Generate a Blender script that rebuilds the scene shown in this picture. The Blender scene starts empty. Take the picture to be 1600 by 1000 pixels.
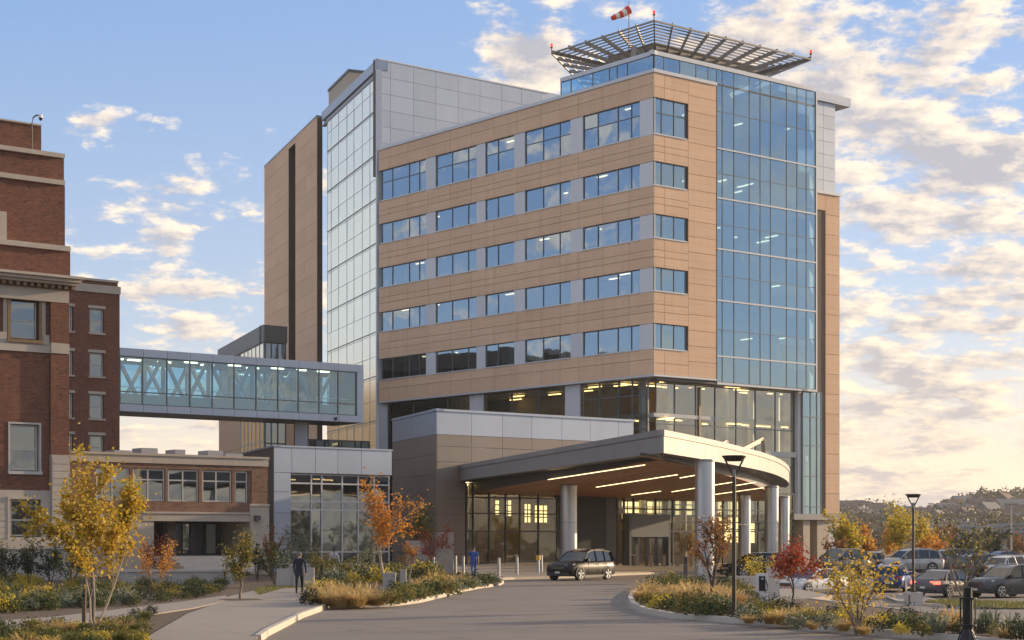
import bpy, bmesh, math, random
from mathutils import Vector, Matrix
R = math.radians
sc = bpy.context.scene
COL = sc.collection
# ------------------------------------------------------------------ camera, sky, sun, exposure
F, HZ, HC = 2600.0, 842.0, 2.45          # focal length and horizon in photo pixels (1600 wide), eye height
cam_d = bpy.data.cameras.new('camera'); cam = bpy.data.objects.new('camera', cam_d); COL.objects.link(cam)
cam.location = (0, 0, HC); cam.rotation_euler = (R(90), 0, 0)
cam_d.sensor_width = 36; cam_d.lens = 36 * F / 1600; cam_d.shift_y = (HZ - 500) / 1600
cam_d.clip_start = .5; cam_d.clip_end = 9000
sc.camera = cam
sc.view_settings.view_transform = 'Standard'; sc.view_settings.look = 'None'
sc.view_settings.exposure = 1.78; sc.view_settings.gamma = 1
sc.render.engine = 'CYCLES'
cy = sc.cycles
cy.use_denoising = True
cy.max_bounces = 7; cy.diffuse_bounces = 3; cy.glossy_bounces = 4; cy.transmission_bounces = 4; cy.transparent_max_bounces = 20
cy.sample_clamp_indirect = 4.0; cy.caustics_reflective = False; cy.caustics_refractive = False

SUN_AZ, SUN_EL = R(60), R(11.0)          # azimuth clockwise from +Y (the view axis)
sun_vec = Vector((math.sin(SUN_AZ) * math.cos(SUN_EL), math.cos(SUN_AZ) * math.cos(SUN_EL), math.sin(SUN_EL)))
sl = bpy.data.lights.new('sun', 'SUN'); sl.energy = 2.2; sl.angle = R(0.8); sl.color = (1.0, .74, .46)
so = bpy.data.objects.new('sun', sl); COL.objects.link(so); so.location = (60, 0, 60)
so.rotation_euler = sun_vec.to_track_quat('Z', 'Y').to_euler()

class NT:
    "terse node helper"
    def __init__(s, tree): s.t = tree; s.n = tree.nodes; s.l = tree.links
    def new(s, typ, **kw):
        nd = s.n.new(typ)
        for k, v in kw.items(): setattr(nd, k, v)
        return nd
    def put(s, sock, v):
        if hasattr(v, 'is_output'): s.l.new(v, sock)
        else:
            if isinstance(v, (tuple, list)) and sock.type == 'RGBA' and len(v) == 3: v = (*v, 1)
            sock.default_value = v
    def m(s, op, a, b=0.0, c=None, clamp=False):
        nd = s.new('ShaderNodeMath', operation=op, use_clamp=clamp)
        s.put(nd.inputs[0], a); s.put(nd.inputs[1], b)
        if c is not None: s.put(nd.inputs[2], c)
        return nd.outputs[0]
    def v(s, op, a, b=(0, 0, 0), scale=None):
        nd = s.new('ShaderNodeVectorMath', operation=op)
        s.put(nd.inputs[0], a); s.put(nd.inputs[1], b)
        if scale is not None: s.put(nd.inputs['Scale'], scale)
        return nd.outputs['Value'] if op in ('DOT_PRODUCT', 'LENGTH', 'DISTANCE') else nd.outputs[0]
    def mix(s, f, a, b, blend='MIX'):
        nd = s.new('ShaderNodeMix', data_type='RGBA', blend_type=blend)
        s.put(nd.inputs[0], f); s.put(nd.inputs[6], a); s.put(nd.inputs[7], b)
        return nd.outputs[2]
    def ss(s, x, a, b, lo=0., hi=1.):
        nd = s.new('ShaderNodeMapRange', interpolation_type='SMOOTHSTEP')
        s.put(nd.inputs[0], x); s.put(nd.inputs[1], a); s.put(nd.inputs[2], b); s.put(nd.inputs[3], lo); s.put(nd.inputs[4], hi)
        return nd.outputs[0]
    def noise(s, vec, scale, detail=4, rough=.55, dim='3D', dist=0.0):
        nd = s.new('ShaderNodeTexNoise', noise_dimensions=dim)
        if vec is not None: s.put(nd.inputs['Vector'], vec)
        nd.inputs['Scale'].default_value = scale; nd.inputs['Detail'].default_value = detail
        nd.inputs['Roughness'].default_value = rough; nd.inputs['Distortion'].default_value = dist
        return nd.outputs[0]
    def comb(s, x, y, z):
        nd = s.new('ShaderNodeCombineXYZ'); s.put(nd.inputs[0], x); s.put(nd.inputs[1], y); s.put(nd.inputs[2], z); return nd.outputs[0]
    def ramp(s, f, stops):
        nd = s.new('ShaderNodeValToRGB'); s.put(nd.inputs[0], f); e = nd.color_ramp.elements
        while len(e) < len(stops): e.new(.5)
        for k, (p, c) in zip(e, stops): k.position = p; k.color = (*c, 1)
        return nd.outputs[0]

world = bpy.data.worlds.new('World'); sc.world = world; world.use_nodes = True
w = NT(world.node_tree); w.n.clear()
gen = w.new('ShaderNodeTexCoord').outputs['Generated']
sep = w.new('ShaderNodeSeparateXYZ'); w.put(sep.inputs[0], gen)
dx, dy, dz = sep.outputs
sky = w.new('ShaderNodeTexSky', sky_type='NISHITA', sun_disc=False)
sky.sun_elevation = SUN_EL; sky.sun_rotation = SUN_AZ; sky.altitude = 150; sky.air_density = 1.0; sky.dust_density = 1.2; sky.ozone_density = 2.0
zc = w.m('MAXIMUM', dz, 0.0)
hh = w.m('ADD', zc, .24)
P2 = w.comb(w.m('DIVIDE', dx, hh), w.m('DIVIDE', dy, hh), 0.0)
toward = w.v('DOT_PRODUCT', gen, tuple(Vector((sun_vec.x, sun_vec.y, 0)).normalized()))   # -1 .. 1 towards the sun side
# puffy cloud field
nA = w.noise(P2, 9.0, 9, .64)
nB = w.noise(w.v('ADD', P2, (sun_vec.x * .03, sun_vec.y * .03 - .035, 0)), 9.0, 7, .64)
nBig = w.noise(w.v('ADD', P2, (3.1, 7.7, 0)), 2.2, 3, .5)
def pxdir(px, py): return Vector(((px - 800) / F, 1, (HZ - py) / F)).normalized()
bump = None
for px, py, rx, amp in ((765, 75, .026, .24), (835, 85, .026, .22), (180, 195, .030, .19), (235, 320, .030, .15), (262, 390, .020, .16), (390, 220, .020, .16), (275, 190, .012, .12),
                        (260, 480, .030, .12), (1210, 70, .040, .08), (1330, 110, .035, .03), (1440, 160, .045, .04), (1500, 260, .06, .05), (1560, 60, .05, .03), (1450, 480, .08, .07), (1500, 330, .10, .06), (1450, 620, .07, .07),
                        (60, 60, .09, -.20), (450, 60, .10, -.24), (330, 130, .06, -.14), (620, 60, .045, -.20), (1040, 10, .02, .06), (120, 420, .04, .05), (330, 300, .05, -.08), (130, 300, .05, -.08), (300, 600, .05, .02), (960, 90, .03, -.10)):
    d0 = pxdir(px, py)
    dv = w.v('SUBTRACT', gen, tuple(d0))
    dist = w.v('LENGTH', w.v('MULTIPLY', dv, (1 / rx, 1 / rx, 1.7 / rx)))
    g = w.m('MULTIPLY', w.m('EXPONENT', w.m('MULTIPLY', w.m('MULTIPLY', dist, dist), -1.0)), amp)
    bump = g if bump is None else w.m('ADD', bump, g)
cov = w.m('ADD', w.ss(zc, .01, .13, .10, .055), w.ss(zc, .25, .45, 0.0, .05))
dens = w.m('ADD', w.m('ADD', nA, w.m('MULTIPLY', w.m('SUBTRACT', nBig, .5), .42)), w.m('ADD', bump, cov))
mask = w.ss(dens, .535, .68)
thick = w.ss(dens, .60, .84)
sunny = w.ss(toward, -.4, .55)
lit = w.m('ADD', .62, w.m('MULTIPLY', w.m('SUBTRACT', nA, nB), 5.4))
lit = w.m('SUBTRACT', lit, w.m('ADD', w.m('MULTIPLY', thick, w.m('ADD', .46, w.m('MULTIPLY', sunny, .22))), w.m('MULTIPLY', w.m('MULTIPLY', w.ss(zc, .0, .13, 1.0, 0.0), sunny), .26)), clamp=True)
low = w.ss(zc, 0.0, .20, 1.0, 0.0)
litc = w.mix(low, w.mix(sunny, (7.3, 6.3, 5.3), (7.4, 6.2, 4.8)), w.mix(sunny, (7.0, 5.8, 4.6), (7.6, 6.0, 4.2)))
shdc = w.mix(low, w.mix(sunny, (4.2, 4.1, 4.3), (3.3, 3.2, 3.4)), w.mix(sunny, (4.4, 4.1, 4.0), (3.8, 3.4, 3.3)))
cloud = w.mix(lit, shdc, litc)
air = w.mix(1.0, sky.outputs[0], (.80, .90, 1.16), 'MULTIPLY')
blue = w.mix(w.ss(zc, .0, .36), w.mix(sunny, (4.1, 4.9, 5.8), (4.8, 5.0, 5.2)), w.mix(sunny, (1.45, 2.75, 5.0), (1.9, 3.0, 5.0)))
air = w.mix(.72, air, blue)
hor = w.m('MULTIPLY', w.ss(zc, .0, w.m('ADD', .10, w.m('MULTIPLY', sunny, .04)), 1.0, .0), .86)
air = w.mix(hor, air, w.mix(sunny, (6.4, 5.4, 4.4), (7.9, 6.0, 3.9)))
col = w.mix(w.m('MULTIPLY', mask, .93), air, cloud)
col = w.mix(w.ss(dz, -.03, -.002, 1.0, 0.0), col, (1.5, 1.4, 1.25))
bg = w.new('ShaderNodeBackground'); w.put(bg.inputs[0], col); bg.inputs[1].default_value = .050
wo = w.new('ShaderNodeOutputWorld'); w.l.new(bg.outputs[0], wo.inputs[0])

# ------------------------------------------------------------------ materials
MATS = {}
def mat(name):
    m = bpy.data.materials.new(name); m.use_nodes = True; t = NT(m.node_tree); t.n.clear(); MATS[name] = m; return m, t
def finish(t, shader):
    o = t.new('ShaderNodeOutputMaterial'); t.l.new(shader, o.inputs[0])
def principled(t, color, rough=.6, metal=0., spec=.5, bump=None, bstr=.3, bdist=.02, **kw):
    p = t.new('ShaderNodeBsdfPrincipled')
    t.put(p.inputs['Base Color'], color); t.put(p.inputs['Roughness'], rough); t.put(p.inputs['Metallic'], metal)
    p.inputs['Specular IOR Level'].default_value = spec
    for k, v in kw.items(): t.put(p.inputs[k], v)
    if bump is not None:
        b = t.new('ShaderNodeBump'); b.inputs['Strength'].default_value = bstr; b.inputs['Distance'].default_value = bdist
        t.put(b.inputs['Height'], bump); t.l.new(b.outputs[0], p.inputs['Normal'])
    return p.outputs[0]
def wpos(t): return t.new('ShaderNodeNewGeometry').outputs['Position']
def orand(t): return t.new('ShaderNodeObjectInfo').outputs['Random']
def simple(name, c, rough=.6, metal=0., var=.12, nscale=1.5, spec=.5, obj_var=0., bstr=.0, fine=40, **kw):
    m, t = mat(name); pos = wpos(t)
    n = t.noise(pos, nscale, 5, .6)
    k = t.m('ADD', 1 - var, t.m('MULTIPLY', n, 2 * var))
    if obj_var: k = t.m('MULTIPLY', k, t.m('ADD', 1 - obj_var, t.m('MULTIPLY', orand(t), 2 * obj_var)))
    colr = t.mix(1.0, (*c, 1), t.comb(k, k, k), 'MULTIPLY')
    r = t.m('ADD', rough - .06, t.m('MULTIPLY', n, .12))
    finish(t, principled(t, colr, r, metal, spec, bump=t.noise(pos, fine, 3) if bstr else None, bstr=bstr, **kw)); return m

def terracotta():
    m, t = mat('terracotta'); pos = wpos(t)
    s = t.new('ShaderNodeSeparateXYZ'); t.put(s.inputs[0], pos)
    grain = t.noise(t.v('MULTIPLY', pos, (.25, .25, 9.0)), 1.0, 4, .6)
    blot = t.noise(pos, .22, 4, .6)
    c = t.ramp(t.m('ADD', t.m('MULTIPLY', grain, .6), t.m('MULTIPLY', blot, .4)), ((.3, (.71, .455, .285)), (.5, (.76, .50, .32)), (.7, (.79, .54, .36))))
    k = t.m('ADD', .94, t.m('MULTIPLY', orand(t), .09))
    c = t.mix(1.0, c, t.comb(k, k, k), 'MULTIPLY')
    sk_ = t.m('ADD', .90, t.m('MULTIPLY', t.noise(t.v('MULTIPLY', pos, (1.6, 1.6, .07)), 1.0, 4, .6), .20)); c = t.mix(1.0, c, t.comb(sk_, sk_, sk_), 'MULTIPLY')
    line = t.m('PINGPONG', t.m('MULTIPLY', s.outputs[2], 2.5), 1.0)
    c = t.mix(t.m('MULTIPLY', t.ss(line, .0, .10, 1., 0.), .30), c, (.42, .26, .17))
    finish(t, principled(t, c, .72, bump=grain, bstr=.2, spec=.3)); return m
terracotta()
def panelmat(name, c, rough, metal, v=.05):
    m, t = mat(name); pos = wpos(t)
    k = t.m('ADD', 1 - v, t.m('MULTIPLY', orand(t), 2 * v))
    k = t.m('MULTIPLY', k, t.m('ADD', .92, t.m('MULTIPLY', t.noise(t.v('MULTIPLY', pos, (1, 1, .25)), .8, 4), .16)))
    n = t.noise(pos, .55, 2, .4)
    finish(t, principled(t, t.mix(1.0, (*c, 1), t.comb(k, k, k), 'MULTIPLY'), rough, metal, bump=n, bstr=.18, bdist=.05)); return m
panelmat('grey_panel', (.40, .45, .53), .42, .4)
panelmat('silver_panel', (.27, .262, .255), .55, .15)
panelmat('white_panel', (.66, .66, .67), .5, .1)
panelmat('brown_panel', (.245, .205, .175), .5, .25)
panelmat('tan_panel', (.46, .38, .29), .6, .05)
panelmat('dark_panel', (.035, .034, .034), .45, .3)
panelmat('charcoal_panel', (.10, .10, .10), .4, .4)
simple('frame', (.13, .15, .17), .4, .6, .05)
simple('pale_frame', (.60, .61, .62), .4, .15, .05)
simple('white_frame', (.46, .445, .41), .5, 0, .06)
simple('steel', (.30, .27, .235), .55, .25, .15, 1.2)
simple('dark_steel', (.10, .10, .105), .5, .4, .12)
simple('deck', (.07, .07, .072), .8)
simple('joint', (.16, .12, .09), .9)
simple('interior_wall', (.42, .38, .31), .8, 0, .25, .3)
simple('interior_wood', (.30, .17, .07), .6, 0, .3, .6)
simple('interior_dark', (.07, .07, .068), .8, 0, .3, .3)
simple('slab', (.50, .50, .48), .8, 0, .1)
simple('curtain', (.40, .38, .32), .9, 0, .2, 1.0, obj_var=.3)
simple('limestone', (.44, .385, .32), .8, 0, .22, 1.3, obj_var=.06, bstr=.15)
simple('plinth_stone', (.40, .37, .33), .85, 0, .2, 1.5, bstr=.2)
simple('brushed', (.50, .52, .55), .30, .85, .06, 2.0)
simple('black_metal', (.022, .022, .024), .42, .5, .2)
simple('red_plastic', (.55, .03, .02), .35)
simple('yellow_paint', (.68, .42, .03), .45)
simple('black_rubber', (.018, .018, .019), .8)
simple('alloy', (.42, .43, .45), .3, .9)
simple('white_plastic', (.72, .71, .68), .5)
simple('roof_membrane', (.30, .31, .33), .85)
def soffit_mat():
    m, t = mat('wood_soffit'); pos = wpos(t)
    n = t.noise(t.v('MULTIPLY', pos, (3.0, .35, 1)), 1.6, 5, .6)
    k = t.m('ADD', .86, t.m('MULTIPLY', orand(t), .28))
    c = t.ramp(n, ((.3, (.34, .15, .055)), (.55, (.46, .215, .085)), (.75, (.54, .27, .115))))
    finish(t, principled(t, t.mix(1., c, t.comb(k, k, k), 'MULTIPLY'), .5)); return m
soffit_mat()
def brick_mat(name, c1, c2, mortar):
    m, t = mat(name)
    uv = t.new('ShaderNodeTexCoord').outputs['UV']; pos = wpos(t)
    b = t.new('ShaderNodeTexBrick'); t.put(b.inputs['Vector'], uv)
    b.inputs['Scale'].default_value = 1.0; b.inputs['Mortar Size'].default_value = .010; b.inputs['Brick Width'].default_value = .235; b.inputs['Row Height'].default_value = .085
    b.inputs['Bias'].default_value = -.1
    t.put(b.inputs['Color1'], c1); t.put(b.inputs['Color2'], c2); t.put(b.inputs['Mortar'], mortar)
    vv = t.new('ShaderNodeTexVoronoi'); t.put(vv.inputs['Vector'], t.v('MULTIPLY', uv, (4.2, 11.5, 1))); vv.inputs['Scale'].default_value = 1.0
    sp = t.new('ShaderNodeSeparateColor'); t.put(sp.inputs[0], vv.outputs['Color'])
    c = t.mix(t.m('MULTIPLY', t.ss(sp.outputs[0], .45, 1.0), .55), b.outputs[0], t.mix(sp.outputs[1], (.035, .018, .014), (.30, .12, .065)))
    n = t.noise(pos, .55, 5, .65); st = t.noise(t.v('MULTIPLY', pos, (1.2, 1.2, .15)), 1.0, 4, .6)
    k = t.m('ADD', .62, t.m('ADD', t.m('MULTIPLY', n, .45), t.m('MULTIPLY', st, .32)))
    c = t.mix(1., c, t.comb(k, k, k), 'MULTIPLY')
    finish(t, principled(t, c, .85, bump=b.outputs['Fac'], bstr=-.5, bdist=.01, spec=.25)); return m
brick_mat('brick', (.195, .070, .042), (.125, .044, .028), (.17, .12, .09))
brick_mat('brick_light', (.225, .125, .080), (.165, .09, .058), (.23, .18, .14))
def glass(name, tint, refl, base, edge, rough=.025, wav=.06):
    m, t = mat(name)
    lw = t.new('ShaderNodeFresnel'); lw.inputs[0].default_value = 1.5
    pos = wpos(t)
    n = t.noise(t.v('ADD', pos, t.v('MULTIPLY', t.comb(orand(t), orand(t), orand(t)), (50, 50, 50))), .35, 2, .4)
    b = t.new('ShaderNodeBump'); b.inputs['Strength'].default_value = wav; b.inputs['Distance'].default_value = .25; t.put(b.inputs['Height'], n)
    g = t.new('ShaderNodeBsdfGlossy'); t.put(g.inputs['Color'], refl); g.inputs['Roughness'].default_value = rough; t.l.new(b.outputs[0], g.inputs['Normal'])
    tr = t.new('ShaderNodeBsdfTransparent'); t.put(tr.inputs[0], tint)
    fac = t.m('ADD', base, t.m('MULTIPLY', lw.outputs[0], edge), clamp=True)
    mx = t.new('ShaderNodeMixShader'); t.put(mx.inputs[0], fac); t.l.new(tr.outputs[0], mx.inputs[1]); t.l.new(g.outputs[0], mx.inputs[2])
    finish(t, mx.outputs[0]); return m
glass('window_glass', (.42, .52, .55), (.70, .83, .95), .40, .9)
glass('blue_glass', (.28, .45, .54), (.50, .71, .86), .46, .9, .07)
glass('mirror_glass', (.25, .28, .26), (1.0, .95, .80), .90, .4, .22)
glass('lobby_glass', (.66, .74, .72), (.85, .92, .92), .22, .9)
glass('entry_glass', (.66, .70, .64), (.85, .92, .92), .06, .8)
glass('bridge_glass', (.46, .73, .88), (.62, .84, 1.0), .20, .8)
glass('old_window_glass', (.16, .18, .19), (.72, .84, .95), .20, .9)
glass('car_glass', (.10, .11, .12), (.85, .9, .95), .12, 1.0, .02, 0.0)
def emit(name, c, s):
    m, t = mat(name); e = t.new('ShaderNodeEmission'); t.put(e.inputs[0], c); e.inputs[1].default_value = s; finish(t, e.outputs[0]); return m
emit('lamp_warm', (1.0, .78, .46), 1.8)
emit('lamp_amber', (1.0, .60, .22), 1.7)
emit('lamp_strip', (1.0, .78, .48), 1.3)
emit('lamp_red', (1.0, .05, .03), .7)
emit('tail_lit', (1.0, .08, .05), 1.5)

# ------------------------------------------------------------------ mesh building
class MB:
    def __init__(s): s.v = []; s.f = []; s.uv = []; s.mi = []
    def face(s, pts, uvs=None, mi=0):
        i = len(s.v); s.v += [tuple(p) for p in pts]; s.f.append(tuple(range(i, i + len(pts))))
        s.uv += uvs if uvs else [(0, 0)] * len(pts); s.mi.append(mi)
    def hexa(s, p, mi=0, su=(0, 0, 0, 0, 0, 0)):
        "p: 8 corners, bottom ring 0-3 then top ring 4-7 (counter clockwise from above); sides get metre uvs"
        p = [Vector(q) for q in p]
        for a, b in ((0, 1), (1, 2), (2, 3), (3, 0)):
            L = (p[b] - p[a]).length; u0 = p[a].x * .7 + p[a].y * .3
            s.face([p[a], p[b], p[b + 4], p[a + 4]], [(u0, p[a].z), (u0 + L, p[b].z), (u0 + L, p[b + 4].z), (u0, p[a + 4].z)], mi)
        s.face([p[4], p[5], p[6], p[7]], [(q.x, q.y) for q in p[4:]], mi)
        s.face([p[3], p[2], p[1], p[0]], [(q.x, q.y) for q in (p[3], p[2], p[1], p[0])], mi)
    def box(s, x0, x1, y0, y1, z0, z1, mi=0):
        s.hexa([(x0, y0, z0), (x1, y0, z0), (x1, y1, z0), (x0, y1, z0), (x0, y0, z1), (x1, y0, z1), (x1, y1, z1), (x0, y1, z1)], mi)
    def prism(s, poly, z0, z1, mi=0):
        n = len(poly)
        zz0 = [z0(*p) if callable(z0) else z0 for p in poly]; zz1 = [z1(*p) if callable(z1) else z1 for p in poly]
        for i in range(n):
            a, b = poly[i], poly[(i + 1) % n]; j = (i + 1) % n; L = math.dist(a, b); u0 = a[0] * .7 + a[1] * .3
            s.face([(*a, zz0[i]), (*b, zz0[j]), (*b, zz1[j]), (*a, zz1[i])], [(u0, zz0[i]), (u0 + L, zz0[j]), (u0 + L, zz1[j]), (u0, zz1[i])], mi)
        s.face([(*p, z) for p, z in zip(poly, zz1)], [tuple(p) for p in poly], mi)
        s.face([(*p, z) for p, z in reversed(list(zip(poly, zz0)))], [tuple(p) for p in reversed(poly)], mi)
    def cyl(s, c, r0, z0, z1, r1=None, n=16, mi=0, cap=True):
        r1 = r0 if r1 is None else r1
        a = [(c[0] + r0 * math.cos(2 * math.pi * k / n), c[1] + r0 * math.sin(2 * math.pi * k / n), z0) for k in range(n)]
        b = [(c[0] + r1 * math.cos(2 * math.pi * k / n), c[1] + r1 * math.sin(2 * math.pi * k / n), z1) for k in range(n)]
        for k in range(n):
            j = (k + 1) % n; s.face([a[k], a[j], b[j], b[k]], None, mi)
        if cap: s.face(b, None, mi); s.face(a[::-1], None, mi)
    def tube(s, pts, rads, n=6, mi=0, cap=True):
        pts = [Vector(p) for p in pts]
        if not isinstance(rads, (list, tuple)): rads = [rads] * len(pts)
        rings = []
        for i, p in enumerate(pts):
            d = (pts[min(i + 1, len(pts) - 1)] - pts[max(i - 1, 0)]).normalized()
            a = d.cross(Vector((0, 0, 1)) if abs(d.z) < .9 else Vector((1, 0, 0))).normalized(); b = d.cross(a)
            rings.append([p + (a * math.cos(2 * math.pi * k / n) + b * math.sin(2 * math.pi * k / n)) * rads[i] for k in range(n)])
        for i in range(len(pts) - 1):
            for k in range(n):
                j = (k + 1) % n; s.face([rings[i][k], rings[i + 1][k], rings[i + 1][j], rings[i][j]], None, mi)
        if cap: s.face(rings[0], None, mi); s.face(rings[-1][::-1], None, mi)
    def bar(s, a, b, w, h=None, mi=0):
        "rectangular beam from a to b, w across (horizontal), h in the other direction"
        a = Vector(a); b = Vector(b); h = w if h is None else h
        d = (b - a).normalized(); x = d.cross(Vector((0, 0, 1)))
        x = Vector((1, 0, 0)) if x.length < 1e-4 else x.normalized(); y = x.cross(d)
        q = lambda o, i, j: o + x * i * w / 2 + y * j * h / 2
        A = [q(a, -1, -1), q(a, 1, -1), q(a, 1, 1), q(a, -1, 1)]; B = [q(b, -1, -1), q(b, 1, -1), q(b, 1, 1), q(b, -1, 1)]
        for k in range(4):
            j = (k + 1) % 4; s.face([A[k], A[j], B[j], B[k]], None, mi)
        s.face(A[::-1], None, mi); s.face(B, None, mi)
    def mesh(s, name, mats, smooth=False, weld=False):
        me = bpy.data.meshes.new(name); me.from_pydata(s.v, [], s.f)
        ul = me.uv_layers.new(name='uv'); ul.data.foreach_set('uv', [c for p in s.uv for c in p])
        for m in (mats if isinstance(mats, (list, tuple)) else [mats]): me.materials.append(MATS[m])
        me.polygons.foreach_set('material_index', s.mi)
        if weld:
            bm = bmesh.new(); bm.from_mesh(me); bmesh.ops.remove_doubles(bm, verts=bm.verts, dist=1e-4)
            bmesh.ops.recalc_face_normals(bm, faces=bm.faces); bm.to_mesh(me); bm.free()
        if smooth: me.polygons.foreach_set('use_smooth', [True] * len(me.polygons))
        me.update(); return me
    def build(s, name, mats, parent=None, smooth=False, weld=False, label=None, kind=None):
        return link(name, s.mesh(name, mats, smooth, weld), parent, label, kind)
def link(name, me, parent=None, label=None, kind=None):
    o = bpy.data.objects.new(name, me); COL.objects.link(o)
    if parent is not None: adopt(o, parent)
    if label: o['label'] = label
    if kind: o['kind'] = kind
    return o
def world_loc(o):
    p = o.location.copy()
    while o.parent is not None: o = o.parent; p = p + o.location
    return p
def adopt(o, parent):
    "child keeps world coordinates: thing and part roots are only translated while things are being built"
    o.parent = parent; o.matrix_parent_inverse = Matrix.Translation(-ORG.get(parent.name, Vector((0, 0, 0))))
ORG = {}
def thing(name, label, cat, loc=(0, 0, 0), group=None):
    o = bpy.data.objects.new(name, None); COL.objects.link(o); o.location = loc; ORG[o.name] = Vector(loc)
    o.empty_display_size = .3
    return tag(o, label, cat, group)
def tag(o, label, cat, group=None):
    o['label'] = label; o['category'] = cat
    if group: o['group'] = group
    return o
def struct(o, label=None):
    o['kind'] = 'structure'
    if label: o['label'] = label
    return o
UNIT = {}
def unit(m):
    if m not in UNIT:
        b = MB(); b.box(-.5, .5, -.5, .5, -.5, .5); UNIT[m] = b.mesh('unit_' + m, m)
    return UNIT[m]
UQ = {}
def unitq(m):
    if m not in UQ:
        b = MB(); b.face([(-.5, 0, -.5), (.5, 0, -.5), (.5, 0, .5), (-.5, 0, .5)]); UQ[m] = b.mesh('pane_' + m, m)
    return UQ[m]
def ray(px): return (px - 800) / F
def G(px, py, z=0.0):
    "point on the level z seen at a photo pixel"
    Y = (HC - z) * F / (py - HZ); return (ray(px) * Y, Y)
VPL, VPR, VPT = -1530., 4300., -190.
def vdir(vp):
    v = Vector(((vp - 800) / F, 1)); return v.normalized()
DL, DR, DT = -vdir(VPL), vdir(VPR), -vdir(VPT)       # all run left to right in the picture
PRND = random.Random(31)
class Wall:
    "vertical plane; u runs left to right, n points outwards to the viewer"
    def __init__(s, px, Y, d): s.o = Vector((ray(px) * Y, Y)); s.d = d; s.n = Vector((d.y, -d.x)); s.ang = math.atan2(d.y, d.x)
    def u(s, px):
        k = ray(px); return (k * s.o.y - s.o.x) / (s.d.x - k * s.d.y)
    def Y(s, px): return s.o.y + s.u(px) * s.d.y
    def z(s, px, py): return HC + (HZ - py) * s.Y(px) / F
    def pt(s, u, off=0.0): return s.o + s.d * u + s.n * off
    def P(s, px, off=0.0): return s.pt(s.u(px), off)
    def shift(s, off):
        w = Wall.__new__(Wall); w.o = s.o + s.n * off; w.d = s.d; w.n = s.n; w.ang = s.ang; return w
    def box(s, mb, u0, u1, z0, z1, o0, o1, mi=0):
        a, b = s.pt(u0, o1), s.pt(u1, o1); c, d = s.pt(u1, o0), s.pt(u0, o0)
        q = [a, b, c, d]; n0 = len(mb.uv)
        mb.hexa([(*p, z0) for p in q] + [(*p, z1) for p in q], mi)
        mb.uv[n0:n0 + 4] = [(u0, z0), (u1, z0), (u1, z1), (u0, z1)]
    def piece(s, parent, name, u0, u1, z0, z1, o0, o1, m, label=None):
        o = bpy.data.objects.new(name, unit(m)); COL.objects.link(o); adopt(o, parent)
        c = s.pt((u0 + u1) / 2, (o0 + o1) / 2)
        o.location = (c.x, c.y, (z0 + z1) / 2); o.rotation_euler = (0, 0, s.ang); o.scale = (u1 - u0, abs(o1 - o0), z1 - z0)
        if label: o['label'] = label
        return o
    def pane(s, parent, name, u0, u1, z0, z1, off, m):
        o = bpy.data.objects.new(name, unitq(m)); COL.objects.link(o); adopt(o, parent)
        c = s.pt((u0 + u1) / 2, off)
        o.location = (c.x, c.y, (z0 + z1) / 2); o.rotation_euler = (PRND.gauss(0, .0035), 0, s.ang + PRND.gauss(0, .0035)); o.scale = (u1 - u0, 1, z1 - z0)
        return o
    def glazing(s, parent, name, us, zs, off, m, fm, pane_name, fw=.09, fd=.16, label=None, skip=None, hw=None):
        "a frame of mullions and transoms (one mesh) with its panes as children"
        b = MB(); hw = hw or fw
        for i, u in enumerate(us):
            a0 = u - fw / 2; a1 = u + fw / 2
            if i == 0: a0, a1 = u, u + fw
            if i == len(us) - 1: a0, a1 = u - fw, u
            s.box(b, a0, a1, zs[0], zs[-1], off - fd * .6, off + fd * .4)
        for i, z in enumerate(zs):
            c0, c1 = z - hw / 2, z + hw / 2
            if i == 0: c0, c1 = z, z + hw
            if i == len(zs) - 1: c0, c1 = z - hw, z
            s.box(b, us[0] + fw, us[-1] - fw, c0, c1, off - fd * .6 + .004, off + fd * .4 - .006)
        fr = b.build(name, fm, parent, label=label)
        ORG[fr.name] = Vector((0, 0, 0))
        for i in range(len(us) - 1):
            for j in range(len(zs) - 1):
                if skip and skip(i, j): continue
                s.pane(fr, pane_name, us[i] + .01, us[i + 1] - .01, zs[j] + .01, zs[j + 1] - .01, off, m)
        return fr
def part_empty(name, parent, label=None):
    o = bpy.data.objects.new(name, None); COL.objects.link(o); adopt(o, parent); ORG[o.name] = Vector((0, 0, 0)); o.empty_display_size = .2
    if label: o['label'] = label
    return o
def inset(poly, d):
    n = len(poly); out = []
    for i in range(n):
        p0, p1, p2 = Vector(poly[i - 1]), Vector(poly[i]), Vector(poly[(i + 1) % n])
        a = (p1 - p0).normalized(); b = (p2 - p1).normalized(); na = Vector((-a.y, a.x)); nb = Vector((-b.y, b.x))
        k = (na + nb); k = k / max(.3, (1 + na.dot(nb))); out.append(tuple(p1 + k * d))
    return out
simple('red_cloth', (.80, .06, .02), .8); simple('white_cloth', (.85, .80, .70), .8)
simple('brass', (.21, .135, .07), .6, .15, .3, 4.0)
simple('bronze', (.30, .20, .14), .5, .4)
simple('pale_stone', (.52, .47, .41), .8, 0, .15)
simple('ochre_screen', (.55, .42, .05), .7)
simple('bridge_screen', (.24, .40, .48), .5, 0, .1)
emit('lit_window', (1.0, .68, .30), .75)
simple('blind', (.20, .215, .22), .9, 0, .2, 1.0, obj_var=.4)
emit('lamp_canopy', (1.0, .68, .36), 1.1)
m_, t_ = mat('haze_air'); v_ = t_.new('ShaderNodeVolumePrincipled'); v_.inputs['Density'].default_value = .00016; v_.inputs['Color'].default_value = (.80, .82, .86, 1); v_.inputs['Anisotropy'].default_value = .3
o_ = t_.new('ShaderNodeOutputMaterial'); t_.l.new(v_.outputs[0], o_.inputs[1])
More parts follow.
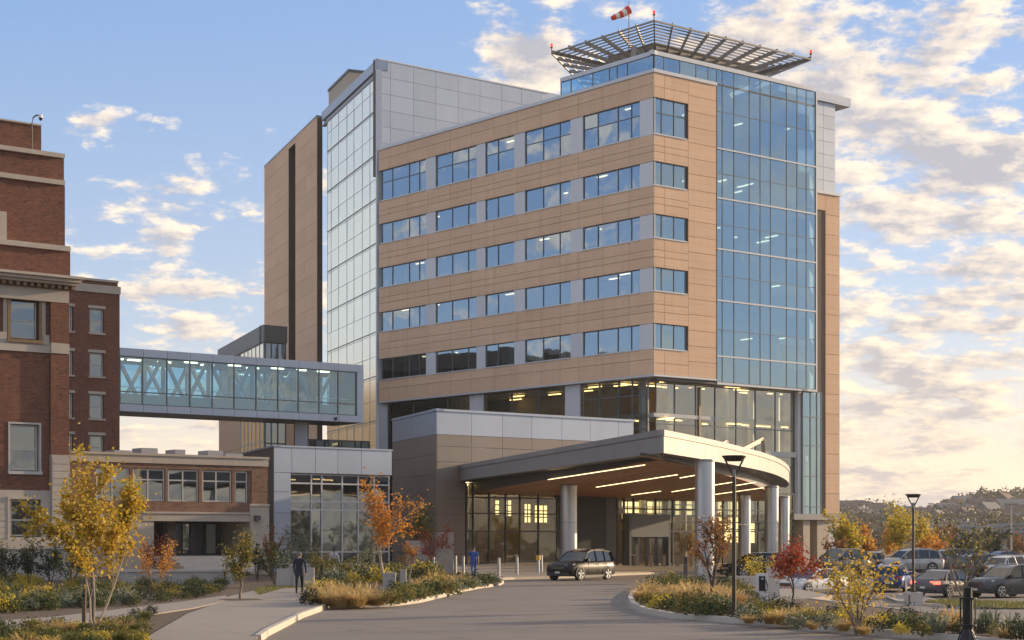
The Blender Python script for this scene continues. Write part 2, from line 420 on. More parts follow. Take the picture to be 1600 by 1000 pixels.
emit('lamp_hall', (1.0, .66, .28), 4.0)
simple('portal', (.20, .21, .22), .5, .3, .06)
simple('neighbour_wall', (.115, .095, .08), .9)
simple('hall_wall', (.15, .10, .055), .8, 0, .6, .5)
# ================================================================== HOSPITAL
random.seed(7)
WR = Wall(1022, 150, DR)                        # right facade, u = 0 at the corner
uE0 = Wall(1022, 150, DL)
Ept = uE0.P(592)
WL = Wall.__new__(Wall); WL.o = Ept; WL.d = DL; WL.n = Vector((DL.y, -DL.x)); WL.ang = math.atan2(DL.y, DL.x)   # left facade, u = 0 at its far left end
UC = WL.u(1022)                                  # length of the left facade
Cpt = WL.pt(UC)
hosp = thing('hospital_building', 'tall terracotta hospital tower with ribbon windows, blue glass wall and rooftop helipad', 'hospital', (Cpt.x, Cpt.y, 0))
Z_COP = 44.54
ROWS = [(38.97, 42.30), (34.35, 36.54), (29.60, 31.79), (24.80, 26.98), (19.60, 21.92)]
Z_BOT = 17.30
WIN = [(595, [611.5, 637.6, 653.5], 665), (680, [705, 730], 744), (757.6, [776.5], 803), (819.4, [847, 873], 891), (910, [932.4, 963.6, 984.6], 999.3)]
PIERS = [(665, 680), (744, 757.6), (803, 819.4), (891, 910), (999.3, 1020)]
RW = [1023.2, 1035.6, 1055, 1073.4]
uT = WR.u(1119)                                  # terracotta ends here on the right facade
uD = WR.u(1274.5)
Dpt = WR.pt(uD)
back = Vector((.25, 1)).normalized()
VOL = [tuple(Ept), tuple(Cpt), tuple(Dpt), tuple(Dpt + back * 26), tuple(Ept + back * 26)]
IN = .35
# --- terracotta bands: backing wall (dark, seen in the joints) with panels standing on it
def joints(wall, pxs): return [wall.u(p) for p in pxs]
bands = [(42.30, Z_COP)] + [(ROWS[i + 1][1], ROWS[i][0]) for i in range(4)] + [(Z_BOT, ROWS[4][1 - 1])]
JL = [592, 608, 637, 669, 704, 737, 772, 808, 845, 875, 904, 942, 983]
tw = part_empty('terracotta_facade', hosp)
GAP = .035
backing = MB()
uj = [0.0] + joints(WL, JL[1:]) + [UC]
for z0, z1 in bands:
    WL.box(backing, 0, UC, z0, z1, -IN - .12, -.07)
    zs = [z0, z0 + (z1 - z0) * .60, z1] if z1 - z0 < 2.4 else [z0, z0 + (z1 - z0) * .36, z0 + (z1 - z0) * .60, z1]
    if z1 == Z_COP: zs = [z0, z0 + (z1 - z0) * .55, z1]
    for i in range(len(uj) - 1):
        for j in range(len(zs) - 1):
            WL.piece(tw, 'terracotta_panel', uj[i] + (GAP / 2 if i else 0), uj[i + 1] - GAP / 2, zs[j] + GAP / 2, zs[j + 1] - GAP / 2, -.07, 0, 'terracotta')
ujr = [0.0, WR.u(1038.5), WR.u(1075.5)]
for z0, z1 in bands:
    WR.box(backing, .0, uT, z0, z1, -IN - .12, -.07)
    zs = [z0, z0 + (z1 - z0) * .45, z1] if z1 - z0 < 2.4 or z1 == Z_COP else [z0, z0 + (z1 - z0) * .36, z0 + (z1 - z0) * .60, z1]
    for i in range(2):
        for j in range(len(zs) - 1):
            WR.piece(tw, 'terracotta_panel', ujr[i] + (GAP / 2 if i else -.0), ujr[i + 1] - GAP / 2, zs[j] + GAP / 2, zs[j + 1] - GAP / 2, -.07, 0, 'terracotta')
for s0, h0 in ROWS: WR.box(backing, ujr[2], uT, s0, h0, -IN - .12, -.07)
nz = 19
for k in range(nz):
    z0 = Z_BOT + (Z_COP - Z_BOT) * k / nz; z1 = Z_BOT + (Z_COP - Z_BOT) * (k + 1) / nz
    WR.piece(tw, 'terracotta_panel', ujr[2] + GAP / 2, uT, z0 + GAP / 2, z1 - GAP / 2, -.07, 0, 'terracotta')
WR.box(backing, uT - .3, uT - .01, Z_BOT, Z_COP, -IN - .5, -.072)
backing.build('backing_wall', 'joint', tw)
trim = MB()                                     # coping, window sills, bottom edge
WL.box(trim, -.1, UC, Z_COP, Z_COP + .30, -.6, .10); WR.box(trim, -.10, uT + .05, Z_COP + .002, Z_COP + .30, -.6, .10)
WL.box(trim, 0, UC, Z_BOT - .16, Z_BOT, -.9, .06); WR.box(trim, -.06, uT, Z_BOT - .162, Z_BOT, -.9, .06)
trim.build('coping', 'pale_frame', hosp)
for r, (s0, h0) in enumerate(ROWS):
    tz = [s0, h0] if r else [s0, s0 + 2.02, h0]
    for k, (a, ms, b) in enumerate(WIN):
        us = [WL.u(a)] + [WL.u(q) for q in ms] + [WL.u(b)]
        WL.glazing(hosp, 'ribbon_window', us, tz, -.20, 'window_glass', 'frame', 'pane', .07, .16)
        sill = WL.piece(hosp, 'window_sill', us[0], us[-1], s0 - .02, s0 + .09, -.20, .07, 'pale_frame')
    for a, b in PIERS:
        WL.piece(hosp, 'pier_panel', WL.u(a), WL.u(b) if b < 1020 else UC - .15, s0 + .01, h0 - .01, -.24, -.045, 'white_panel')
    us = [WR.u(q) for q in RW]
    WR.glazing(hosp, 'ribbon_window', us, tz, -.20, 'blue_glass', 'frame', 'pane', .07, .16)
    WR.piece(hosp, 'window_sill', -.05, us[-1], s0 - .02, s0 + .09, -.20, .07, 'pale_frame')
    WL.piece(hosp, 'corner_post', UC - .15, UC - .03, s0 + .01, h0 - .01, -.24, -.03, 'frame')
# dark narrow return window at the far left end of every ribbon window
# --- glass parapet above the coping
ZP = 46.25
WLp = WL.shift(-.35); WRp = WR.shift(-.35)
pu = [WLp.u(q) for q in (876, 892, 926, 952, 964, 980, 1021)]
WLp.glazing(hosp, 'parapet_glass', pu, [Z_COP + .28, ZP], -.02, 'blue_glass', 'frame', 'parapet_pane', .06, .10)
cap = MB(); WLp.box(cap, pu[0], pu[-1] + .2, ZP, ZP + .38, -.35, .06); WRp.box(cap, .0, uD, ZP + .002, ZP + .38, -.35, .06); cap.build('parapet_cap', 'pale_frame', hosp)
# --- blue curtain wall of the right facade
CW = [1022.5, 1037.5, 1062.5, 1087.5, 1106.5, 1119.8, 1128.8, 1147, 1171, 1188, 1204, 1229, 1245.6, 1260, 1274.4]
cu = [WRp.u(q) for q in CW]
zt = [17.05] + sorted(z for r in ROWS for z in (r[0] - .1, r[1] + .05)) + [44.8, ZP]
zc1 = [z for z in zt if z <= 44.85]
WRp.glazing(hosp, 'curtain_wall', cu[5:], zc1, -.02, 'blue_glass', 'frame', 'curtain_wall_pane', .055, .12)
WRp.glazing(hosp, 'parapet_glass', cu, [44.86, ZP], -.02, 'blue_glass', 'frame', 'parapet_pane', .055, .10)
ln = MB()
for r in ROWS: WRp.box(ln, cu[5], cu[-1], r[0] - .17, r[0] - .03, .03, .09)
WRp.box(ln, cu[-1] - .02, cu[-1] + .16, 17.0, ZP, -.3, .08); WRp.box(ln, cu[5], cu[-1] + .16, 16.85, 17.05, -.5, .08)
ln.build('floor_line', 'pale_frame', hosp)
# --- storeys behind the glass
inner = inset(VOL, .62)
core = inset(VOL, 7.5)
lv = []
zlow = [(11.3, 17.0)] + [(s0, h0) for s0, h0 in ROWS[::-1]]
for i, (s0, h0) in enumerate(zlow):
    b = MB()
    if i: b.prism(inner, zlow[i - 1][1] + .18, s0 - .72)
    else: b.prism(inset(VOL, 1.3), 10.4, 10.9)
    b.build('floor_slab', 'slab', hosp)
b = MB(); b.prism(inner, ZP - 3.7, Z_COP - .6); b.build('roof_slab', 'roof_membrane', hosp)
b = MB(); b.prism(core, 0, 44); b.build('core_wall', 'interior_wall', hosp)
b = MB(); b.prism([tuple(p) for p in (Ept + Vector((.8, 1)), Dpt + Vector((-1, 2)), Dpt + back * 26, Ept + back * 26)], 0.2, 10.3); b.build('lower_storeys', 'interior_dark', hosp)
# partitions and ceiling lights, different on every floor
for i, (s0, h0) in enumerate(zlow[1:]):
    top = (ZP - 3.7 if i == 4 else h0 + .18) - .03
    for k in range(6):
        u = UC * (k + .4 + .4 * random.random()) / 6.2
        WL.piece(hosp, 'partition', u, u + .15, s0 - .72, top, -7.2, -.75, 'interior_wall')
    for k in range(3):
        u = uT + 2 + k * 6 + random.random() * 3
        if u < uD - 1.5: WR.piece(hosp, 'partition', u, u + .15, s0 - .72, top, -7.4, -1.4, 'interior_wall')
    for k in range(7):                           # strips that run along the right facade's depth
        u = uT * .9 + (uD - uT) * (k + random.random() * .8) / 7.5; o = -1.4 - 4.2 * random.random()
        if random.random() < .70: WR.piece(hosp, 'ceiling_light', u, u + .16, top - .07, top, o - .8 - 1.8 * random.random(), o, 'lamp_strip')
    for k in range(7):
        u = UC * (k + .2 + random.random() * .6) / 7.3; o = -1.2 - 3.2 * random.random()
        if random.random() < .62: WL.piece(hosp, 'ceiling_light', u, u + 1.3, top - .07, top, o - .16, o, 'lamp_strip')
    for k in range(9):
        a, ms, bb = random.choice(WIN); e = [WL.u(a)] + [WL.u(q) for q in ms] + [WL.u(bb)]; q = random.randrange(len(e) - 1)
        if random.random() < .55: WL.piece(hosp, 'curtain', e[q] + .1, e[q] + (e[q + 1] - e[q]) * random.choice((.5, .95, .95)), s0 - .1, top - .02, -.60, -.52, 'curtain')
    if random.random() < .7: WR.piece(hosp, 'curtain', WR.u(1056), WR.u(1072), s0 - .1, top - .02, -.60, -.52, 'curtain')
    for k in range(2):                           # things that stand behind the windows
        u = UC * random.random() * .9; WL.piece(hosp, 'cabinet', u, u + 1.2 + random.random(), s0 - .72, s0 + .5 + random.random() * .6, -2.2, -1.5, 'interior_wood' if random.random() < .5 else 'interior_wall')
# --- lobby storey under the overhang
WLl = WL.shift(-.55); WRl = WR.shift(-1.6)
zl0, zl1 = 7.4, 17.1
def lower(pxs, z0, trans, g, nm): return WLl.glazing(hosp, 'lobby_window', [WLl.u(q) for q in pxs], [z0] + trans + [zl1], 0, g, 'frame', nm, .09, .18)
lower((607, 646, 700, 735.5), 3.0, [8.6, 13.9], 'lobby_glass', 'lobby_pane')
lower((757, 800, 842, 885), 8.2, [12.6], 'lobby_glass', 'lobby_pane')
lower((908, 937, 967, 988, 1013), 8.2, [12.5, 15.6], 'lobby_glass', 'lobby_pane')
for a, b_, z0 in ((592, 606.5, 3.0), (736, 757, 8.2), (885, 908, 8.2)):
    WLl.piece(hosp, 'pier_panel', WLl.u(a), WLl.u(b_), z0, zl1, -.4, .18, 'white_panel')
WRl.glazing(hosp, 'lobby_window', [WRl.u(q) for q in (1024, 1054, 1087, 1117, 1150, 1180, 1211, 1241)], [4.5, 9.4, 13.0, 16.8], 0, 'lobby_glass', 'frame', 'lobby_pane', .09, .18)
WRl.piece(hosp, 'corner_column', WRl.u(1241), WRl.u(1253.5), .0, 16.85, -.8, .5, 'white_panel')
WRb = WR.shift(-.9)
WRb.glazing(hosp, 'stair_window', [WRb.u(q) for q in (1253.5, 1266, 1276, 1283.5)], [3.2, 5.6, 8.6, 11.6, 14.4, 16.9], 0, 'blue_glass', 'frame', 'curtain_wall_pane', .08, .16)
b = MB(); b.prism([tuple(WRl.pt(1.0, -.1)), tuple(WRl.pt(uD - .6, -.1)), tuple(Dpt + Vector((-1.2, -.6))), tuple(WR.pt(uD - .3, -.3)), tuple(WR.pt(.6, -.3))], 16.86, 17.04); b.build('overhang_soffit', 'charcoal_panel', hosp)
lob = [tuple(WLl.pt(UC * .1, -.4)), tuple(WLl.pt(UC - .9, -.4)), tuple(WRl.pt(uD - .8, -.4)), tuple(Dpt + back * 24), tuple(Ept + back * 24)]
b = MB(); b.prism(inset(lob, .2), 13.6, 13.95); b.build('gallery_floor', 'slab', hosp)
for k in range(16):                             # warm lights of the lobby storeys
    u = uD * (k % 8 + .3 + random.random() * .4) / 8; zt_ = 17.0 if k < 8 else 13.55; o = -2.6 - random.random() * 4
    WR.piece(hosp, 'ceiling_light', u, u + 1.9, zt_ - .09, zt_ - .012, o - .22, o, 'lamp_amber')
for k in range(14):
    u = UC * (.30 + .69 * (k % 7 + random.random() * .7) / 7); zt_ = 17.0 if k < 7 else 13.55; o = -1.8 - random.random() * 4.5
    WL.piece(hosp, 'ceiling_light', u, u + 1.7, zt_ - .09, zt_ - .012, o - .2, o, 'lamp_amber')
for k in range(6):
    u = uD * (k + .5) / 6; b = MB(); c = WR.pt(u, -3.6); b.cyl(c, .35, 4, 16.9, n=12); b.build('interior_column', 'white_panel', hosp, smooth=False)
WR.piece(hosp, 'interior_panel', uD * .30, uD * .62, 10.95, 13.4, -7.0, -6.8, 'interior_wood'); WL.piece(hosp, 'interior_panel', UC * .72, UC * .98, 10.95, 16.6, -7.2, -7.0, 'interior_wood')
# --- rear right wing: grey metal box above a terracotta stair wall
WQ = Wall(1270, 171, DR)
q0, q1, q2 = WQ.u(1268), WQ.u(1305), WQ.u(1312)
def panels(parent, wall, name, us, zs, m, th=.07, gap=.03, skip=None, o=0.0):
    for i in range(len(us) - 1):
        for j in range(len(zs) - 1):
            if skip and skip(i, j): continue
            wall.piece(parent, name, us[i] + gap / 2, us[i + 1] - gap / 2, zs[j] + gap / 2, zs[j + 1] - gap / 2, o - th, o, m)
def lin(a, b, n): return [a + (b - a) * i / n for i in range(n + 1)]
b = MB(); WQ.box(b, q0 - 4, q1, 38.2, 47.6, -14, -.075); WQ.box(b, q0 - 4, q2, 0, 38.1, -13, -.071); b.build('rear_wing_core', 'joint', hosp)
panels(hosp, WQ, 'metal_panel', [q0 - 2, q0 + .2, (q0 + q1) / 2, q1], lin(38.2, 47.6, 7), 'grey_panel')
b = MB(); WQ.box(b, q0 - 5, q1 + 2.1, 47.6, 47.8, -15, .25); WQ.box(b, q0 - 5, q1 + 2.1, 47.8, 48.5, -15.0, .26); b.build('wing_roof', 'grey_panel', hosp)
b = MB(); WQ.box(b, q1 + .02, q1 + 1.3, 45.8, 47.58, -14, -6); b.build('eave_soffit', 'tan_panel', hosp)
b = MB(); WQ.box(b, q0 - 2, q2 + .1, 38.1, 38.4, -12, .12); b.build('coping', 'pale_frame', hosp)
us_ = WQ.u(1290)
panels(hosp, WQ, 'wing_panel', [us_, q2], lin(3.0, 38.1, 17), 'terracotta', .07, .035)
panels(hosp, WQ, 'wing_panel', [q0 - 1, us_], [36.4, 38.1], 'terracotta')
WQ.glazing(hosp, 'stair_slit', [WQ.u(1276), WQ.u(1282), us_], lin(3.0, 36.4, 12), -.35, 'old_window_glass', 'dark_steel', 'slit_pane', .12, .2)
# low roof with stone piers at the foot of the rear wing
WV = Wall(1240, 152, DR)
b = MB(); WV.box(b, WV.u(1237), WV.u(1312), 4.2, 4.75, -5, .3); b.build('side_canopy', 'silver_panel', hosp)
for a, c in ((1255, 1265.5), (1277, 1296)): WV.piece(hosp, 'stone_pier', WV.u(a), WV.u(c), -.6, 4.2, -1.6, 0, 'tan_panel')
WV.piece(hosp, 'side_wall', WV.u(1296), WV.u(1312), -.6, 4.2, -1.4, -.5, 'grey_panel')
WV.glazing(hosp, 'side_window', [WV.u(1240), WV.u(1255), WV.u(1266), WV.u(1277)], [-.4, 2.2, 4.2], -1.2, 'lobby_glass', 'frame', 'side_pane', .1, .15)
WV.piece(hosp, 'ceiling_light', WV.u(1243), WV.u(1290), 4.12, 4.19, -2.6, -2.2, 'lamp_amber')
# --- glazed stair tower and metal clad block at the left
WT = Wall(590, 181, DT)
t0, t1 = WT.u(504), 0.0
ZT = WT.z(590, 93)
b = MB(); WR2 = Wall(590.5, 181, DR)
gL = WR2.u(858)
poly = [tuple(WT.pt(t0)), tuple(WT.o), tuple(WR2.pt(gL)), tuple(WR2.pt(gL) + Vector((-8, 20))), tuple(WT.pt(t0) + Vector((16, 16)))]
b.prism(inset(poly, 2.2), 0, ZT - 2.4); b.build('tower_core', 'interior_dark', hosp)
b = MB(); b.prism(inset(poly, .15), ZT - 1.6, ZT - .3); b.build('roof_slab', 'roof_membrane', hosp)
tz = []; z = 3.0
while z < ZT - 2.0: tz += [z]; z += 2.42
tz += [ZT - 1.75]
tu = [WT.u(q) for q in (511.5, 517.5, 529, 542, 553, 566, 578, 588.5)]
WT.glazing(hosp, 'tower_glazing', tu, tz, 0, 'mirror_glass', 'pale_frame', 'tower_pane', .045, .07)
WT.glazing(hosp, 'tower_slot', [t0 + .2, WT.u(511.3)], tz[::2] + [tz[-1]] if (len(tz) % 2 == 0) else tz[::2], -.9, 'old_window_glass', 'dark_steel', 'slot_pane', .12, .2)
b = MB(); WT.box(b, t0 - .4, WT.u(514), 0, ZT - 2, -3.5, -1.5); b.build('slot_backing', 'interior_dark', hosp)
b = MB(); WT.box(b, t0, t1 - .05, ZT - 1.05, ZT, -1.2, .12); WT.box(b, t0, t1 - .05, ZT - 1.75, ZT - 1.62, -.4, .1); b.build('tower_fascia', 'grey_panel', hosp)
b = MB(); WT.box(b, t0, t1 - .6, ZT - 1.62, ZT - 1.05, -.9, -.55); b.build('louvre_recess', 'dark_panel', hosp)
b = MB(); WT.box(b, WT.u(588.5), 0, 3, ZT - 1.05, -.5, .10); b.build('corner_trim', 'pale_frame', hosp)
b = MB()
for z in [q for i, q in enumerate(tz) if i % 2 == 1]: WT.box(b, tu[0], tu[-1], z + .22, z + .30, .02, .09)
b.build('floor_line', 'pale_frame', hosp)
gz = lin(42.0, ZT, 7)
gu = [0.02] + [WR2.u(q) for q in (610, 646, 681, 716, 750, 783.5, 815, 846)] + [gL]
b = MB(); WR2.box(b, 0, gL, 42.0, ZT - .02, -1.0, -.075); b.build('backing_wall', 'joint', hosp)
panels(hosp, WR2, 'metal_panel', gu, gz, 'grey_panel')
b = MB(); WR2.box(b, -.1, gL, ZT, ZT + .14, -.9, .06); b.build('coping', 'pale_frame', hosp)
WM = Wall(880, 166, DR)                          # small penthouse seen past the parapet
b = MB(); WM2 = Wall(850, 200, DR); WM2.box(b, WM2.u(835), WM2.u(905), 40, WM2.z(850, 143), -8, 0); b.build('penthouse', 'grey_panel', hosp)
# mechanical box on the tower roof
WX = Wall(545, 200, DT)
xa = WX.u(513.5); zX = WX.z(545, 112); b = MB(); WX.box(b, xa, 0, ZT - 1, zX, -4, 0); b.build('plant_room', 'tan_panel', hosp)
b = MB(); WX.box(b, xa - .1, .1, zX, zX + .3, -4.1, .12); b.build('coping', 'charcoal_panel', hosp)
# --- terracotta wing at the far left, with its deep slot
WA = Wall(495, 204, DT)
a0, a1, as0, as1 = WA.u(413), 0.0, WA.u(450.5), WA.u(461.5)
ZA = WA.z(495, 182); ZS = WA.z(455, 229)
WA2 = Wall.__new__(Wall); WA2.o = WA.o; WA2.d = DR; WA2.n = Vector((DR.y, -DR.x)); WA2.ang = math.atan2(DR.y, DR.x)
dA = WA2.u(503.5)
def wedge(mb, w_, ua, ub, z0_, z1_, d0, d1, e=0.0):
    mb.prism([tuple(w_.pt(ua, e) + DR * d0), tuple(w_.pt(ub, e) + DR * d0), tuple(w_.pt(ub, e) + DR * d1), tuple(w_.pt(ua, e) + DR * d1)], z0_, z1_)
for ua, ub, za, zb, d0 in ((a0, as0, 0, ZA - .1, 0), (as1, a1, 0, ZA - .1, 0), (as0, as1, ZS, ZA - .1, 0), (as0, as1, 0, ZS, 1.7)):
    b = MB(); wedge(b, WA, ua, ub, za, zb, d0, max(dA - .05, d0 + .1) if ub == a1 else 3.0, -.074); b.build('wing_core', 'joint', hosp)
zz = lin(3.5, ZA, 24)
panels(hosp, WA, 'wing_panel', [a0, (a0 + as0) / 2, as0], zz, 'terracotta', .07, .03)
panels(hosp, WA, 'wing_panel', [as1, (as1 + a1) / 2, a1], zz, 'terracotta', .07, .03)
panels(hosp, WA, 'wing_panel', [as0, as1], [ZS, (ZS + ZA) / 2, ZA], 'terracotta', .07, .03)
b = MB()
for ua in (as0 - .01, as1 - .02): wedge(b, WA, ua, ua + .03, 3.5, ZS, .12, 1.7)
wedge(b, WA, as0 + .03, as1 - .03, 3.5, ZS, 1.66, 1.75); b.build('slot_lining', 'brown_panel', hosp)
panels(hosp, WA2, 'wing_panel', [0, WA2.u(503.5)], lin(3.5, ZA, 16), 'terracotta', .07, .03)
b = MB(); wedge(b, WA, a0 - .05, .05, ZA, ZA + .18, -.06, dA, 0); b.build('coping', 'grey_panel', hosp)
# --- low glazed wing behind the footbridge
WB = Wall(412.5, 166, DT)
ZB = WB.z(412.5, 507.5); b0 = WB.u(342); b1 = WB.u(376)
WB2 = Wall(412.5, 166, DR); dB = WB2.u(448)
b = MB(); wedge(b, WB, b0, -.3, 0, ZB - 1.7, .5, dB); b.build('low_wing_core', 'interior_dark', hosp)
b = MB(); wedge(b, WB, b0, .1, ZB - 1.7, ZB, -.15, dB); b.build('low_wing_fascia', 'silver_panel', hosp)
WB.glazing(hosp, 'low_wing_glazing', lin(b1, -.15, 6), [2, 6.5, 10, 12.2, 17.5, ZB - 1.7], 0, 'mirror_glass', 'pale_frame', 'low_wing_pane', .09, .12)
panels(hosp, WB, 'wing_panel', lin(b0, b1, 1), lin(2, ZB - 1.7, 6), 'terracotta')
WB2.glazing(hosp, 'low_wing_glazing', [WB2.u(q) for q in (413.5, 424, 434, 447)], [2, 7, 12, 17, ZB - 1.7], 0, 'old_window_glass', 'dark_steel', 'low_wing_pane', .12, .12)
b = MB(); WB2.box(b, 0, WB2.u(448), ZB - 1.7, ZB - .002, -1, .14); b.build('low_wing_fascia', 'charcoal_panel', hosp)
# dark service base and columns beneath the bridge end
WD = Wall(450, 172, DR)
b = MB(); WD.box(b, WD.u(447), WD.u(592), 0, 13.0, -3, -1.8); b.build('service_wall', 'interior_dark', hosp)
WD.glazing(hosp, 'service_window', [WD.u(q) for q in (505, 525, 546, 567, 590)], [6, 10.5, 13.0], -1.6, 'old_window_glass', 'dark_steel', 'service_pane', .1, .15)
for a, c, m in ((447, 462, 'terracotta'), (468, 474, 'tan_panel')): WD.piece(hosp, 'service_pier', WD.u(a), WD.u(c), 0, 19, -1.7, -.4, m)
for k in range(5): WD.piece(hosp, 'ceiling_light', WD.u(520 + k * 14), WD.u(524 + k * 14), 11.4, 11.5, -1.75, -1.66, 'lamp_amber')

# ================================================================== HELIPAD
HW_L = Wall.__new__(Wall); HW_L.__dict__.update(WL.__dict__)
pad = thing('helipad', 'grey steel helipad with sloping safety net frame on the hospital roof', 'helipad', (Cpt.x, Cpt.y + 4, ZP))
zr = 49.15
uL0 = WL.u(862); uR1 = WR.u(1267)
def padpoly(o, cut, z):
    "plan of the pad: two sides along the facades, set back by o, with cut tips"
    c = WL.pt(UC) + WL.n * -o * 1 + WR.n * -o
    a = WL.pt(uL0 + cut, -o); d = WR.pt(uR1 - cut, -o)
    a2 = a + Vector((-DT.x, -DT.y)) * -0 + Vector((4 + cut * .4, 13 - o)); d2 = d + Vector((-7 - cut * .3, 13 - o))
    k = WL.d; m = WR.d
    # corner of the two set-back lines
    p = WL.pt(0, -o); q = WR.pt(0, -o); den = k.x * m.y - k.y * m.x; t = ((q.x - p.x) * m.y - (q.y - p.y) * m.x) / den
    c = p + k * t
    return [(*a, z), (*c, z), (*d, z), (*d2, z), (*(d2 + Vector((-9, 6))), z), (*(a2 + Vector((9, 6))), z), (*a2, z)]
rim = padpoly(0.0, 0, zr); beam = padpoly(3.3, 4.2, 47.95); deckp = padpoly(3.4, 4.3, 48.3)
b = MB(); b.prism([(x, y) for x, y, z in deckp], 48.2, 48.55); b.build('deck', 'deck', pad)
b = MB()
for i in range(len(beam)): b.bar(beam[i], beam[(i + 1) % len(beam)], .35, .75)
for k in range(1, 8):                              # floor beams under the deck
    f = k / 8; p = Vector(beam[0]).lerp(Vector(beam[1]), f); q = Vector(beam[6]).lerp(Vector(beam[3]), f); b.bar(p, q, .25, .55)
b.build('deck_beam', 'steel', pad)
for i in range(len(rim)):
    a, c = Vector(rim[i]), Vector(rim[(i + 1) % 7]); a2, c2 = Vector(beam[i]), Vector(beam[(i + 1) % 7]); a2.z = c2.z = 48.35
    for k in range(8):
        f = k / 7.6
        b = MB(); p, q = a.lerp(a2, f), c.lerp(c2, f); b.bar(p, q, .08 if k else .13, .11 if k else .15); b.build('net_rail', 'steel', pad)
    n = max(2, round((c - a).length / 2.35))
    for k in range(n + 1):
        f = k / n
        p, q = a.lerp(c, f), a2.lerp(c2, f); q.z = 47.75
        b = MB(); b.bar(p + Vector((0, 0, .12)), q, .11, .34); b.build('net_rib', 'steel', pad)
for px in (965, 1028, 1076, 1154, 1215, 905):
    side = WL if px < 1022 else WR; p = side.P(px, -3.3)
    b = MB(); b.box(p.x - .22, p.x + .22, p.y - .22, p.y + .22, ZP - 3, 47.7); b.build('post', 'steel', pad)
for px, d in ((1076, -5.5), (1076, -2.6), (1154, -6), (1154, 4.2), (1215, -4), (1236, -3.5), (965, 3), (905, 4), (905, -2.5), (1028, 4)):
    side = WL if px < 1022 else WR; p = side.P(px, -3.3); q = side.pt(side.u(px) + d * .75, -4.2)
    b = MB(); b.bar((p.x, p.y, 47.7), (q.x, q.y, ZP - 1.0), .26, .26); b.build('brace', 'steel', pad)
b = MB(); b.prism(inset([(x, y) for x, y, z in deckp], 3.0), ZP - 1.5, 47.4); b.build('pad_core', 'dark_steel', pad)
for i, (idx, lab) in enumerate(((0, 'red beacon lamp at the left tip of the helipad rail'), (1, 'red beacon lamp at the front corner of the helipad rail'), (2, 'red beacon lamp at the right tip of the helipad rail'))):
    p = rim[idx]
    t = thing('beacon_lamp', lab, 'beacon', (p[0], p[1], zr), 'red beacon lamps round the helipad')
    b = MB(); b.cyl(p, .05, zr, zr + .55, n=8); b.cyl(p, .13, zr + .5, zr + .62, n=10); b.build('mount', 'dark_steel', t)
    b = MB(); b.cyl(p, .12, zr + .62, zr + .88, .11, n=12); b.cyl(p, .11, zr + .88, zr + .96, .04, n=12); b.build('lens', 'lamp_red', t)
p = WL.P(953.5, -2.5)
t = thing('windsock', 'red and white striped windsock flying from a pole on the helipad', 'windsock', (p.x, p.y, 48))
b = MB(); b.cyl(p, .06, 48.0, 52.75, .04, n=8); b.build('pole', 'dark_steel', t)
tip = Vector((p.x, p.y, 52.0)); dirw = Vector((-1.62, -.35, -.98)); sgs = [tip + dirw * (k / 5) + Vector((0, 0, -.05 * math.sin(k))) for k in range(6)]; rr = [.42, .38, .34, .30, .26, .21]
for k in range(5):
    b = MB(); b.tube([sgs[k], sgs[k + 1]], [rr[k], rr[k + 1]], 14, cap=False); b.build('sock_stripe', 'red_cloth' if k % 2 == 0 else 'white_cloth', t, smooth=True)
# ================================================================== FOOTBRIDGE
WK = Wall(187, 134, DR)
k0, k1 = WK.u(186), WK.u(567)
ZK0, ZK1, ZG0, ZG1 = 12.75, 17.85, 13.32, 17.22
DW = 5.0
br = thing('skybridge', 'glazed blue footbridge with white diagonal trusses joining the brick wing to the hospital', 'footbridge', (*WK.pt(k1 * .5, -DW / 2), ZK0))
KM = [187, 223, 261, 297, 332, 366, 400.5, 434.6, 466.5, 499, 528.5, 557]
ku = [WK.u(q) for q in KM]
kj = [k0] + ku[1:-1] + [k1]
for i in range(len(kj) - 1):
    WK.piece(br, 'fascia_panel', kj[i] + .015, kj[i + 1] - .015, ZG1, ZK1, -.10, .12, 'grey_panel'); WK.piece(br, 'fascia_panel', kj[i] + .015, kj[i + 1] - .015, ZK0, ZG0, -.10, .12, 'grey_panel')
WK.piece(br, 'end_panel', ku[-1], k1, ZG0 + .01, ZG1 - .01, -.10, .12, 'grey_panel')
WK.glazing(br, 'bridge_glazing', ku, [ZG0, 14.35, ZG1], -.05, 'bridge_glass', 'frame', 'bridge_pane', .09, .14)
WKb = WK.shift(-DW)
WKb.glazing(br, 'bridge_glazing', [k0] + ku[1:-1:1] + [k1], [ZG0, 14.35, ZG1], 0, 'bridge_glass', 'frame', 'bridge_pane', .10, .14)
b = MB(); WKb.box(b, k0, k1, ZG1, ZK1, -.1, .1); WKb.box(b, k0, k1, ZK0, ZG0, -.1, .1); b.build('rear_fascia', 'grey_panel', br)
b = MB(); WK.box(b, k0, k1, ZK0 - .02, ZK0 + .25, -DW + .1, -.10); b.build('floor_deck', 'charcoal_panel', br)
b = MB(); WK.box(b, k0, k1, ZG1 + .1, ZK1 - .03, -DW + .1, -.10); b.build('roof', 'white_panel', br)
b = MB(); WK.box(b, k1 - .5, k1 - .35, ZK0, ZK1, -DW, -.12); b.build('end_wall', 'interior_dark', br)
b = MB(); WK.box(b, k0, k1 - .6, ZG0, 14.2, -.32, -.26); b.build('spandrel_screen', 'bridge_screen', br)
bays = [k0] + ku[2:-1:2] + [ku[-2]]
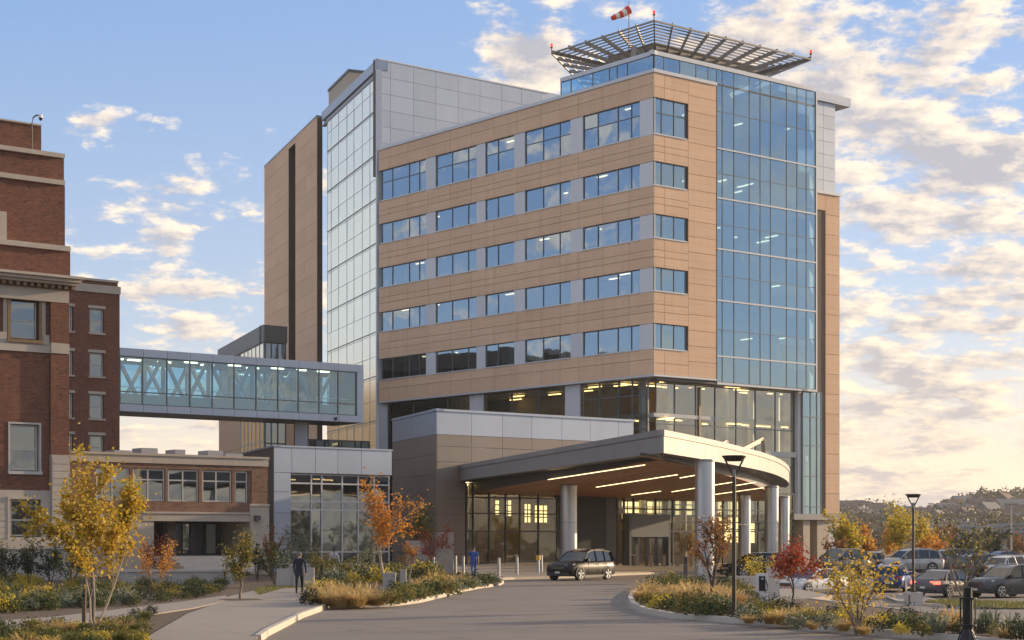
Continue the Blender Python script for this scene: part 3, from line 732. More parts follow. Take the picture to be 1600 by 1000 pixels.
for o in (-.75, -DW + .6):
    for i in range(len(bays) - 1):
        a, c = bays[i], bays[i + 1]; m = (a + c) / 2
        for (u0, z0), (u1, z1) in ((((a + .2), ZG1 - .1), (m, ZG0 + .35)), ((m, ZG0 + .35), (c - .2, ZG1 - .1))):
            p, q = WK.pt(u0, o), WK.pt(u1, o); b = MB(); b.bar((*p, z0), (*q, z1), .26, .26); b.build('truss_diagonal', 'white_panel', br)
        p = WK.pt(c, o); b = MB(); b.bar((*p, ZG0), (*p, ZG1), .3, .3); b.build('truss_post', 'white_panel', br)
b = MB(); WK.box(b, k0, k1 - .6, 14.75, 14.82, -.62, -.56); WK.box(b, k0, k1 - .6, 14.75, 14.82, -DW + .5, -DW + .56); b.build('handrail', 'brushed', br)
for px in (196, 224, 272, 305, 340, 374, 412, 442, 478, 514):
    u = WK.u(px); o = -1.8 if px % 4 else -2.9; WK.piece(br, 'ceiling_light', u, u + 1.1, ZG1 + .0, ZG1 + .095, o - .3, o, 'lamp_warm')
p = WK.P(494, -DW / 2)
b = MB(); b.box(p.x - .55, p.x + .55, p.y - .5, p.y + .5, -.5, ZK0 - .02); b.build('bridge_pier', 'grey_panel', br)
c = WK.P(524, .13); b = MB(); b.cyl((c.x, c.y - .1), .12, ZK0 + .12, ZK0 + .34, n=10); b.build('wall_camera', 'black_metal', br)

# ================================================================== OLD BRICK BUILDING
WO = Wall(108, 95, DR)
old = thing('brick_building', 'stepped red brick building with stone bands and tall sash windows at the left edge', 'building', (*WO.pt(-4, -4), 0))
def zo(py, px=100): return WO.z(px, py)
uo = WO.u
far = uo(-260)
def block(pxr, y0, y1, off, m='brick', name='brick_wall', dep=14, px=None, left=None):
    w_ = WO.shift(off); b = MB(); w_.box(b, far if left is None else left, w_.u(pxr), zo(y0, px or pxr), zo(y1, px or pxr), -dep, 0); return b.build(name, m, old)
# from the top down: each block's right end, bottom and top rows (photo rows at that end)
block(64.5, 226, 180, -2.5); block(65, 180, 177.5, -2.4, 'limestone', 'stone_coping')
block(64.6, 239, 226, -2.45, 'limestone', 'stone_band')
block(100, 277, 240, -1.3); block(101.5, 240, 233, -1.1, 'limestone', 'stone_coping')
block(101.8, 283.5, 276, -1.0, 'limestone', 'stone_band')
block(101.5, 383, 283.5, -1.2); block(110.5, 390.5, 382.5, -.5, 'limestone', 'stone_coping')
block(109.8, 434, 390.5, -.7)
WOc = WO.shift(0)
b = MB()
for k, (y0, y1, o, pr) in enumerate(((434, 438, .95, 122), (438, 443, .75, 120), (443, 447, .50, 117))):
    WO.box(b, far, uo(pr), zo(y1), zo(y0), -12, o)
b.build('cornice', 'limestone', old)
for k in range(34):                              # dentils under the cornice
    u = uo(112) - .15 - k * .40
    if u > uo(-14): WO.piece(old, 'dentil', u, u + .2, zo(452.5), zo(447), -.1, .36, 'brass')
block(109, 455, 447, .02, 'brass', 'frieze_moulding')
block(108, 474, 455, -.0, 'limestone', 'frieze')
# main wall with its window openings: wall set back between pilasters
pil = uo(79.5)
def strip(u0, u1, y0, y1, o, m, name, dep=10):
    b = MB(); WO.box(b, u0, u1, zo(y0), zo(y1), -dep, o); return b.build(name, m, old)
R_ = uo(108)
strip(pil, R_, 537, 474, .0, 'brick', 'brick_pilaster'); strip(pil - .0, R_, 553, 537, .06, 'limestone', 'stone_band')
strip(pil, R_, 711, 553, .0, 'brick', 'brick_pilaster'); strip(pil, R_, 860, 711, .10, 'limestone', 'stone_pilaster')
def sash(wall, parent, u0, u1, z0, z1, off, fm='white_frame', meet=.45, trim_m=None, tw=.12, g='old_window_glass'):
    wall.glazing(parent, 'sash_window', [u0, u1], [z0, z0 + (z1 - z0) * meet, z1], off, g, fm, 'pane', .09, .16)
    b = MB(); wall.box(b, u0, u1, z0, z1, off - .9, off - .85); b.build('window_backing', 'interior_dark', parent)
    b = MB(); wall.box(b, u0 + .06, u1 - .06, z0 + (z1 - z0) * (.35 + .2 * random.random()), z1, off - .32, off - .28); b.build('window_blind', 'blind', parent)
wins = [(20, 61, 470, 531, 12, 70, 455, 540), (19, 62, 666, 735, 16, 65, 664, 738), (19, 60, 782, 838, 14, 64, 778, 842)]
# recessed wall field to the left of the pilaster, opened round the windows
def field(y0, y1, o, m, name, opens):
    "wall strip between rows with rectangular holes (u0, u1, y0, y1)"
    b = MB(); cur = far
    for (a, c, ya, yb) in opens:
        WO.box(b, cur, a, zo(y0), zo(y1), -10, o); WO.box(b, a, c, zo(y0), zo(yb), -10, o + .0); WO.box(b, a, c, zo(ya), zo(y1), -10, o)
        cur = c
    WO.box(b, cur, pil, zo(y0), zo(y1), -10, o); return b.build(name, m, old)
w1 = (uo(19), uo(62.5)); 
field(540, 474, -.28, 'brick', 'brick_wall', [(uo(18), uo(63), 468, 534)])
strip(far, pil, 553, 540, -.10, 'limestone', 'stone_band')
field(767, 553, -.20, 'brick', 'brick_wall', [(uo(17), uo(64), 664, 738)])
field(843, 767, -.05, 'limestone', 'stone_base', [(uo(16), uo(64), 780, 840)])
strip(far, R_, 858, 843, .22, 'limestone', 'stone_plinth'); strip(far, R_, 915, 858, .12, 'plinth_stone', 'stone_plinth')
sash(WO, old, uo(20), uo(61.5), zo(532), zo(471), -.55)
sash(WO, old, uo(19), uo(62), zo(736), zo(666), -.48)
sash(WO, old, uo(19), uo(61), zo(838), zo(782), -.40)
def surround(u0, u1, y0, y1, o, m, tw, td=.2):
    b = MB(); z0, z1 = zo(y0), zo(y1)
    WO.box(b, u0 - tw, u0, z0 - .02, z1 + tw, o - .3, o + td); WO.box(b, u1, u1 + tw, z0 - .02, z1 + tw, o - .3, o + td); WO.box(b, u0, u1, z1, z1 + tw, o - .3, o + td)
    WO.box(b, u0 - tw * 1.3, u1 + tw * 1.3, z0 - .2, z0 - .02, o - .3, o + td + .12); return b.build('window_surround', m, old)
surround(uo(18), uo(63), 534, 469, -.28, 'brass', .16, .12); surround(uo(13.5), uo(67.5), 537, 463, -.28, 'limestone', .22, .06)
surround(uo(17.5), uo(63.5), 737, 665, -.22, 'white_frame', .10, .05); surround(uo(16), uo(64), 839, 781, -.05, 'limestone', .14, .05)
for a, c in ((-8, 12), (70, 79)): strip(uo(a), uo(c), 540, 525, -.14, 'limestone', 'sill_block')
strip(far, uo(17), 383, 338, -.65, 'limestone', 'stone_block'); 
b = MB(); WO.shift(-1.15).box(b, far, uo(15.5), zo(383), zo(277), -.5, 0); b.build('brick_pilaster', 'brick', old)
for z in (788, 797, 806, 816, 825, 834):         # rustication joints of the stone base, as raised courses
    for a, c in ((far, uo(15)), (uo(65.5), pil - .02)): WO.piece(old, 'stone_course', a, c, zo(z + 8.2), zo(z), -.08, -.02, 'limestone')
for z in range(715, 845, 11): WO.piece(old, 'stone_course', pil + .04, R_ - .02, zo(z + 10.2), zo(z), .05, .135, 'limestone')
# rear wing with small sash windows
WW = Wall(187, 133.6, DR)
uw = WW.u; wl = uw(60)
def zw(py, px=150): return WW.z(px, py)
holes = [(482, 520), (551, 588), (616, 654), (680, 718)]
b = MB()
cols = [(uw(104), uw(114.5)), (uw(140), uw(162.5))]
edges = [wl, cols[0][0], cols[0][1], cols[1][0], cols[1][1], uw(187)]
zb, ztp = -1, zw(445)
for i in range(5):
    if i in (1, 3):
        zz_ = [zb] + [q for h in reversed(holes) for q in (zw(h[1]), zw(h[0]))] + [ztp]
        for j in range(0, len(zz_), 2): WW.box(b, edges[i], edges[i + 1], zz_[j], zz_[j + 1], -.5, 0)
    else: WW.box(b, edges[i], edges[i + 1], zb, ztp, -.5, 0)
b.build('brick_wall', 'brick', old)
b = MB(); WW.box(b, wl, uw(187) - .02, zb, ztp, -9, -.5); b.build('wing_core', 'interior_dark', old)
b = MB(); WW.box(b, wl, uw(187) + .05, zw(457), ztp + .01, -1, .10); b.build('stone_band', 'limestone', old)
b = MB(); WW.box(b, wl, uw(184.5), ztp, zw(439), -8, -.06); b.build('parapet', 'brick', old)
b = MB(); WW.box(b, wl, uw(185), zw(439), zw(435.5), -8, .05); b.build('stone_coping', 'limestone', old)
for c in cols:
    for h in holes:
        sash(WW, old, c[0] + .05, c[1] - .05, zw(h[1]) + .03, zw(h[0]) - .03, -.22, meet=.5)
        WW.piece(old, 'stone_lintel', c[0] - .12, c[1] + .12, zw(h[0]), zw(h[0]) + .22, -.1, .05, 'limestone'); WW.piece(old, 'stone_sill', c[0] - .1, c[1] + .1, zw(h[1]) - .14, zw(h[1]), -.1, .1, 'limestone')
# security camera on its bent pole
p = WO.P(66, -1.6); zt_ = zo(171, 66)
t = thing('camera_pole', 'thin bent pole with a dome camera on the brick parapet', 'camera pole', (p.x, p.y, zo(240, 66)))
b = MB(); b.tube([(p.x, p.y, zo(240, 66)), (p.x, p.y, zt_ - .5), (p.x + .08, p.y, zt_ - .12), (p.x + .25, p.y, zt_), (p.x + .5, p.y, zt_ - .02)], .045, 7); b.build('pole', 'dark_steel', t)
b = MB(); b.cyl((p.x + .5, p.y), .14, zt_ - .16, zt_ + .02, .10, n=12); b.build('camera_housing', 'white_plastic', t)
b = MB(); b.cyl((p.x + .5, p.y), .06, zt_ - .30, zt_ - .16, .12, n=12); b.build('camera_dome', 'black_metal', t)

# ================================================================== BRICK ANNEX WITH THE SIDE ENTRANCE
WN = Wall(110, 102, DR)
un = WN.u
def zn(py, px=310): return WN.z(px, py)
ann = thing('brick_annex', 'low brick annex with white grid windows over a recessed side entrance', 'annex', (*WN.P(300, -3), 0))
def stripn(p0, p1, y0, y1, o, m, name, dep=8, ref=310):
    b = MB(); WN.box(b, un(p0), un(p1), zn(y0, ref), zn(y1, ref), -dep, o); return b.build(name, m, ann)
AW = [(207.6, [232], 258.5), (262.5, [286.5], 311), (316, [338.5], 363), (367, [], 388)]
extra = [(150, [176], 203)]
zt0, zt1 = zn(784.5), zn(734)
b = MB(); cur = un(109)
for a, ms, c in extra + AW:
    WN.box(b, cur, un(a), zn(800), zn(726), -.5, 0); WN.box(b, un(a), un(c), zn(800), zt0, -.5, 0); WN.box(b, un(a), un(c), zt1, zn(726), -.5, 0); cur = un(c)
WN.box(b, cur, un(418), zn(800), zn(726), -.5, 0); b.build('brick_wall', 'brick_light', ann)
b = MB(); WN.box(b, un(392), un(417), zn(786), zn(732), 0, .10); b.build('brick_pilaster', 'brick_light', ann)
stripn(109, 418.5, 726, 714.5, .10, 'limestone', 'stone_parapet'); stripn(109, 419, 714.5, 711, .18, 'limestone', 'stone_coping')
stripn(222, 389, 814.5, 803, .12, 'limestone', 'stone_lintel', 3); stripn(222, 389, 803, 800, .2, 'limestone', 'stone_lintel', 3)
stripn(389.5, 419, 920, 790, .14, 'limestone', 'stone_pilaster', 4); stripn(389.2, 419.2, 790, 786, .2, 'limestone', 'stone_band', 3)
stripn(109, 240, 930, 800, .05, 'limestone', 'stone_wall', 4)
for a, ms, c in extra + AW:
    us = [un(a) + .03] + [un(q) for q in ms] + [un(c) - .03]
    WN.glazing(ann, 'grid_window', us, [zt0 + .03, zt0 + (zt1 - zt0) * .66, zt1 - .03], -.16, 'old_window_glass', 'white_frame', 'pane', .09, .16)
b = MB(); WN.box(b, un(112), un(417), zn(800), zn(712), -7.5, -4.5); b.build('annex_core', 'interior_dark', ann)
b = MB(); WN.box(b, un(112), un(417), zn(803), zn(800), -4.5, -.5); b.build('floor_slab', 'slab', ann)
for a, c, o, y in ((248, 256, -2.5, 765), (292, 300, -2.0, 770), (318, 334, -3.0, 762), (344, 350, -2.2, 770)): WN.piece(ann, 'office_screen', un(a), un(c), zn(799), zn(y), o - .2, o, 'ochre_screen')
for a in (215, 275, 330, 372): WN.piece(ann, 'ceiling_light', un(a), un(a) + .9, zn(728), zn(727), -3.2, -3.0, 'lamp_warm')
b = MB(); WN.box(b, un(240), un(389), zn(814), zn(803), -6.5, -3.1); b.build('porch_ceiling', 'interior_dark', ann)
ZE = 1.35                                        # floor of the side entrance
b = MB(); WN.box(b, un(236), un(389), ZE + .01, zn(803), -6.6, -6.2); b.build('porch_wall', 'brown_panel', ann)
WNe = WN.shift(-4.4)
WNe.glazing(ann, 'entrance_screen', [WNe.u(q) for q in (262, 284, 297, 320, 342, 358, 374)], [ZE, ZE + 2.35, zn(815)], 0, 'old_window_glass', 'dark_steel', 'pane', .12, .15)
for q in (262.5, 345): WNe.piece(ann, 'porch_column', WNe.u(q) - .3, WNe.u(q) + .3, ZE, zn(810), -.2, .6, 'brown_panel')
b = MB(); WN.box(b, un(238), un(389), ZE - .3, ZE, -6.6, -.6); b.build('porch_floor', 'plinth_stone', ann)
for k in range(5):                               # side entrance stairs
    WN.piece(ann, 'stair_step', un(262), un(374), .35 + (ZE - .35) * k / 5, .35 + (ZE - .35) * (k + 1) / 5 , -.6, 2.9 - k * .55, 'pale_stone')
b = MB(); c = WN.P(399, .3); b.cyl((c.x, c.y), .22, zn(812), zn(812) + .3, n=10); b.build('wall_lamp', 'dark_steel', ann)
for px in (204, 247, 300, 352, 380): WN.piece(ann, 'roof_unit', un(px), un(px) + .6 + random.random(), zn(711), zn(711) + .25 + random.random() * .25, -4, -2.5, 'roof_membrane')
# planter walls in front of the stairs
wallp = Wall(200, 84, Vector((.985, .17)).normalized())
t = thing('planter_wall', 'long pale concrete planter wall below the side entrance steps', 'wall', (*wallp.P(300), 0))
b = MB(); wallp.box(b, wallp.u(185), wallp.u(350), -.4, .78, -.35, 0); b.build('wall_panel', 'plinth_stone', t)
b = MB(); wallp.box(b, wallp.u(184), wallp.u(351), .78, .90, -.42, .06); b.build('wall_cap', 'pale_stone', t)
t = thing('planter_wall', 'short concrete pier that ends the planter wall beside the leafy green tree', 'wall', (*wallp.P(355, .3), 0), None)
b = MB(); wallp.box(b, wallp.u(352), wallp.u(366), -.4, 1.18, -.9, .3); b.build('wall_panel', 'plinth_stone', t)
b = MB(); wallp.box(b, wallp.u(351), wallp.u(367), 1.18, 1.30, -.96, .36); b.build('wall_cap', 'pale_stone', t)
t = thing('low_wall', 'plain low grey concrete wall behind the man in the dark coat', 'wall', (*wallp.P(450, -2), 0))
b = MB(); wq = Wall(460, 80, Vector((1, .05)).normalized()); wq.box(b, wq.u(432), wq.u(457), -.3, wq.z(460, 889), -.4, 0); b.build('wall_panel', 'plinth_stone', t)
b = MB(); wq.box(b, wq.u(457.5), wq.u(491), -.3, wq.z(460, 887), -.3, .1); b.build('wall_panel', 'plinth_stone', t)

# ================================================================== GREY METAL LOW BLOCK
WG = Wall(428, 118, DR)
ug = WG.u
blk = thing('glazed_lobby_block', 'low grey metal clad block with a tall dark window wall beside the annex', 'building', (*WG.P(520, -3), 0))
def zg(py, px): return WG.z(px, py)
zg1 = zg(698, 428); zgb = zg(739.5, 470)
b = MB(); b.prism([tuple(WG.pt(.05, -.074)), tuple(WG.pt(ug(455), -.074)), tuple(WG.pt(ug(455), -.074) - DT * 1.4), tuple(WG.pt(.05, -.074) - DT * 1.4)], -.3, zg1 - .02); WG.box(b, ug(455), ug(613), zgb, zg1 - .02, -1.5, -.074); b.build('backing_wall', 'joint', blk)
panels(blk, WG, 'metal_panel', [0, ug(456), ug(493), ug(528), ug(565), ug(612.5)], [zgb + .02, zg1], 'grey_panel')
panels(blk, WG, 'metal_panel', [0, ug(454.5)], [-.2, 1.3, 2.8, 4.3, 5.8, zgb + .02], 'grey_panel')
WGs = Wall.__new__(Wall); WGs.o = WG.o + DT * -11; WGs.d = DT; WGs.n = Vector((DT.y, -DT.x)); WGs.ang = math.atan2(DT.y, DT.x)
panels(blk, WGs, 'metal_panel', lin(0, 10.97, 4), [-.2, 2, 4, 6, 7.6, zg1], 'charcoal_panel')
b = MB(); b.prism([tuple(WG.pt(.1, -.08)), tuple(WG.pt(ug(613), -.08)), tuple(WG.pt(ug(613), -11)), tuple(WG.o + DT * -10.9 + DR * .2), ], zg1 - .35, zg1 - .15); b.build('roof_slab', 'roof_membrane', blk)
b = MB(); WG.box(b, -.05, ug(613), zg1, zg1 + .12, -.5, .06); b.build('coping', 'grey_panel', blk)
b = MB(); WGs.box(b, 0, 11.0, zg1, zg1 + .118, -.5, .06); b.build('coping', 'grey_panel', blk)
WG.glazing(blk, 'window_wall', [ug(q) for q in (455, 489.6, 506, 538, 563, 588, 612)], [.55, 1.5, 4.55, 5.15, 6.45, zgb], -.35, 'old_window_glass', 'pale_frame', 'pane', .11, .18)
b = MB(); WG.box(b, ug(455), ug(613), -.3, .55, -.6, -.05); b.build('plinth', 'plinth_stone', blk)
b = MB(); WG.box(b, ug(455), ug(613), -.2, zg1 - .4, -9, -8.5); WG.box(b, ug(455), ug(613), -.2, .4, -8.5, -.6); b.build('interior_shell', 'interior_wall', blk)
for k in range(6): WG.piece(blk, 'ceiling_light', ug(462 + k * 25), ug(462 + k * 25) + .9, 6.9, 6.98, -4.5 - (k % 3), -4.3 - (k % 3), 'lamp_amber')
for k in range(3): c = WG.P(480 + k * 45, -4); b = MB(); b.cyl((c.x, c.y), .3, 0, 7.5, n=12); b.build('interior_column', 'white_panel', blk)
WG.piece(blk, 'interior_panel', ug(460), ug(490), 1, 4.4, -7.9, -7.7, 'interior_wood'); WG.piece(blk, 'interior_panel', ug(530), ug(585), .5, 3.2, -8.0, -7.8, 'interior_dark')

# ================================================================== ENTRANCE BLOCK (brown cladding, glass front, doors)
WE = Wall(682, 128, DR)
ue = WE.u
ent = thing('entrance_block', 'brown clad entrance hall with grey metal band, glass front and sliding doors', 'entrance hall', (*WE.P(800, -3), 0))
ZEt = WE.z(682, 642); ZEm = WE.z(682, 678.5)
WEs = Wall.__new__(Wall); dE = 15.0; WEs.o = WE.o + DT * -dE; WEs.d = DT; WEs.n = Vector((DT.y, -DT.x)); WEs.ang = math.atan2(DT.y, DT.x)
us0 = WEs.u(613)
def backed(mb, w_, ua, ub, z0_, z1_, e, dv):
    mb.prism([tuple(w_.pt(ua, e)), tuple(w_.pt(ub, e)), tuple(w_.pt(ub, e) + dv), tuple(w_.pt(ua, e) + dv)], z0_, z1_)
b = MB(); backed(b, WE, .05, ue(985), ZEm - .3, ZEt - .02, -.074, -DT * 1.2); backed(b, WE, .05, ue(727), -.3, ZEm - .3, -.074, -DT * 1.2); backed(b, WEs, us0, dE - .05, -.3, ZEt - .025, -.074, DR * .6); b.build('backing_wall', 'joint', ent)
eu = [0] + [ue(q) for q in (737, 785, 831, 878, 922, 966, 990)]
panels(ent, WE, 'metal_panel', eu, [ZEm, ZEt], 'grey_panel')
panels(ent, WE, 'brown_cladding', eu, [6.85, 8.4, 9.6, ZEm], 'brown_panel')
panels(ent, WE, 'brown_cladding', [0, ue(727)], [-.2, 1.3, 2.8, 4.3, 5.6, 6.85], 'brown_panel')
sdu = [us0, dE * .62, dE]
panels(ent, WEs, 'metal_panel', sdu, [ZEm - .0, ZEt], 'grey_panel'); panels(ent, WEs, 'brown_cladding', sdu, lin(-.2, ZEm, 7), 'brown_panel')
b = MB(); WE.box(b, -.05, ue(992), ZEt, ZEt + .18, -.6, .08); b.build('coping', 'grey_panel', ent); b = MB(); WEs.box(b, us0, dE, ZEt, ZEt + .178, -.6, .08); b.build('coping', 'grey_panel', ent)
b = MB(); b.prism([tuple(WE.pt(.1, -.1)), tuple(WE.pt(ue(990), -.1)), tuple(WE.pt(ue(990), -6)), tuple(WEs.pt(us0) + DR * 2), tuple(WEs.pt(us0, -.1))], ZEt - .4, ZEt - .2); b.build('roof_slab', 'roof_membrane', ent)
ZFl = .50
WEg = WE.shift(-.25)
WEg.glazing(ent, 'glass_front', [WEg.u(q) for q in (727.5, 739, 764, 790, 812, 841, 871)], [ZFl, 3.05, 4.45, 5.7, 6.84], 0, 'entry_glass', 'dark_steel', 'glass_pane', .10, .2)
WEr = WE.shift(-.6)
b = MB(); WEr.box(b, WEr.u(871.5), WEr.u(947), -.3, 6.84, -.5, 0); b.build('dark_wall', 'dark_panel', ent)
panels(ent, WEr, 'charcoal_cladding', [WEr.u(947), WEr.u(963)], lin(-.2, 6.84, 5), 'charcoal_panel', .07, .03, None, .0)
WEd = WE.shift(-.9)
DU = [WEd.u(q) for q in (963.5, 975, 990, 1024, 1051, 1090, 1130, 1185, 1240)]
WEd.glazing(ent, 'glass_front', DU, [.05, 3.1, 3.9, 5.0, 6.6], 0, 'entry_glass', 'dark_steel', 'glass_pane', .12, .2, skip=lambda i, j: i in (1, 2, 3) and j < 2)
# door portal
b = MB(); WEd.box(b, WEd.u(976), WEd.u(1036), 2.62, 4.55, -.2, .75); b.build('door_portal', 'portal', ent)
b = MB(); WEd.box(b, WEd.u(974.5), WEd.u(977.5), 0, 4.55, -.2, .75); WEd.box(b, WEd.u(1035.5), WEd.u(1038.5), 0, 4.55, -.2, .75); b.build('door_jamb', 'frame', ent)
for a, c in ((978, 990), (991, 1006), (1006.5, 1021), (1022, 1035)):
    WEd.glazing(ent, 'sliding_door', [WEd.u(a), WEd.u(c)], [.03, 1.1, 2.6], .35, 'entry_glass', 'dark_steel', 'glass_pane', .12, .12)
b = MB(); WEd.box(b, WEd.u(964.5), WEd.u(974), 4.6, 5.05, .1, .22); b.build('sign_panel', 'white_plastic', ent)
# warm interior behind both fronts
b = MB(); WE.box(b, 4.6, WE.u(1238), -.3, ZFl - .35, -14, -1.0); b.build('hall_floor', 'slab', ent)
b = MB(); WE.box(b, 4.6, WE.u(1238), 7.0, 7.25, -13.4, -1.3); b.build('hall_ceiling', 'slab', ent)
b = MB(); WE.box(b, 4.6, WE.u(1238), 0, 7.0, -13.6, -13.4); b.build('hall_wall', 'hall_wall', ent)
for k in range(26):
    u = ue(735) + (ue(1225) - ue(735)) * (k + random.random() * .6) / 26; o = -2.2 - random.random() * 8.5
    WE.piece(ent, 'ceiling_light', u, u + 1.2, 6.88, 6.97, o - .3, o, 'lamp_hall')
for k in range(9):
    px = 745 + k * 56; c = WE.P(px, -3.5 - (k % 3) * 2.2)
    if 868 < px < 960: continue
    b = MB(); b.cyl((c.x, c.y), .28, .1, 6.95, n=12); b.build('interior_column', 'interior_wall', ent)
for a, c, y0, y1 in ((765, 781, 780, 806), (786, 800, 780, 808), (818, 830, 786, 818), (834, 856, 788, 818), (970, 1000, 782, 812), (1010, 1040, 782, 812), (1052, 1082, 780, 806), (1120, 1180, 782, 850)):
    w_ = WE.shift(-9.5 - (a % 3)); w_.glazing(ent, 'inner_window', lin(w_.u(a), w_.u(c), 3 if c - a > 18 else 2), lin(w_.z(a, y1), w_.z(a, y0), 3), 0, 'lit_window', 'dark_steel', 'inner_pane', .10, .1)
for a, c, h in ((812, 858, 1.1), (770, 800, 1.6), (1060, 1085, 1.2), (1130, 1170, 1.5)): WE.piece(ent, 'reception_desk', ue(a), ue(c), .1, .5 + h, -6.5, -5.6, 'interior_wood')
for k in range(5): WE.piece(ent, 'hall_partition', ue(742 + k * 28), ue(748 + k * 28), .2, 7.0, -8.5, -8.2 , 'interior_dark' if k % 2 else 'interior_wall')

# ================================================================== CANOPY
can = thing('entrance_canopy', 'broad drop-off canopy with curved silver fascia, wooden soffit and round columns', 'canopy', (12, 118, 0))
ZC0, ZC1 = 6.98, 8.2
A_ = [(7.87, 87.4), (9.25, 90.7), (11.0, 95.0), (12.9, 100.0), (15.05, 106.0), (16.9, 111.5), (18.7, 117.8), (20.4, 124.8), (22.0, 132.5), (23.3, 140.0), (24.2, 147.0)]
lft = Vector((-5.1, 133.0)); cor = Vector(A_[0])
def subdiv(pts, n):
    out = []
    for i in range(len(pts) - 1):
        p0, p1, p2, p3 = (Vector(pts[max(i - 1, 0)]), Vector(pts[i]), Vector(pts[i + 1]), Vector(pts[min(i + 2, len(pts) - 1)]))
        for k in range(n):
            t = k / n; out.append(tuple(.5 * ((2 * p1) + (p2 - p0) * t + (2 * p0 - 5 * p1 + 4 * p2 - p3) * t * t + (3 * p1 - p0 - 3 * p2 + p3) * t ** 3)))
    return out + [tuple(pts[-1])]
arc = subdiv(A_, 3)
left = [tuple(lft.lerp(cor, k / 13)) for k in range(14)]
def fascia(pts, step, name, m, z0, z1, th, gap):
    for i in range(0, len(pts) - 1, step):
        seg = pts[i:i + step + 1]
        b = MB()
        for j in range(len(seg) - 1):
            a, c = Vector(seg[j]), Vector(seg[j + 1]); d = (c - a).normalized(); n = Vector((d.y, -d.x))
            if j == 0: a = a + d * gap
            if j == len(seg) - 2: c = c - d * gap
            b.hexa([(*a, z0), (*c, z0), (*(c - n * th), z0), (*(a - n * th), z0), (*a, z1), (*c, z1), (*(c - n * th), z1), (*(a - n * th), z1)])
        b.build(name, m, can, weld=True)
fascia(arc, 2, 'fascia_panel', 'silver_panel', ZC0, ZC1 - .34, .12, .012); fascia(left, 1, 'fascia_panel', 'silver_panel', ZC0, ZC1 - .34, .12, .012)
def off(pts, o): 
    out = []
    for i, p in enumerate(pts):
        d = (Vector(pts[min(i + 1, len(pts) - 1)]) - Vector(pts[max(i - 1, 0)])).normalized(); out.append(tuple(Vector(p) + Vector((d.y, -d.x)) * o))
    return out
fascia(off(arc, .05), 2, 'fascia_cap', 'silver_panel', ZC1 - .32, ZC1, .2, .006); fascia(off(left, .05), 1, 'fascia_cap', 'silver_panel', ZC1 - .32, ZC1, .2, .006)
outline = left[:-1] + arc + [(18.5, 150.0), (10, 146), (1.5, 139.5)]
ins = inset(outline, .14)
b = MB(); b.prism(ins, ZC1 - .30, ZC1 - .12); b.build('roof_deck', 'roof_membrane', can)
b = MB(); b.prism(inset(outline, .125), ZC0 + .02, ZC0 + .12); b.build('edge_soffit', 'charcoal_panel', can)
def zsf(x, y): return 6.93 - .0185 * max(0, y - 88) * (1 if True else 0)
sof = inset(outline, 1.5)
b = MB(); b.prism(sof, lambda x, y: zsf(x, y) - .02, ZC0 + .06); b.build('soffit_core', 'charcoal_panel', can)
# soffit planks run along the canopy: strips cut from the soffit outline
def clip_strip(poly, d, lo, hi):
    n = Vector((-d.y, d.x))
    def cut(pl, s, lim):
        out = []
        for i in range(len(pl)):
            a, c = Vector(pl[i]), Vector(pl[(i + 1) % len(pl)]); fa, fc = s * (a.dot(n) - lim), s * (c.dot(n) - lim)
            if fa >= 0: out.append(a)
            if fa * fc < 0: out.append(a + (c - a) * (fa / (fa - fc)))
        return out
    pl = cut(poly, 1, lo)
    return cut(pl, -1, hi) if len(pl) > 2 else []
sd = (cor - lft).normalized(); sn = Vector((-sd.y, sd.x))
vals = [Vector(p).dot(sn) for p in sof]; lo, hi = min(vals), max(vals); N = 34
for k in range(N):
    a = lo + (hi - lo) * k / N; pl = clip_strip(inset(outline, 1.52), sd, a + .02, a + (hi - lo) / N - .02)
    if len(pl) > 2:
        b = MB(); b.prism([tuple(q) for q in pl], lambda x, y: zsf(x, y) - .06, lambda x, y: zsf(x, y) - .021); b.build('soffit_plank', 'wood_soffit', can)
def soff(px, py): 
    Y = (6.93 - 2.45 + .0185 * 88) / ((HZ - py) / F + .0185); return Vector((ray(px) * Y, Y, zsf(0, Y) - .075))
for (xa, ya, xb, yb) in ((857, 747.6, 1007, 724.5), (932, 759.6, 1058, 740), (987, 772, 1032, 766), (1063, 745, 1092, 739.7), (1050, 767, 1143, 752), (1118, 771, 1193, 760.5), (1150, 757, 1180, 752)):
    p, q = soff(xa, ya), soff(xb, yb); b = MB(); b.bar(p, q, .10, .03); b.build('light_strip', 'lamp_canopy', can)
for i, (px, Y, r) in enumerate(((1101, 92.6, .55), (1205.5, 122, .50), (1224, 139, .50), (888.5, 119, .60), (1163, 134, .5))):
    c = (ray(px) * Y, Y); zt_ = zsf(*c) + .03
    cl = part_empty('column', can)
    for z0, z1 in ((-.8, 3.6), (3.62, zt_)):
        b = MB(); b.cyl(c, r, z0, z1, n=40); b.build('column_shell', 'brushed', cl, smooth=False)
        for pz in COL.objects[-1:]: pass
    b = MB(); b.cyl(c, r + .05, zt_ - .14, zt_ - .05, n=40); b.build('column_collar', 'steel', cl)
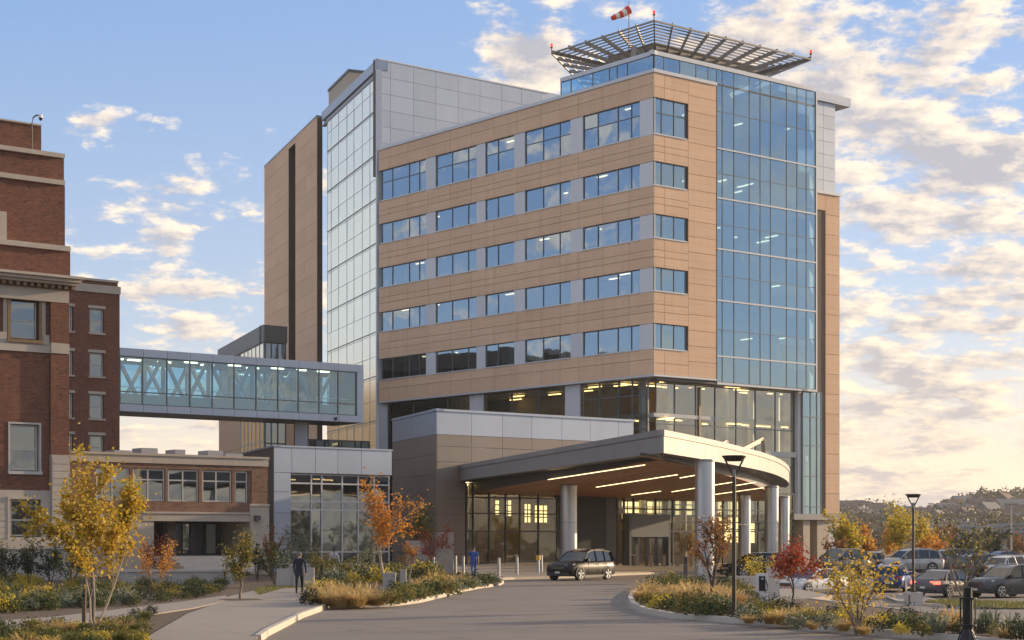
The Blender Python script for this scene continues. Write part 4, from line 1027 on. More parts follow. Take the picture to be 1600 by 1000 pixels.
# bronze frames standing on the canopy roof
for lab, pts in (('low tilted bronze frame on the canopy roof nearer the corner', ((1098, 117), (1137, 121))), ('tall tilted bronze frame on the canopy roof nearer the curve end', ((1151, 124), (1194, 127)))):
    (xa, Ya), (xb, Yb) = pts; p, q = Vector((ray(xa) * Ya, Ya, ZC1)), Vector((ray(xb) * Yb, Yb, ZC1))
    t = thing('roof_frame', lab, 'frame', ((p.x + q.x) / 2, (p.y + q.y) / 2, ZC1), 'bronze frames on the canopy roof')
    h0, h1 = (.1, 1.35) if 'low' in lab else (.75, 1.9); bk = Vector((.3, 1.6, 0))
    P0, P1, Q0, Q1 = p, p + Vector((0, 0, h0)), q, q + Vector((-.15, 0, h1))
    for a, c in ((P1, Q1), (Q1, Q0), (P0, P1 + Vector((0, 0, .02))), (P1 + bk, Q1 + bk), (Q1 + bk, Q0 + bk), (Q1, Q1 + bk), (P1, P1 + bk)):
        b = MB(); b.bar(a - Vector((0, 0, .1)) if a.z < ZC1 + .05 else a, c if c.z > ZC1 + .05 else c - Vector((0, 0, .1)), .20, .20); b.build('frame_bar', 'bronze', t)
# ================================================================== GROUND, DRIVE, PATHS, BEDS
def ss(x, a, b): t = min(1, max(0, (x - a) / (b - a))); return t * t * (3 - 2 * t)
def gh(x, y):
    "height of the paved ground: the car park dips a little to the right"
    return -.62 * ss(x, 9.5, 17) * ss(y, 56, 72) * (1 - .8 * ss(y, 96, 118))
def concrete(name, c, joint=None, patch=.25, streak=0.):
    m, t = mat(name); pos = wpos(t)
    n1 = t.noise(pos, .12, 5, .6); n2 = t.noise(pos, 1.3, 6, .65); n3 = t.noise(pos, 30, 3, .6)
    k = t.m('ADD', 1 - patch, t.m('ADD', t.m('MULTIPLY', n1, patch * 1.1), t.m('ADD', t.m('MULTIPLY', n2, patch * .6), t.m('MULTIPLY', n3, patch * .3))))
    if streak:
        s2 = t.noise(t.v('MULTIPLY', pos, (.05, .9, 1)), 1.0, 5, .6)  # long bands across the paving: shadow streaks put into the colour
        k = t.m('MULTIPLY', k, t.m('ADD', 1 - streak * .5, t.m('MULTIPLY', s2, streak)))
    cc = t.mix(t.m('MULTIPLY', t.ss(n2, .55, .75), .25), c, tuple(q * .72 for q in c))
    h = n3
    if joint:
        w_, ang = joint; s = t.new('ShaderNodeSeparateXYZ'); t.put(s.inputs[0], pos); ca, sa = math.cos(ang), math.sin(ang)
        a = t.m('ADD', t.m('MULTIPLY', s.outputs[0], ca), t.m('MULTIPLY', s.outputs[1], sa)); b2 = t.m('SUBTRACT', t.m('MULTIPLY', s.outputs[1], ca), t.m('MULTIPLY', s.outputs[0], sa))
        j = t.m('MINIMUM', t.m('PINGPONG', t.m('DIVIDE', a, w_ / 2), 1.0), t.m('PINGPONG', t.m('DIVIDE', b2, w_ / 2), 1.0))
        jm = t.ss(j, .006, .014, 1., 0.)
        cc = t.mix(t.m('MULTIPLY', jm, .6), cc, tuple(q * .3 for q in c))
    if streak:
        vo = t.new('ShaderNodeTexVoronoi', feature='DISTANCE_TO_EDGE'); t.put(vo.inputs['Vector'], t.v('ADD', t.v('MULTIPLY', pos, (.16, .16, .16)), t.v('MULTIPLY', t.comb(n2, n1, n2), (.5, .5, .5)))); vo.inputs['Scale'].default_value = 1.0
        cr = t.m('MULTIPLY', t.ss(vo.outputs[0], .0, .006, 1., 0.), t.ss(n1, .48, .60))
        cc = t.mix(t.m('MULTIPLY', cr, .55), cc, tuple(q * .25 for q in c))
        st = t.ss(t.noise(pos, .55, 3, .5), .62, .74); cc = t.mix(t.m('MULTIPLY', st, .45), cc, tuple(q * .45 for q in c))
        pt = t.noise(t.v('MULTIPLY', pos, (.02, .02, 1)), 1.0, 0); cc = t.mix(t.m('MULTIPLY', t.ss(n1, .42, .30), .30), cc, tuple(q * 1.5 for q in c))
    finish(t, principled(t, t.mix(1., cc, t.comb(k, k, k), 'MULTIPLY'), .82, bump=h, bstr=.2, bdist=.01, spec=.3)); return m
concrete('drive', (.19, .163, .14), (5.2, .42), .46, .50)
concrete('sidewalk', (.29, .25, .21), (1.9, .35), .26)
concrete('kerb', (.48, .43, .365), None, .24)
simple('soil', (.085, .055, .035), .95, 0, .5, 2.5, bstr=.5, fine=18)
simple('lawn_ground', (.075, .085, .022), .95, 0, .5, 1.5, bstr=.5, fine=30)
simple('far_ground', (.10, .085, .055), .95, 0, .5, .02)
def grid_sheet(name, x0, x1, y0, y1, step, fz, m):
    nx = int((x1 - x0) / step); ny = int((y1 - y0) / step); v = []; f = []
    for j in range(ny + 1):
        for i in range(nx + 1):
            x, y = x0 + (x1 - x0) * i / nx, y0 + (y1 - y0) * j / ny; v.append((x, y, fz(x, y)))
    for j in range(ny):
        for i in range(nx): a = j * (nx + 1) + i; f.append((a, a + 1, a + nx + 2, a + nx + 1))
    me = bpy.data.meshes.new(name); me.from_pydata(v, [], f); me.materials.append(MATS[m]); me.polygons.foreach_set('use_smooth', [True] * len(f)); me.update()
    o = bpy.data.objects.new(name, me); COL.objects.link(o); return struct(o)
grid_sheet('drive', -60, 90, 8, 215, 1.5, lambda x, y: gh(x, y), 'drive')
b = MB()
b.face([(-900, -300, -.75), (1400, -300, -.75), (1400, 2000, -.75), (-900, 2000, -.75)]); struct(b.build('ground', 'far_ground'))
def sheet(name, pts, m, z, th=.10, lab=None):
    b = MB(); p = [tuple(q) for q in pts]
    if sum(p[i][0] * p[(i + 1) % len(p)][1] - p[(i + 1) % len(p)][0] * p[i][1] for i in range(len(p))) < 0: p.reverse()
    b.prism(p, (lambda x, y: z(x, y) - th) if callable(z) else z - th, z); return struct(b.build(name, m), lab), p
gp = lambda L, z=0.0: [G(x, y, z) for x, y in L]
KH = .14
def kerb_run(name, pts, closed=False, w=.17, z1=KH + .012, step=2.4, lab=None, inner=False, zf=None):
    "row of kerb stones along a polyline"
    pts = [Vector(p) for p in pts]
    if closed: pts = pts + [pts[0]]
    fine = [pts[0]]
    for a, c in zip(pts[:-1], pts[1:]):
        n = max(1, round((c - a).length / .6)); fine += [a.lerp(c, k / n) for k in range(1, n + 1)]
    root = bpy.data.objects.new(name, None); COL.objects.link(root); struct(root, lab); ORG[root.name] = Vector((0, 0, 0))
    k = max(2, round(step / .6)); i = 0
    nrm = []
    for q in range(len(fine)):
        a = fine[max(q - 1, 0)]; c = fine[min(q + 1, len(fine) - 1)]; d = (c - a).normalized(); nrm.append(Vector((d.y, -d.x)))
    while i < len(fine) - 1:
        j = min(i + k, len(fine) - 1); b = MB()
        for q in range(i, j):
            a, c = fine[q], fine[q + 1]; d = (c - a).normalized()
            if q == i: a = a + d * .008
            if q == j - 1: c = c - d * .008
            na, nc = nrm[q], nrm[q + 1]; ha = zf(*a) if zf else 0; hc = zf(*c) if zf else 0
            b.hexa([(*(a - na * .0), ha - .2), (*(c), hc - .2), (*(c + nc * w), hc - .2), (*(a + na * w), ha - .2), (*(a), ha + z1), (*(c), hc + z1), (*(c + nc * (w - .025)), hc + z1), (*(a + na * (w - .025)), ha + z1)])
        b.build('kerb_stone', 'kerb', root, weld=True); i = j
    return root
# left side: raised bed of soil with two paths laid on it
left_edge = gp([(412, 993), (465, 966), (510, 949.5)])
bedL = gp([(-260, 1200), (300, 1200), (412, 993), (465, 966), (510, 949.5), (466, 945), (474, 929), (520, 915), (600, 897), (700, 887)]) + [(-4, 150), (-60, 150)]
sheet('planting_ground', bedL, 'soil', KH - .02, .3)
walk = gp([(405, 1000), (330, 1180), (130, 1180), (228, 1005), (292, 966), (346, 946), (350, 939), (398, 927), (440, 919.5), (496, 912), (520, 909), (535, 914), (474, 930), (466, 945), (510, 949.5), (465, 966), (412, 993)])
sheet('footpath', walk, 'sidewalk', KH + .0, .12)
path2 = gp([(-60, 996), (-60, 982), (80, 972), (200, 957), (300, 944), (352, 936), (356, 941), (345, 947), (302, 957), (200, 973), (90, 985)])
sheet('footpath', path2, 'sidewalk', KH + .012, .12)
kerb_run('kerb', [Vector(p) for p in gp([(398, 1003), (412, 993), (440, 979), (465, 966), (490, 957), (512, 948.5)])], z1=KH + .03, step=2.0)
# island in front of the window wall, with the orange tree
islC = gp([(466, 945), (474, 929), (500, 920), (560, 908), (640, 897), (700, 893), (742, 899), (776, 907), (783, 912), (775, 915.5), (742, 920), (712, 926), (684, 934), (650, 942), (612, 947), (560, 949), (510, 949.5)])
sheet('planting_island', islC, 'soil', KH - .01, .3)
kerb_run('kerb', gp([(512, 949.6), (560, 949.2), (612, 947), (650, 942), (684, 934), (712, 926), (742, 920), (775, 915.5), (783, 911.5)]), z1=KH + .02)
# entrance forecourt rises gently towards the glass front
fc = gp([(742, 908), (800, 905.5), (860, 904), (900, 902.5), (960, 899.5), (1040, 896.5), (1085, 896)])
fcp = [(p[0], p[1]) for p in fc]
bk = [tuple(WE.P(px, .0)) for px in (1240, 1090, 963, 871, 727, 690)]
def zfc(x, y):
    t = ss(y, 98, 128); return KH + (.36 * ss(-x, -12, -4)) * t
b = MB(); fr = [Vector(p) for p in fcp]; n = 8
rows = []
L0 = [fr[0].lerp(fr[0], 0)] + fr[1:]; B0 = [Vector(q) for q in reversed(bk)]
def along(pl, t):
    ls = [(pl[i + 1] - pl[i]).length for i in range(len(pl) - 1)]; T = t * sum(ls)
    for i, l in enumerate(ls):
        if T <= l: return pl[i].lerp(pl[i + 1], T / l)
        T -= l
    return pl[-1]
for j in range(n + 1): rows.append([along(L0, i / 24).lerp(along(B0, i / 24), j / n) for i in range(25)])
for j in range(n):
    for i in range(24):
        q = [rows[j][i], rows[j][i + 1], rows[j + 1][i + 1], rows[j + 1][i]]; b.face([(*p, zfc(*p)) for p in q])
for i in range(24):
    a, c = rows[0][i], rows[0][i + 1]; b.face([(*a, -.2), (*c, -.2), (*c, zfc(*c)), (*a, zfc(*a))])
struct(b.build('forecourt', 'sidewalk'))
kerb_run('kerb', fcp, z1=KH + .006, w=.2)
# island at the right of the drive
islD = gp([(988, 937), (992, 930), (1004, 922), (1030, 914), (1070, 909), (1110, 907), (1150, 912), (1180, 922), (1200, 935), (1262, 941), (1340, 951), (1430, 962), (1520, 974), (1640, 990), (1640, 1016), (1500, 1002), (1400, 994), (1300, 986), (1220, 978.5), (1140, 972), (1060, 966), (1014, 957.5), (994, 948)])
sheet('planting_island', islD, 'soil', KH - .01, .9)
kerb_run('kerb', gp([(1110, 907), (1070, 909), (1030, 914), (1004, 922), (992, 930), (988, 938), (994, 948), (1014, 957.5), (1060, 966), (1140, 972), (1220, 978.5), (1300, 986), (1400, 994), (1500, 1002), (1640, 1016)]), z1=KH + .02, w=.2, step=2.8)
kerb_run('kerb', gp([(1640, 990), (1520, 974), (1430, 962), (1340, 951), (1262, 941), (1200, 935)]), z1=KH + .02, w=.17, step=2.8)
# pale gutter strip beside the right island
gut = gp([(988, 938), (994, 948), (1014, 957.5), (1060, 966), (1140, 972), (1220, 978.5), (1300, 986), (1400, 994), (1500, 1002), (1640, 1016)])
b = MB()
for (a, c) in zip(gut[:-1], gut[1:]):
    a, c = Vector(a), Vector(c); da = Vector((-.35, -.55)) ; b.face([(*(a + da), .006), (*(c + da), .006), (*c, .006), (*a, .006)])
struct(b.build('gutter', 'sidewalk'))
# grass strip with kerbs in the car park
gs = gp([(1445, 938), (1470, 935.5), (1560, 938), (1640, 941), (1640, 953), (1560, 948), (1480, 943.5)], -.45)
o, p = sheet('grass_strip', gs, 'lawn_ground', lambda x, y: gh(x, y) + .12, .4)
kerb_run('kerb', gp([(1640, 953), (1560, 948), (1480, 943.5), (1445, 940), (1400, 936), (1385, 930), (1410, 926), (1470, 935.5)], -.45), z1=.11, w=.2, zf=gh)
b = MB(); pts = gp([(1400, 936), (1385, 931), (1410, 927), (1445, 929), (1470, 935.5), (1445, 938)], -.45); pts = pts if sum(pts[i][0] * pts[(i + 1) % 6][1] - pts[(i + 1) % 6][0] * pts[i][1] for i in range(6)) > 0 else pts[::-1]
b.prism(pts, lambda x, y: gh(x, y) - .3, lambda x, y: gh(x, y) + .09); struct(b.build('traffic_island', 'sidewalk'))
# concrete pad under the charging posts
o, p = sheet('pavement', gp([(1130, 938), (1150, 926), (1240, 924), (1300, 935), (1262, 941.5), (1200, 944)]), 'sidewalk', KH + .004, .4)
# ================================================================== VEGETATION
def leafmat(name, stops, transl=.35, rough=.55):
    m, t = mat(name); g = t.new('ShaderNodeNewGeometry')
    r = g.outputs['Random Per Island']
    c = t.ramp(r, stops)
    n = t.noise(g.outputs['Position'], .9, 3)
    k = t.m('ADD', .70, t.m('MULTIPLY', n, .6)); c = t.mix(1., c, t.comb(k, k, k), 'MULTIPLY')
    p = t.new('ShaderNodeBsdfPrincipled'); t.put(p.inputs['Base Color'], c); p.inputs['Roughness'].default_value = rough; p.inputs['Specular IOR Level'].default_value = .35
    tr = t.new('ShaderNodeBsdfTranslucent'); t.put(tr.inputs[0], c)
    mx = t.new('ShaderNodeMixShader'); mx.inputs[0].default_value = transl; t.l.new(p.outputs[0], mx.inputs[1]); t.l.new(tr.outputs[0], mx.inputs[2]); finish(t, mx.outputs[0])
leafmat('leaf_yellow', ((0, (.36, .21, .025)), (.3, (.52, .34, .035)), (.6, (.62, .43, .06)), (.85, (.34, .31, .04)), (1, (.68, .52, .12))), .5)
leafmat('leaf_orange', ((0, (.46, .14, .02)), (.4, (.58, .23, .03)), (.7, (.60, .31, .05)), (1, (.40, .26, .05))), .48)
leafmat('leaf_copper', ((0, (.22, .08, .025)), (.5, (.32, .13, .04)), (.8, (.26, .16, .05)), (1, (.16, .12, .04))), .35)
leafmat('leaf_red', ((0, (.26, .035, .02)), (.5, (.36, .065, .03)), (.8, (.38, .14, .05)), (1, (.22, .03, .03))), .4)
leafmat('leaf_olive', ((0, (.07, .085, .02)), (.4, (.13, .13, .03)), (.75, (.25, .20, .04)), (1, (.36, .24, .04))), .35)
leafmat('leaf_green', ((0, (.035, .055, .018)), (.4, (.06, .085, .025)), (.8, (.11, .12, .035)), (1, (.20, .17, .05))), .3)
leafmat('leaf_dark', ((0, (.018, .028, .013)), (.5, (.03, .042, .018)), (1, (.06, .07, .03))), .2)
leafmat('leaf_grey', ((0, (.11, .13, .09)), (.5, (.19, .21, .14)), (1, (.30, .30, .19))), .3)
leafmat('leaf_gold', ((0, (.46, .32, .025)), (.5, (.58, .44, .05)), (1, (.34, .34, .06))), .48)
leafmat('grass_straw', ((0, (.44, .29, .10)), (.5, (.62, .43, .17)), (.8, (.68, .52, .26)), (1, (.34, .28, .10))), .45)
leafmat('grass_green', ((0, (.07, .085, .02)), (.5, (.14, .15, .04)), (1, (.28, .24, .07))), .35)
leafmat('leaf_far', ((0, (.045, .05, .03)), (.4, (.08, .075, .04)), (.7, (.14, .09, .04)), (1, (.10, .10, .05))), .2)
simple('bark', (.23, .185, .14), .9, 0, .35, 6); simple('bark_pale', (.42, .34, .25), .85, 0, .3, 7); simple('bark_dark', (.085, .065, .05), .9, 0, .3, 6)
simple('stake', (.14, .10, .07), .9, 0, .3, 4)
def leaf(mb, p, size, rnd, up=.2, droop=0.):
    d = Vector((rnd.gauss(0, 1), rnd.gauss(0, 1), rnd.gauss(0, .7) + up - droop)).normalized()
    s = d.cross(Vector((rnd.gauss(0, 1), rnd.gauss(0, 1), rnd.gauss(0, 1)))).normalized(); n = d.cross(s)
    L = size * (.7 + .6 * rnd.random()); w_ = L * .36
    m = p + d * L * .5; i = len(mb.v)
    mb.v += [tuple(p), tuple(m + s * w_ + n * w_ * .35), tuple(p + d * L), tuple(m - s * w_ + n * w_ * .35)]
    mb.f.append((i, i + 1, i + 2)); mb.f.append((i, i + 2, i + 3)); mb.uv += [(0, 0)] * 6; mb.mi += [0, 0]
def leaf_mesh(mb, name, m):
    me = bpy.data.meshes.new(name); me.from_pydata(mb.v, [], mb.f); me.materials.append(MATS[m]); me.update(); return me
def grow(mb, tw, p, d, L, r, depth, rnd, spread=.55, up=.25, kids=3, ratio=.68, bend=.18, taper=.6):
    pts = [p]; n = 3
    for k in range(n):
        d = (d + Vector((rnd.gauss(0, bend), rnd.gauss(0, bend), rnd.gauss(0, bend * .6) + up * .15))).normalized(); p = p + d * L / n; pts.append(p)
    rs = [r * (1 - (1 - taper) * k / n) for k in range(n + 1)]
    mb.tube(pts, rs, 5 if depth < 2 else 7, cap=False)
    if depth <= 1: tw.append((pts[1:], d))
    if depth == 0: return
    for k in range(kids):
        q = pts[1 + (k % 3)] if k < kids - 1 else pts[-1]
        a = rnd.random() * 6.283 if k else rnd.random() * 6.283
        s = d.cross(Vector((math.cos(a), math.sin(a), .31))).normalized()
        dd = (d + s * math.tan(spread) * (.6 + .7 * rnd.random())).normalized()
        dd = (dd + Vector((0, 0, up * .5))).normalized()
        grow(mb, tw, q, dd, L * ratio * (.75 + .5 * rnd.random()), rs[-1] * .72 if k < kids - 1 else rs[-1] * .85, depth - 1, rnd, spread, up, kids, ratio, bend, taper)
def fit(pts_v, H, W, base):
    "scale the grown skeleton so that it is H tall and W wide"
    xs = [abs(v[0] - base.x) for v in pts_v] + [abs(v[1] - base.y) for v in pts_v]; zs = [v[2] - base.z for v in pts_v]
    xs.sort(); return W / 2 / max(.01, xs[int(len(xs) * .985)]), H / max(zs)
def tree(name, label, base, H, W, leafm, nleaf, lsize, seed, bark='bark', stems=1, clear=.3, r=.05, depth=3, spread=.5, up=.3, kids=3, group=None, cat='tree', lean=0., bare=0., crown_name='crown', scat=.16):
    nleaf = int(nleaf * 1.45); lsize *= .84
    rnd = random.Random(seed); t = thing(name, label, cat, base, group); base = Vector(base); O = Vector((0, 0, 0))
    def skeleton(rr):
        rnd = random.Random(seed); mb = MB(); tw = []
        for s in range(stems):
            a = 6.283 * s / stems + rnd.random(); d = Vector((math.cos(a) * .5, math.sin(a) * .5, 1)).normalized() if stems > 1 else Vector((lean, 0, 1)).normalized()
            if clear > 0:
                top = d * clear; mid = top * .5 + Vector((rnd.gauss(0, .008), rnd.gauss(0, .008), 0)); mb.tube([O - Vector((0, 0, .05)), mid, top], [rr * 1.25, rr * 1.05, rr], 8, cap=False)
            else: top = O
            for k in range(2 if stems == 1 and kids > 2 else 1):
                grow(mb, tw, top, (d + Vector((rnd.gauss(0, .12), rnd.gauss(0, .12), 0))).normalized(), .42, rr * (1 if k == 0 else .7), depth, rnd, spread, up, kids)
        return mb, tw
    mb, tw = skeleton(r)
    sx, sz = fit([v for v in mb.v], H * .93, W * .84, O)
    mb, tw = skeleton(r / sx)
    zt_ = max(v[2] for v in mb.v); hi = [v for v in mb.v if v[2] > zt_ * .45]; mx = sum(v[0] for v in hi) / len(hi); my = sum(v[1] for v in hi) / len(hi); zmn = sum(v[2] for v in hi) / len(hi)
    sh = lambda z: max(0, z - clear * .6) / max(.05, zmn - clear * .6)
    mb.v = [(v[0] - mx * sh(v[2]), v[1] - my * sh(v[2]), v[2]) for v in mb.v]
    tw = [([Vector((q.x - mx * sh(q.z), q.y - my * sh(q.z), q.z)) for q in pts], d) for pts, d in tw]
    sx, sz = fit([v for v in mb.v], H * .93, W * .84, O)
    S = lambda v: Vector((v[0] * sx, v[1] * sx, v[2] * sz))
    # undo the thickness change of the stretch on the trunk radius: keep tubes roughly round
    mb.v = [tuple(S(v)) for v in mb.v]
    wood = leaf_mesh(mb, 'trunk', bark); o = link('trunk', wood, t); o.parent = t; o.matrix_parent_inverse = Matrix.Identity(4)
    lm = MB()
    segs = [(S(a), S(c)) for pts, d in tw for a, c in zip(pts[:-1], pts[1:])]
    ztop = max(c.z for a, c in segs)
    for k in range(nleaf):
        a, c = segs[int(rnd.random() * len(segs))]; p = a.lerp(c, rnd.random()) + Vector((rnd.gauss(0, 1), rnd.gauss(0, 1), rnd.gauss(0, 1))) * min(.30, scat) * .75 * rnd.random() * W * .5
        if bare and rnd.random() < bare * (p.z / ztop): continue
        leaf(lm, p, lsize, rnd)
    o = link(crown_name, leaf_mesh(lm, crown_name, leafm), t); o.matrix_parent_inverse = Matrix.Identity(4)
    return t
def gz(x, y): return gh(x, y)
def at(px, py, z=KH): x, y = G(px, py, z); return (x, y, z - .02)
def hpx(px, y0, y1, Y): return (y1 - y0) * Y / F
T1 = at(148, 990)
tree('yellow_tree', 'slender young tree with golden yellow leaves, standing by two wooden stakes', T1, 4.95, 2.95, 'leaf_yellow', 4700, .12, 14, 'bark_pale', stems=3, clear=.09, r=.03, depth=3, spread=.55, up=.2, scat=.17)
p = at(129, 986)
for k, (px, py, h) in enumerate(((131, 977, 1.25), (144, 975, 1.35))):
    q = at(px, py); t = thing('tree_stake', ('left' if k == 0 else 'right') + ' one of two rough wooden stakes beside the slender golden tree', 'stake', q, 'wooden stakes by the golden tree')
    b = MB(); b.tube([(q[0], q[1], q[2] - .1), (q[0] + .02, q[1], q[2] + h)], [.062, .055], 8); b.build('post', 'stake', t)
    b = MB(); b.tube([(q[0], q[1], q[2] + h * .62), (q[0], q[1], q[2] + h * .68)], [.068, .068], 8); b.build('tie_band', 'black_rubber', t)
tree('olive_tree', 'small leafy olive green tree with yellowing tips in a soil circle in the path', at(376, 937), 2.75, 1.9, 'leaf_olive', 1500, .12, 11, 'bark', clear=.22, r=.04, depth=3, spread=.6, up=.2, scat=.3)
t_ = G(376, 937, KH); b = MB(); b.cyl(t_, .95, KH - .02, KH + .018, .8, n=20); struct(b.build('soil_circle', 'soil'))
tree('autumn_shrub', 'multi-stemmed rust and yellow shrub left of the side entrance steps', at(243, 925), 2.75, 2.0, 'leaf_orange', 800, .10, 21, 'bark', stems=4, clear=.1, r=.03, depth=2, spread=.5, cat='shrub', scat=.3)
tree('orange_tree', 'orange leaved young tree beside the grey sign blocks on the left island', at(600, 925), 5.35, 2.95, 'leaf_orange', 1500, .145, 31, 'bark_pale', clear=.24, r=.045, depth=3, spread=.52, up=.28, scat=.26)
tree('green_tree', 'yellowing green tree against the brown wall behind the orange tree', at(657, 897), 5.1, 3.0, 'leaf_olive', 1700, .16, 41, 'bark', clear=.3, r=.05, depth=3, spread=.5, scat=.34)
tree('red_tree', 'small crimson tree in front of the pale slab by the brown wall', at(681, 899), 3.6, 2.8, 'leaf_red', 1300, .11, 51, 'bark_dark', clear=.22, r=.035, depth=3, spread=.62, up=.12, scat=.34)
tree('orange_sapling', 'short orange sapling on a thin stem behind the narrow sign block', at(641, 914), 2.3, 1.35, 'leaf_orange', 420, .11, 61, 'bark_pale', clear=.45, r=.03, depth=2, spread=.5, scat=.3)
tree('copper_tree', 'upright copper leaved tree in front of the large canopy column', at(1115, 947), 3.6, 1.5, 'leaf_copper', 1300, .105, 71, 'bark_dark', clear=.20, r=.035, depth=3, spread=.34, up=.55, scat=.30)
tree('red_tree', 'broad red and orange tree beside the pale charging post', at(1238, 955), 2.45, 1.95, 'leaf_red', 1250, .11, 81, 'bark_dark', clear=.28, r=.03, depth=3, spread=.65, up=.08, scat=.34)
tree('amber_shrub', 'wide multi-stemmed shrub with sparse amber leaves on the right island', at(1338, 984), 2.45, 2.55, 'leaf_yellow', 800, .105, 92, 'bark', stems=5, clear=.16, r=.03, depth=2, spread=.55, up=.12, cat='shrub', scat=.3)
tree('sparse_tree', 'thin half bare tree rising behind the black tree guard', at(1509, 992), 3.5, 1.6, 'leaf_olive', 520, .10, 101, 'bark', clear=.30, r=.03, depth=3, spread=.5, up=.3, bare=.75, scat=.25)
# trees beyond the car park
for px, py, Y, H, W, m, n, seed, lab, gap in ((1322, 872, 125, 4.9, 2.9, 'leaf_gold', 1500, 111, 'bushy yellow green tree at the right corner of the hospital', .2), (1412, 870, 135, 5.9, 4.6, 'leaf_gold', 2300, 121, 'large golden tree right behind the tall lamp post', .2), (1372, 872, 142, 4.2, 3.6, 'leaf_orange', 1200, 131, 'rusty orange tree between the two golden trees', .2), (1452, 868, 150, 3.6, 3.4, 'leaf_orange', 900, 141, 'low orange tree right of the large golden tree', .2), (1305, 872, 118, 2.9, 1.7, 'leaf_copper', 500, 147, 'thin copper tree at the foot of the stone pier', .2)):
    x, y = ray(px) * Y, Y
    tree('autumn_tree', lab, (x, y, gh(x, y)), H, W, m, n, .24, seed, 'bark_dark', clear=.16, r=.06, depth=3, spread=.45, up=.35, scat=.42)
for px, Y, H, W, m, n, seed, lab in ((12, 82, 2.3, 1.9, 'leaf_dark', 900, 151, 'dark evergreen shrub at the left frame edge under the low sash window'), (45, 80, 2.6, 1.6, 'leaf_dark', 900, 152, 'dark upright shrub in front of the stone base of the brick building'), (78, 83, 2.4, 1.8, 'leaf_dark', 800, 153, 'dark shrub under the stone pilaster of the brick building'), (240, 88, 2.7, 2.0, 'leaf_red', 620, 154, 'dark red shrub half hidden behind the golden tree'),
                                     (425, 92, 3.4, 1.2, 'leaf_copper', 800, 155, 'narrow reddish shrub in front of the grey metal corner'), (402, 93, 2.3, .8, 'leaf_dark', 420, 156, 'slim dark conifer beside the narrow reddish shrub'), (430, 82, 2.2, 1.7, 'leaf_green', 800, 157, 'round green shrub left of the man in the dark coat'), (466, 96, 3.3, 1.6, 'leaf_grey', 700, 158, 'grey green shrub against the dark window wall'), (496, 88, 2.3, 1.5, 'leaf_olive', 600, 159, 'tall olive shrub just right of the man in the dark coat'),
                                     (110, 76, 2.4, 1.9, 'leaf_green', 700, 163, 'dense green shrub right behind the golden tree stem'), (575, 92, 2.6, 2.1, 'leaf_grey', 800, 160, 'broad silvery shrub behind the orange tree'), (530, 94, 1.5, 2.4, 'leaf_olive', 600, 161, 'low spreading olive shrub in front of the window wall'), (1186, 88, 2.0, 2.2, 'leaf_gold', 600, 162, 'clipped yellow shrub between the two canopy columns')):
    x = ray(px) * Y; z = gh(x, Y) + (.1 if x < 5 else 0)
    tree('tall_shrub', lab, (x, Y, z), H, W, m, n, .12, seed, 'bark_dark', stems=3, clear=.08, r=.025, depth=2, spread=.5, up=.35, cat='shrub', scat=.45)
# low plants: prototypes, then copies
def shrub_proto(name, m, n, R_, H, lsize, seed):
    rnd = random.Random(seed); mb = MB()
    for k in range(n):
        a = rnd.random() * 6.283; el = math.asin(rnd.random() ** .8); rr = (.55 + .45 * rnd.random()) * (1 + .22 * math.sin(a * 3 + seed) + .12 * math.sin(a * 7))
        p = Vector((math.cos(a) * math.cos(el) * R_ * rr, math.sin(a) * math.cos(el) * R_ * rr, math.sin(el) * H * rr * .95 + .03)); leaf(mb, p, lsize, rnd, .45)
    for k in range(9):
        a = rnd.random() * 6.283; mb.tube([(0, 0, -.05), (math.cos(a) * R_ * .5, math.sin(a) * R_ * .5, H * .6)], [.012, .005], 3, cap=False)
    return leaf_mesh(mb, name, m)
def grass_proto(name, m, n, R_, H, seed, lean=.6, wd=.012, plume=False):
    rnd = random.Random(seed); mb = MB()
    for k in range(n):
        a = rnd.random() * 6.283; r0 = R_ * .45 * rnd.random() ** .5; p = Vector((math.cos(a) * r0, math.sin(a) * r0, -.02)); a += rnd.gauss(0, .6)
        out = Vector((math.cos(a), math.sin(a), 0)); h = H * (.55 + .5 * rnd.random()); l = R_ * lean * (.3 + rnd.random()); s = Vector((-out.y, out.x, 0)) * wd * (.7 + .6 * rnd.random())
        q = p + out * l * .35 + Vector((0, 0, h * .7)); e = p + out * l + Vector((0, 0, h * (.95 if l < R_ * .5 else .8))); i = len(mb.v)
        mb.v += [tuple(p - s), tuple(p + s), tuple(q + s), tuple(q - s), tuple(e)]
        mb.f += [(i, i + 1, i + 2, i + 3), (i + 3, i + 2, i + 4)]
        if plume and rnd.random() < .35:
            d = (e - q).normalized(); s2 = s * 2.4; i = len(mb.v); mb.v += [tuple(e - d * .1), tuple(e + d * .05 + s2), tuple(e + d * .22), tuple(e + d * .05 - s2)]; mb.f.append((i, i + 1, i + 2, i + 3))
    return leaf_mesh(mb, name, m)
PR = {
 'green_shrub': [shrub_proto('foliage', 'leaf_green', 420, .50, .50, .085, s) for s in (1, 2)],
 'olive_shrub': [shrub_proto('foliage', 'leaf_olive', 420, .52, .55, .085, s) for s in (3, 4)],
 'silver_shrub': [shrub_proto('foliage', 'leaf_grey', 380, .48, .42, .09, s) for s in (5, 6)],
 'dark_shrub': [shrub_proto('foliage', 'leaf_dark', 420, .42, .60, .07, s) for s in (7, 8)],
 'golden_shrub': [shrub_proto('foliage', 'leaf_gold', 380, .48, .45, .075, s) for s in (9, 10)],
 'straw_grass': [grass_proto('blades', 'grass_straw', 420, .52, .52, s, .95, .008, True) for s in (11, 12, 13)],
 'green_grass': [grass_proto('blades', 'grass_green', 300, .5, .55, s, .8, .010) for s in (14, 15)],
 'spiky_plant': [grass_proto('blades', 'leaf_grey', 70, .55, .62, s, .85, .024) for s in (16, 17)],
}
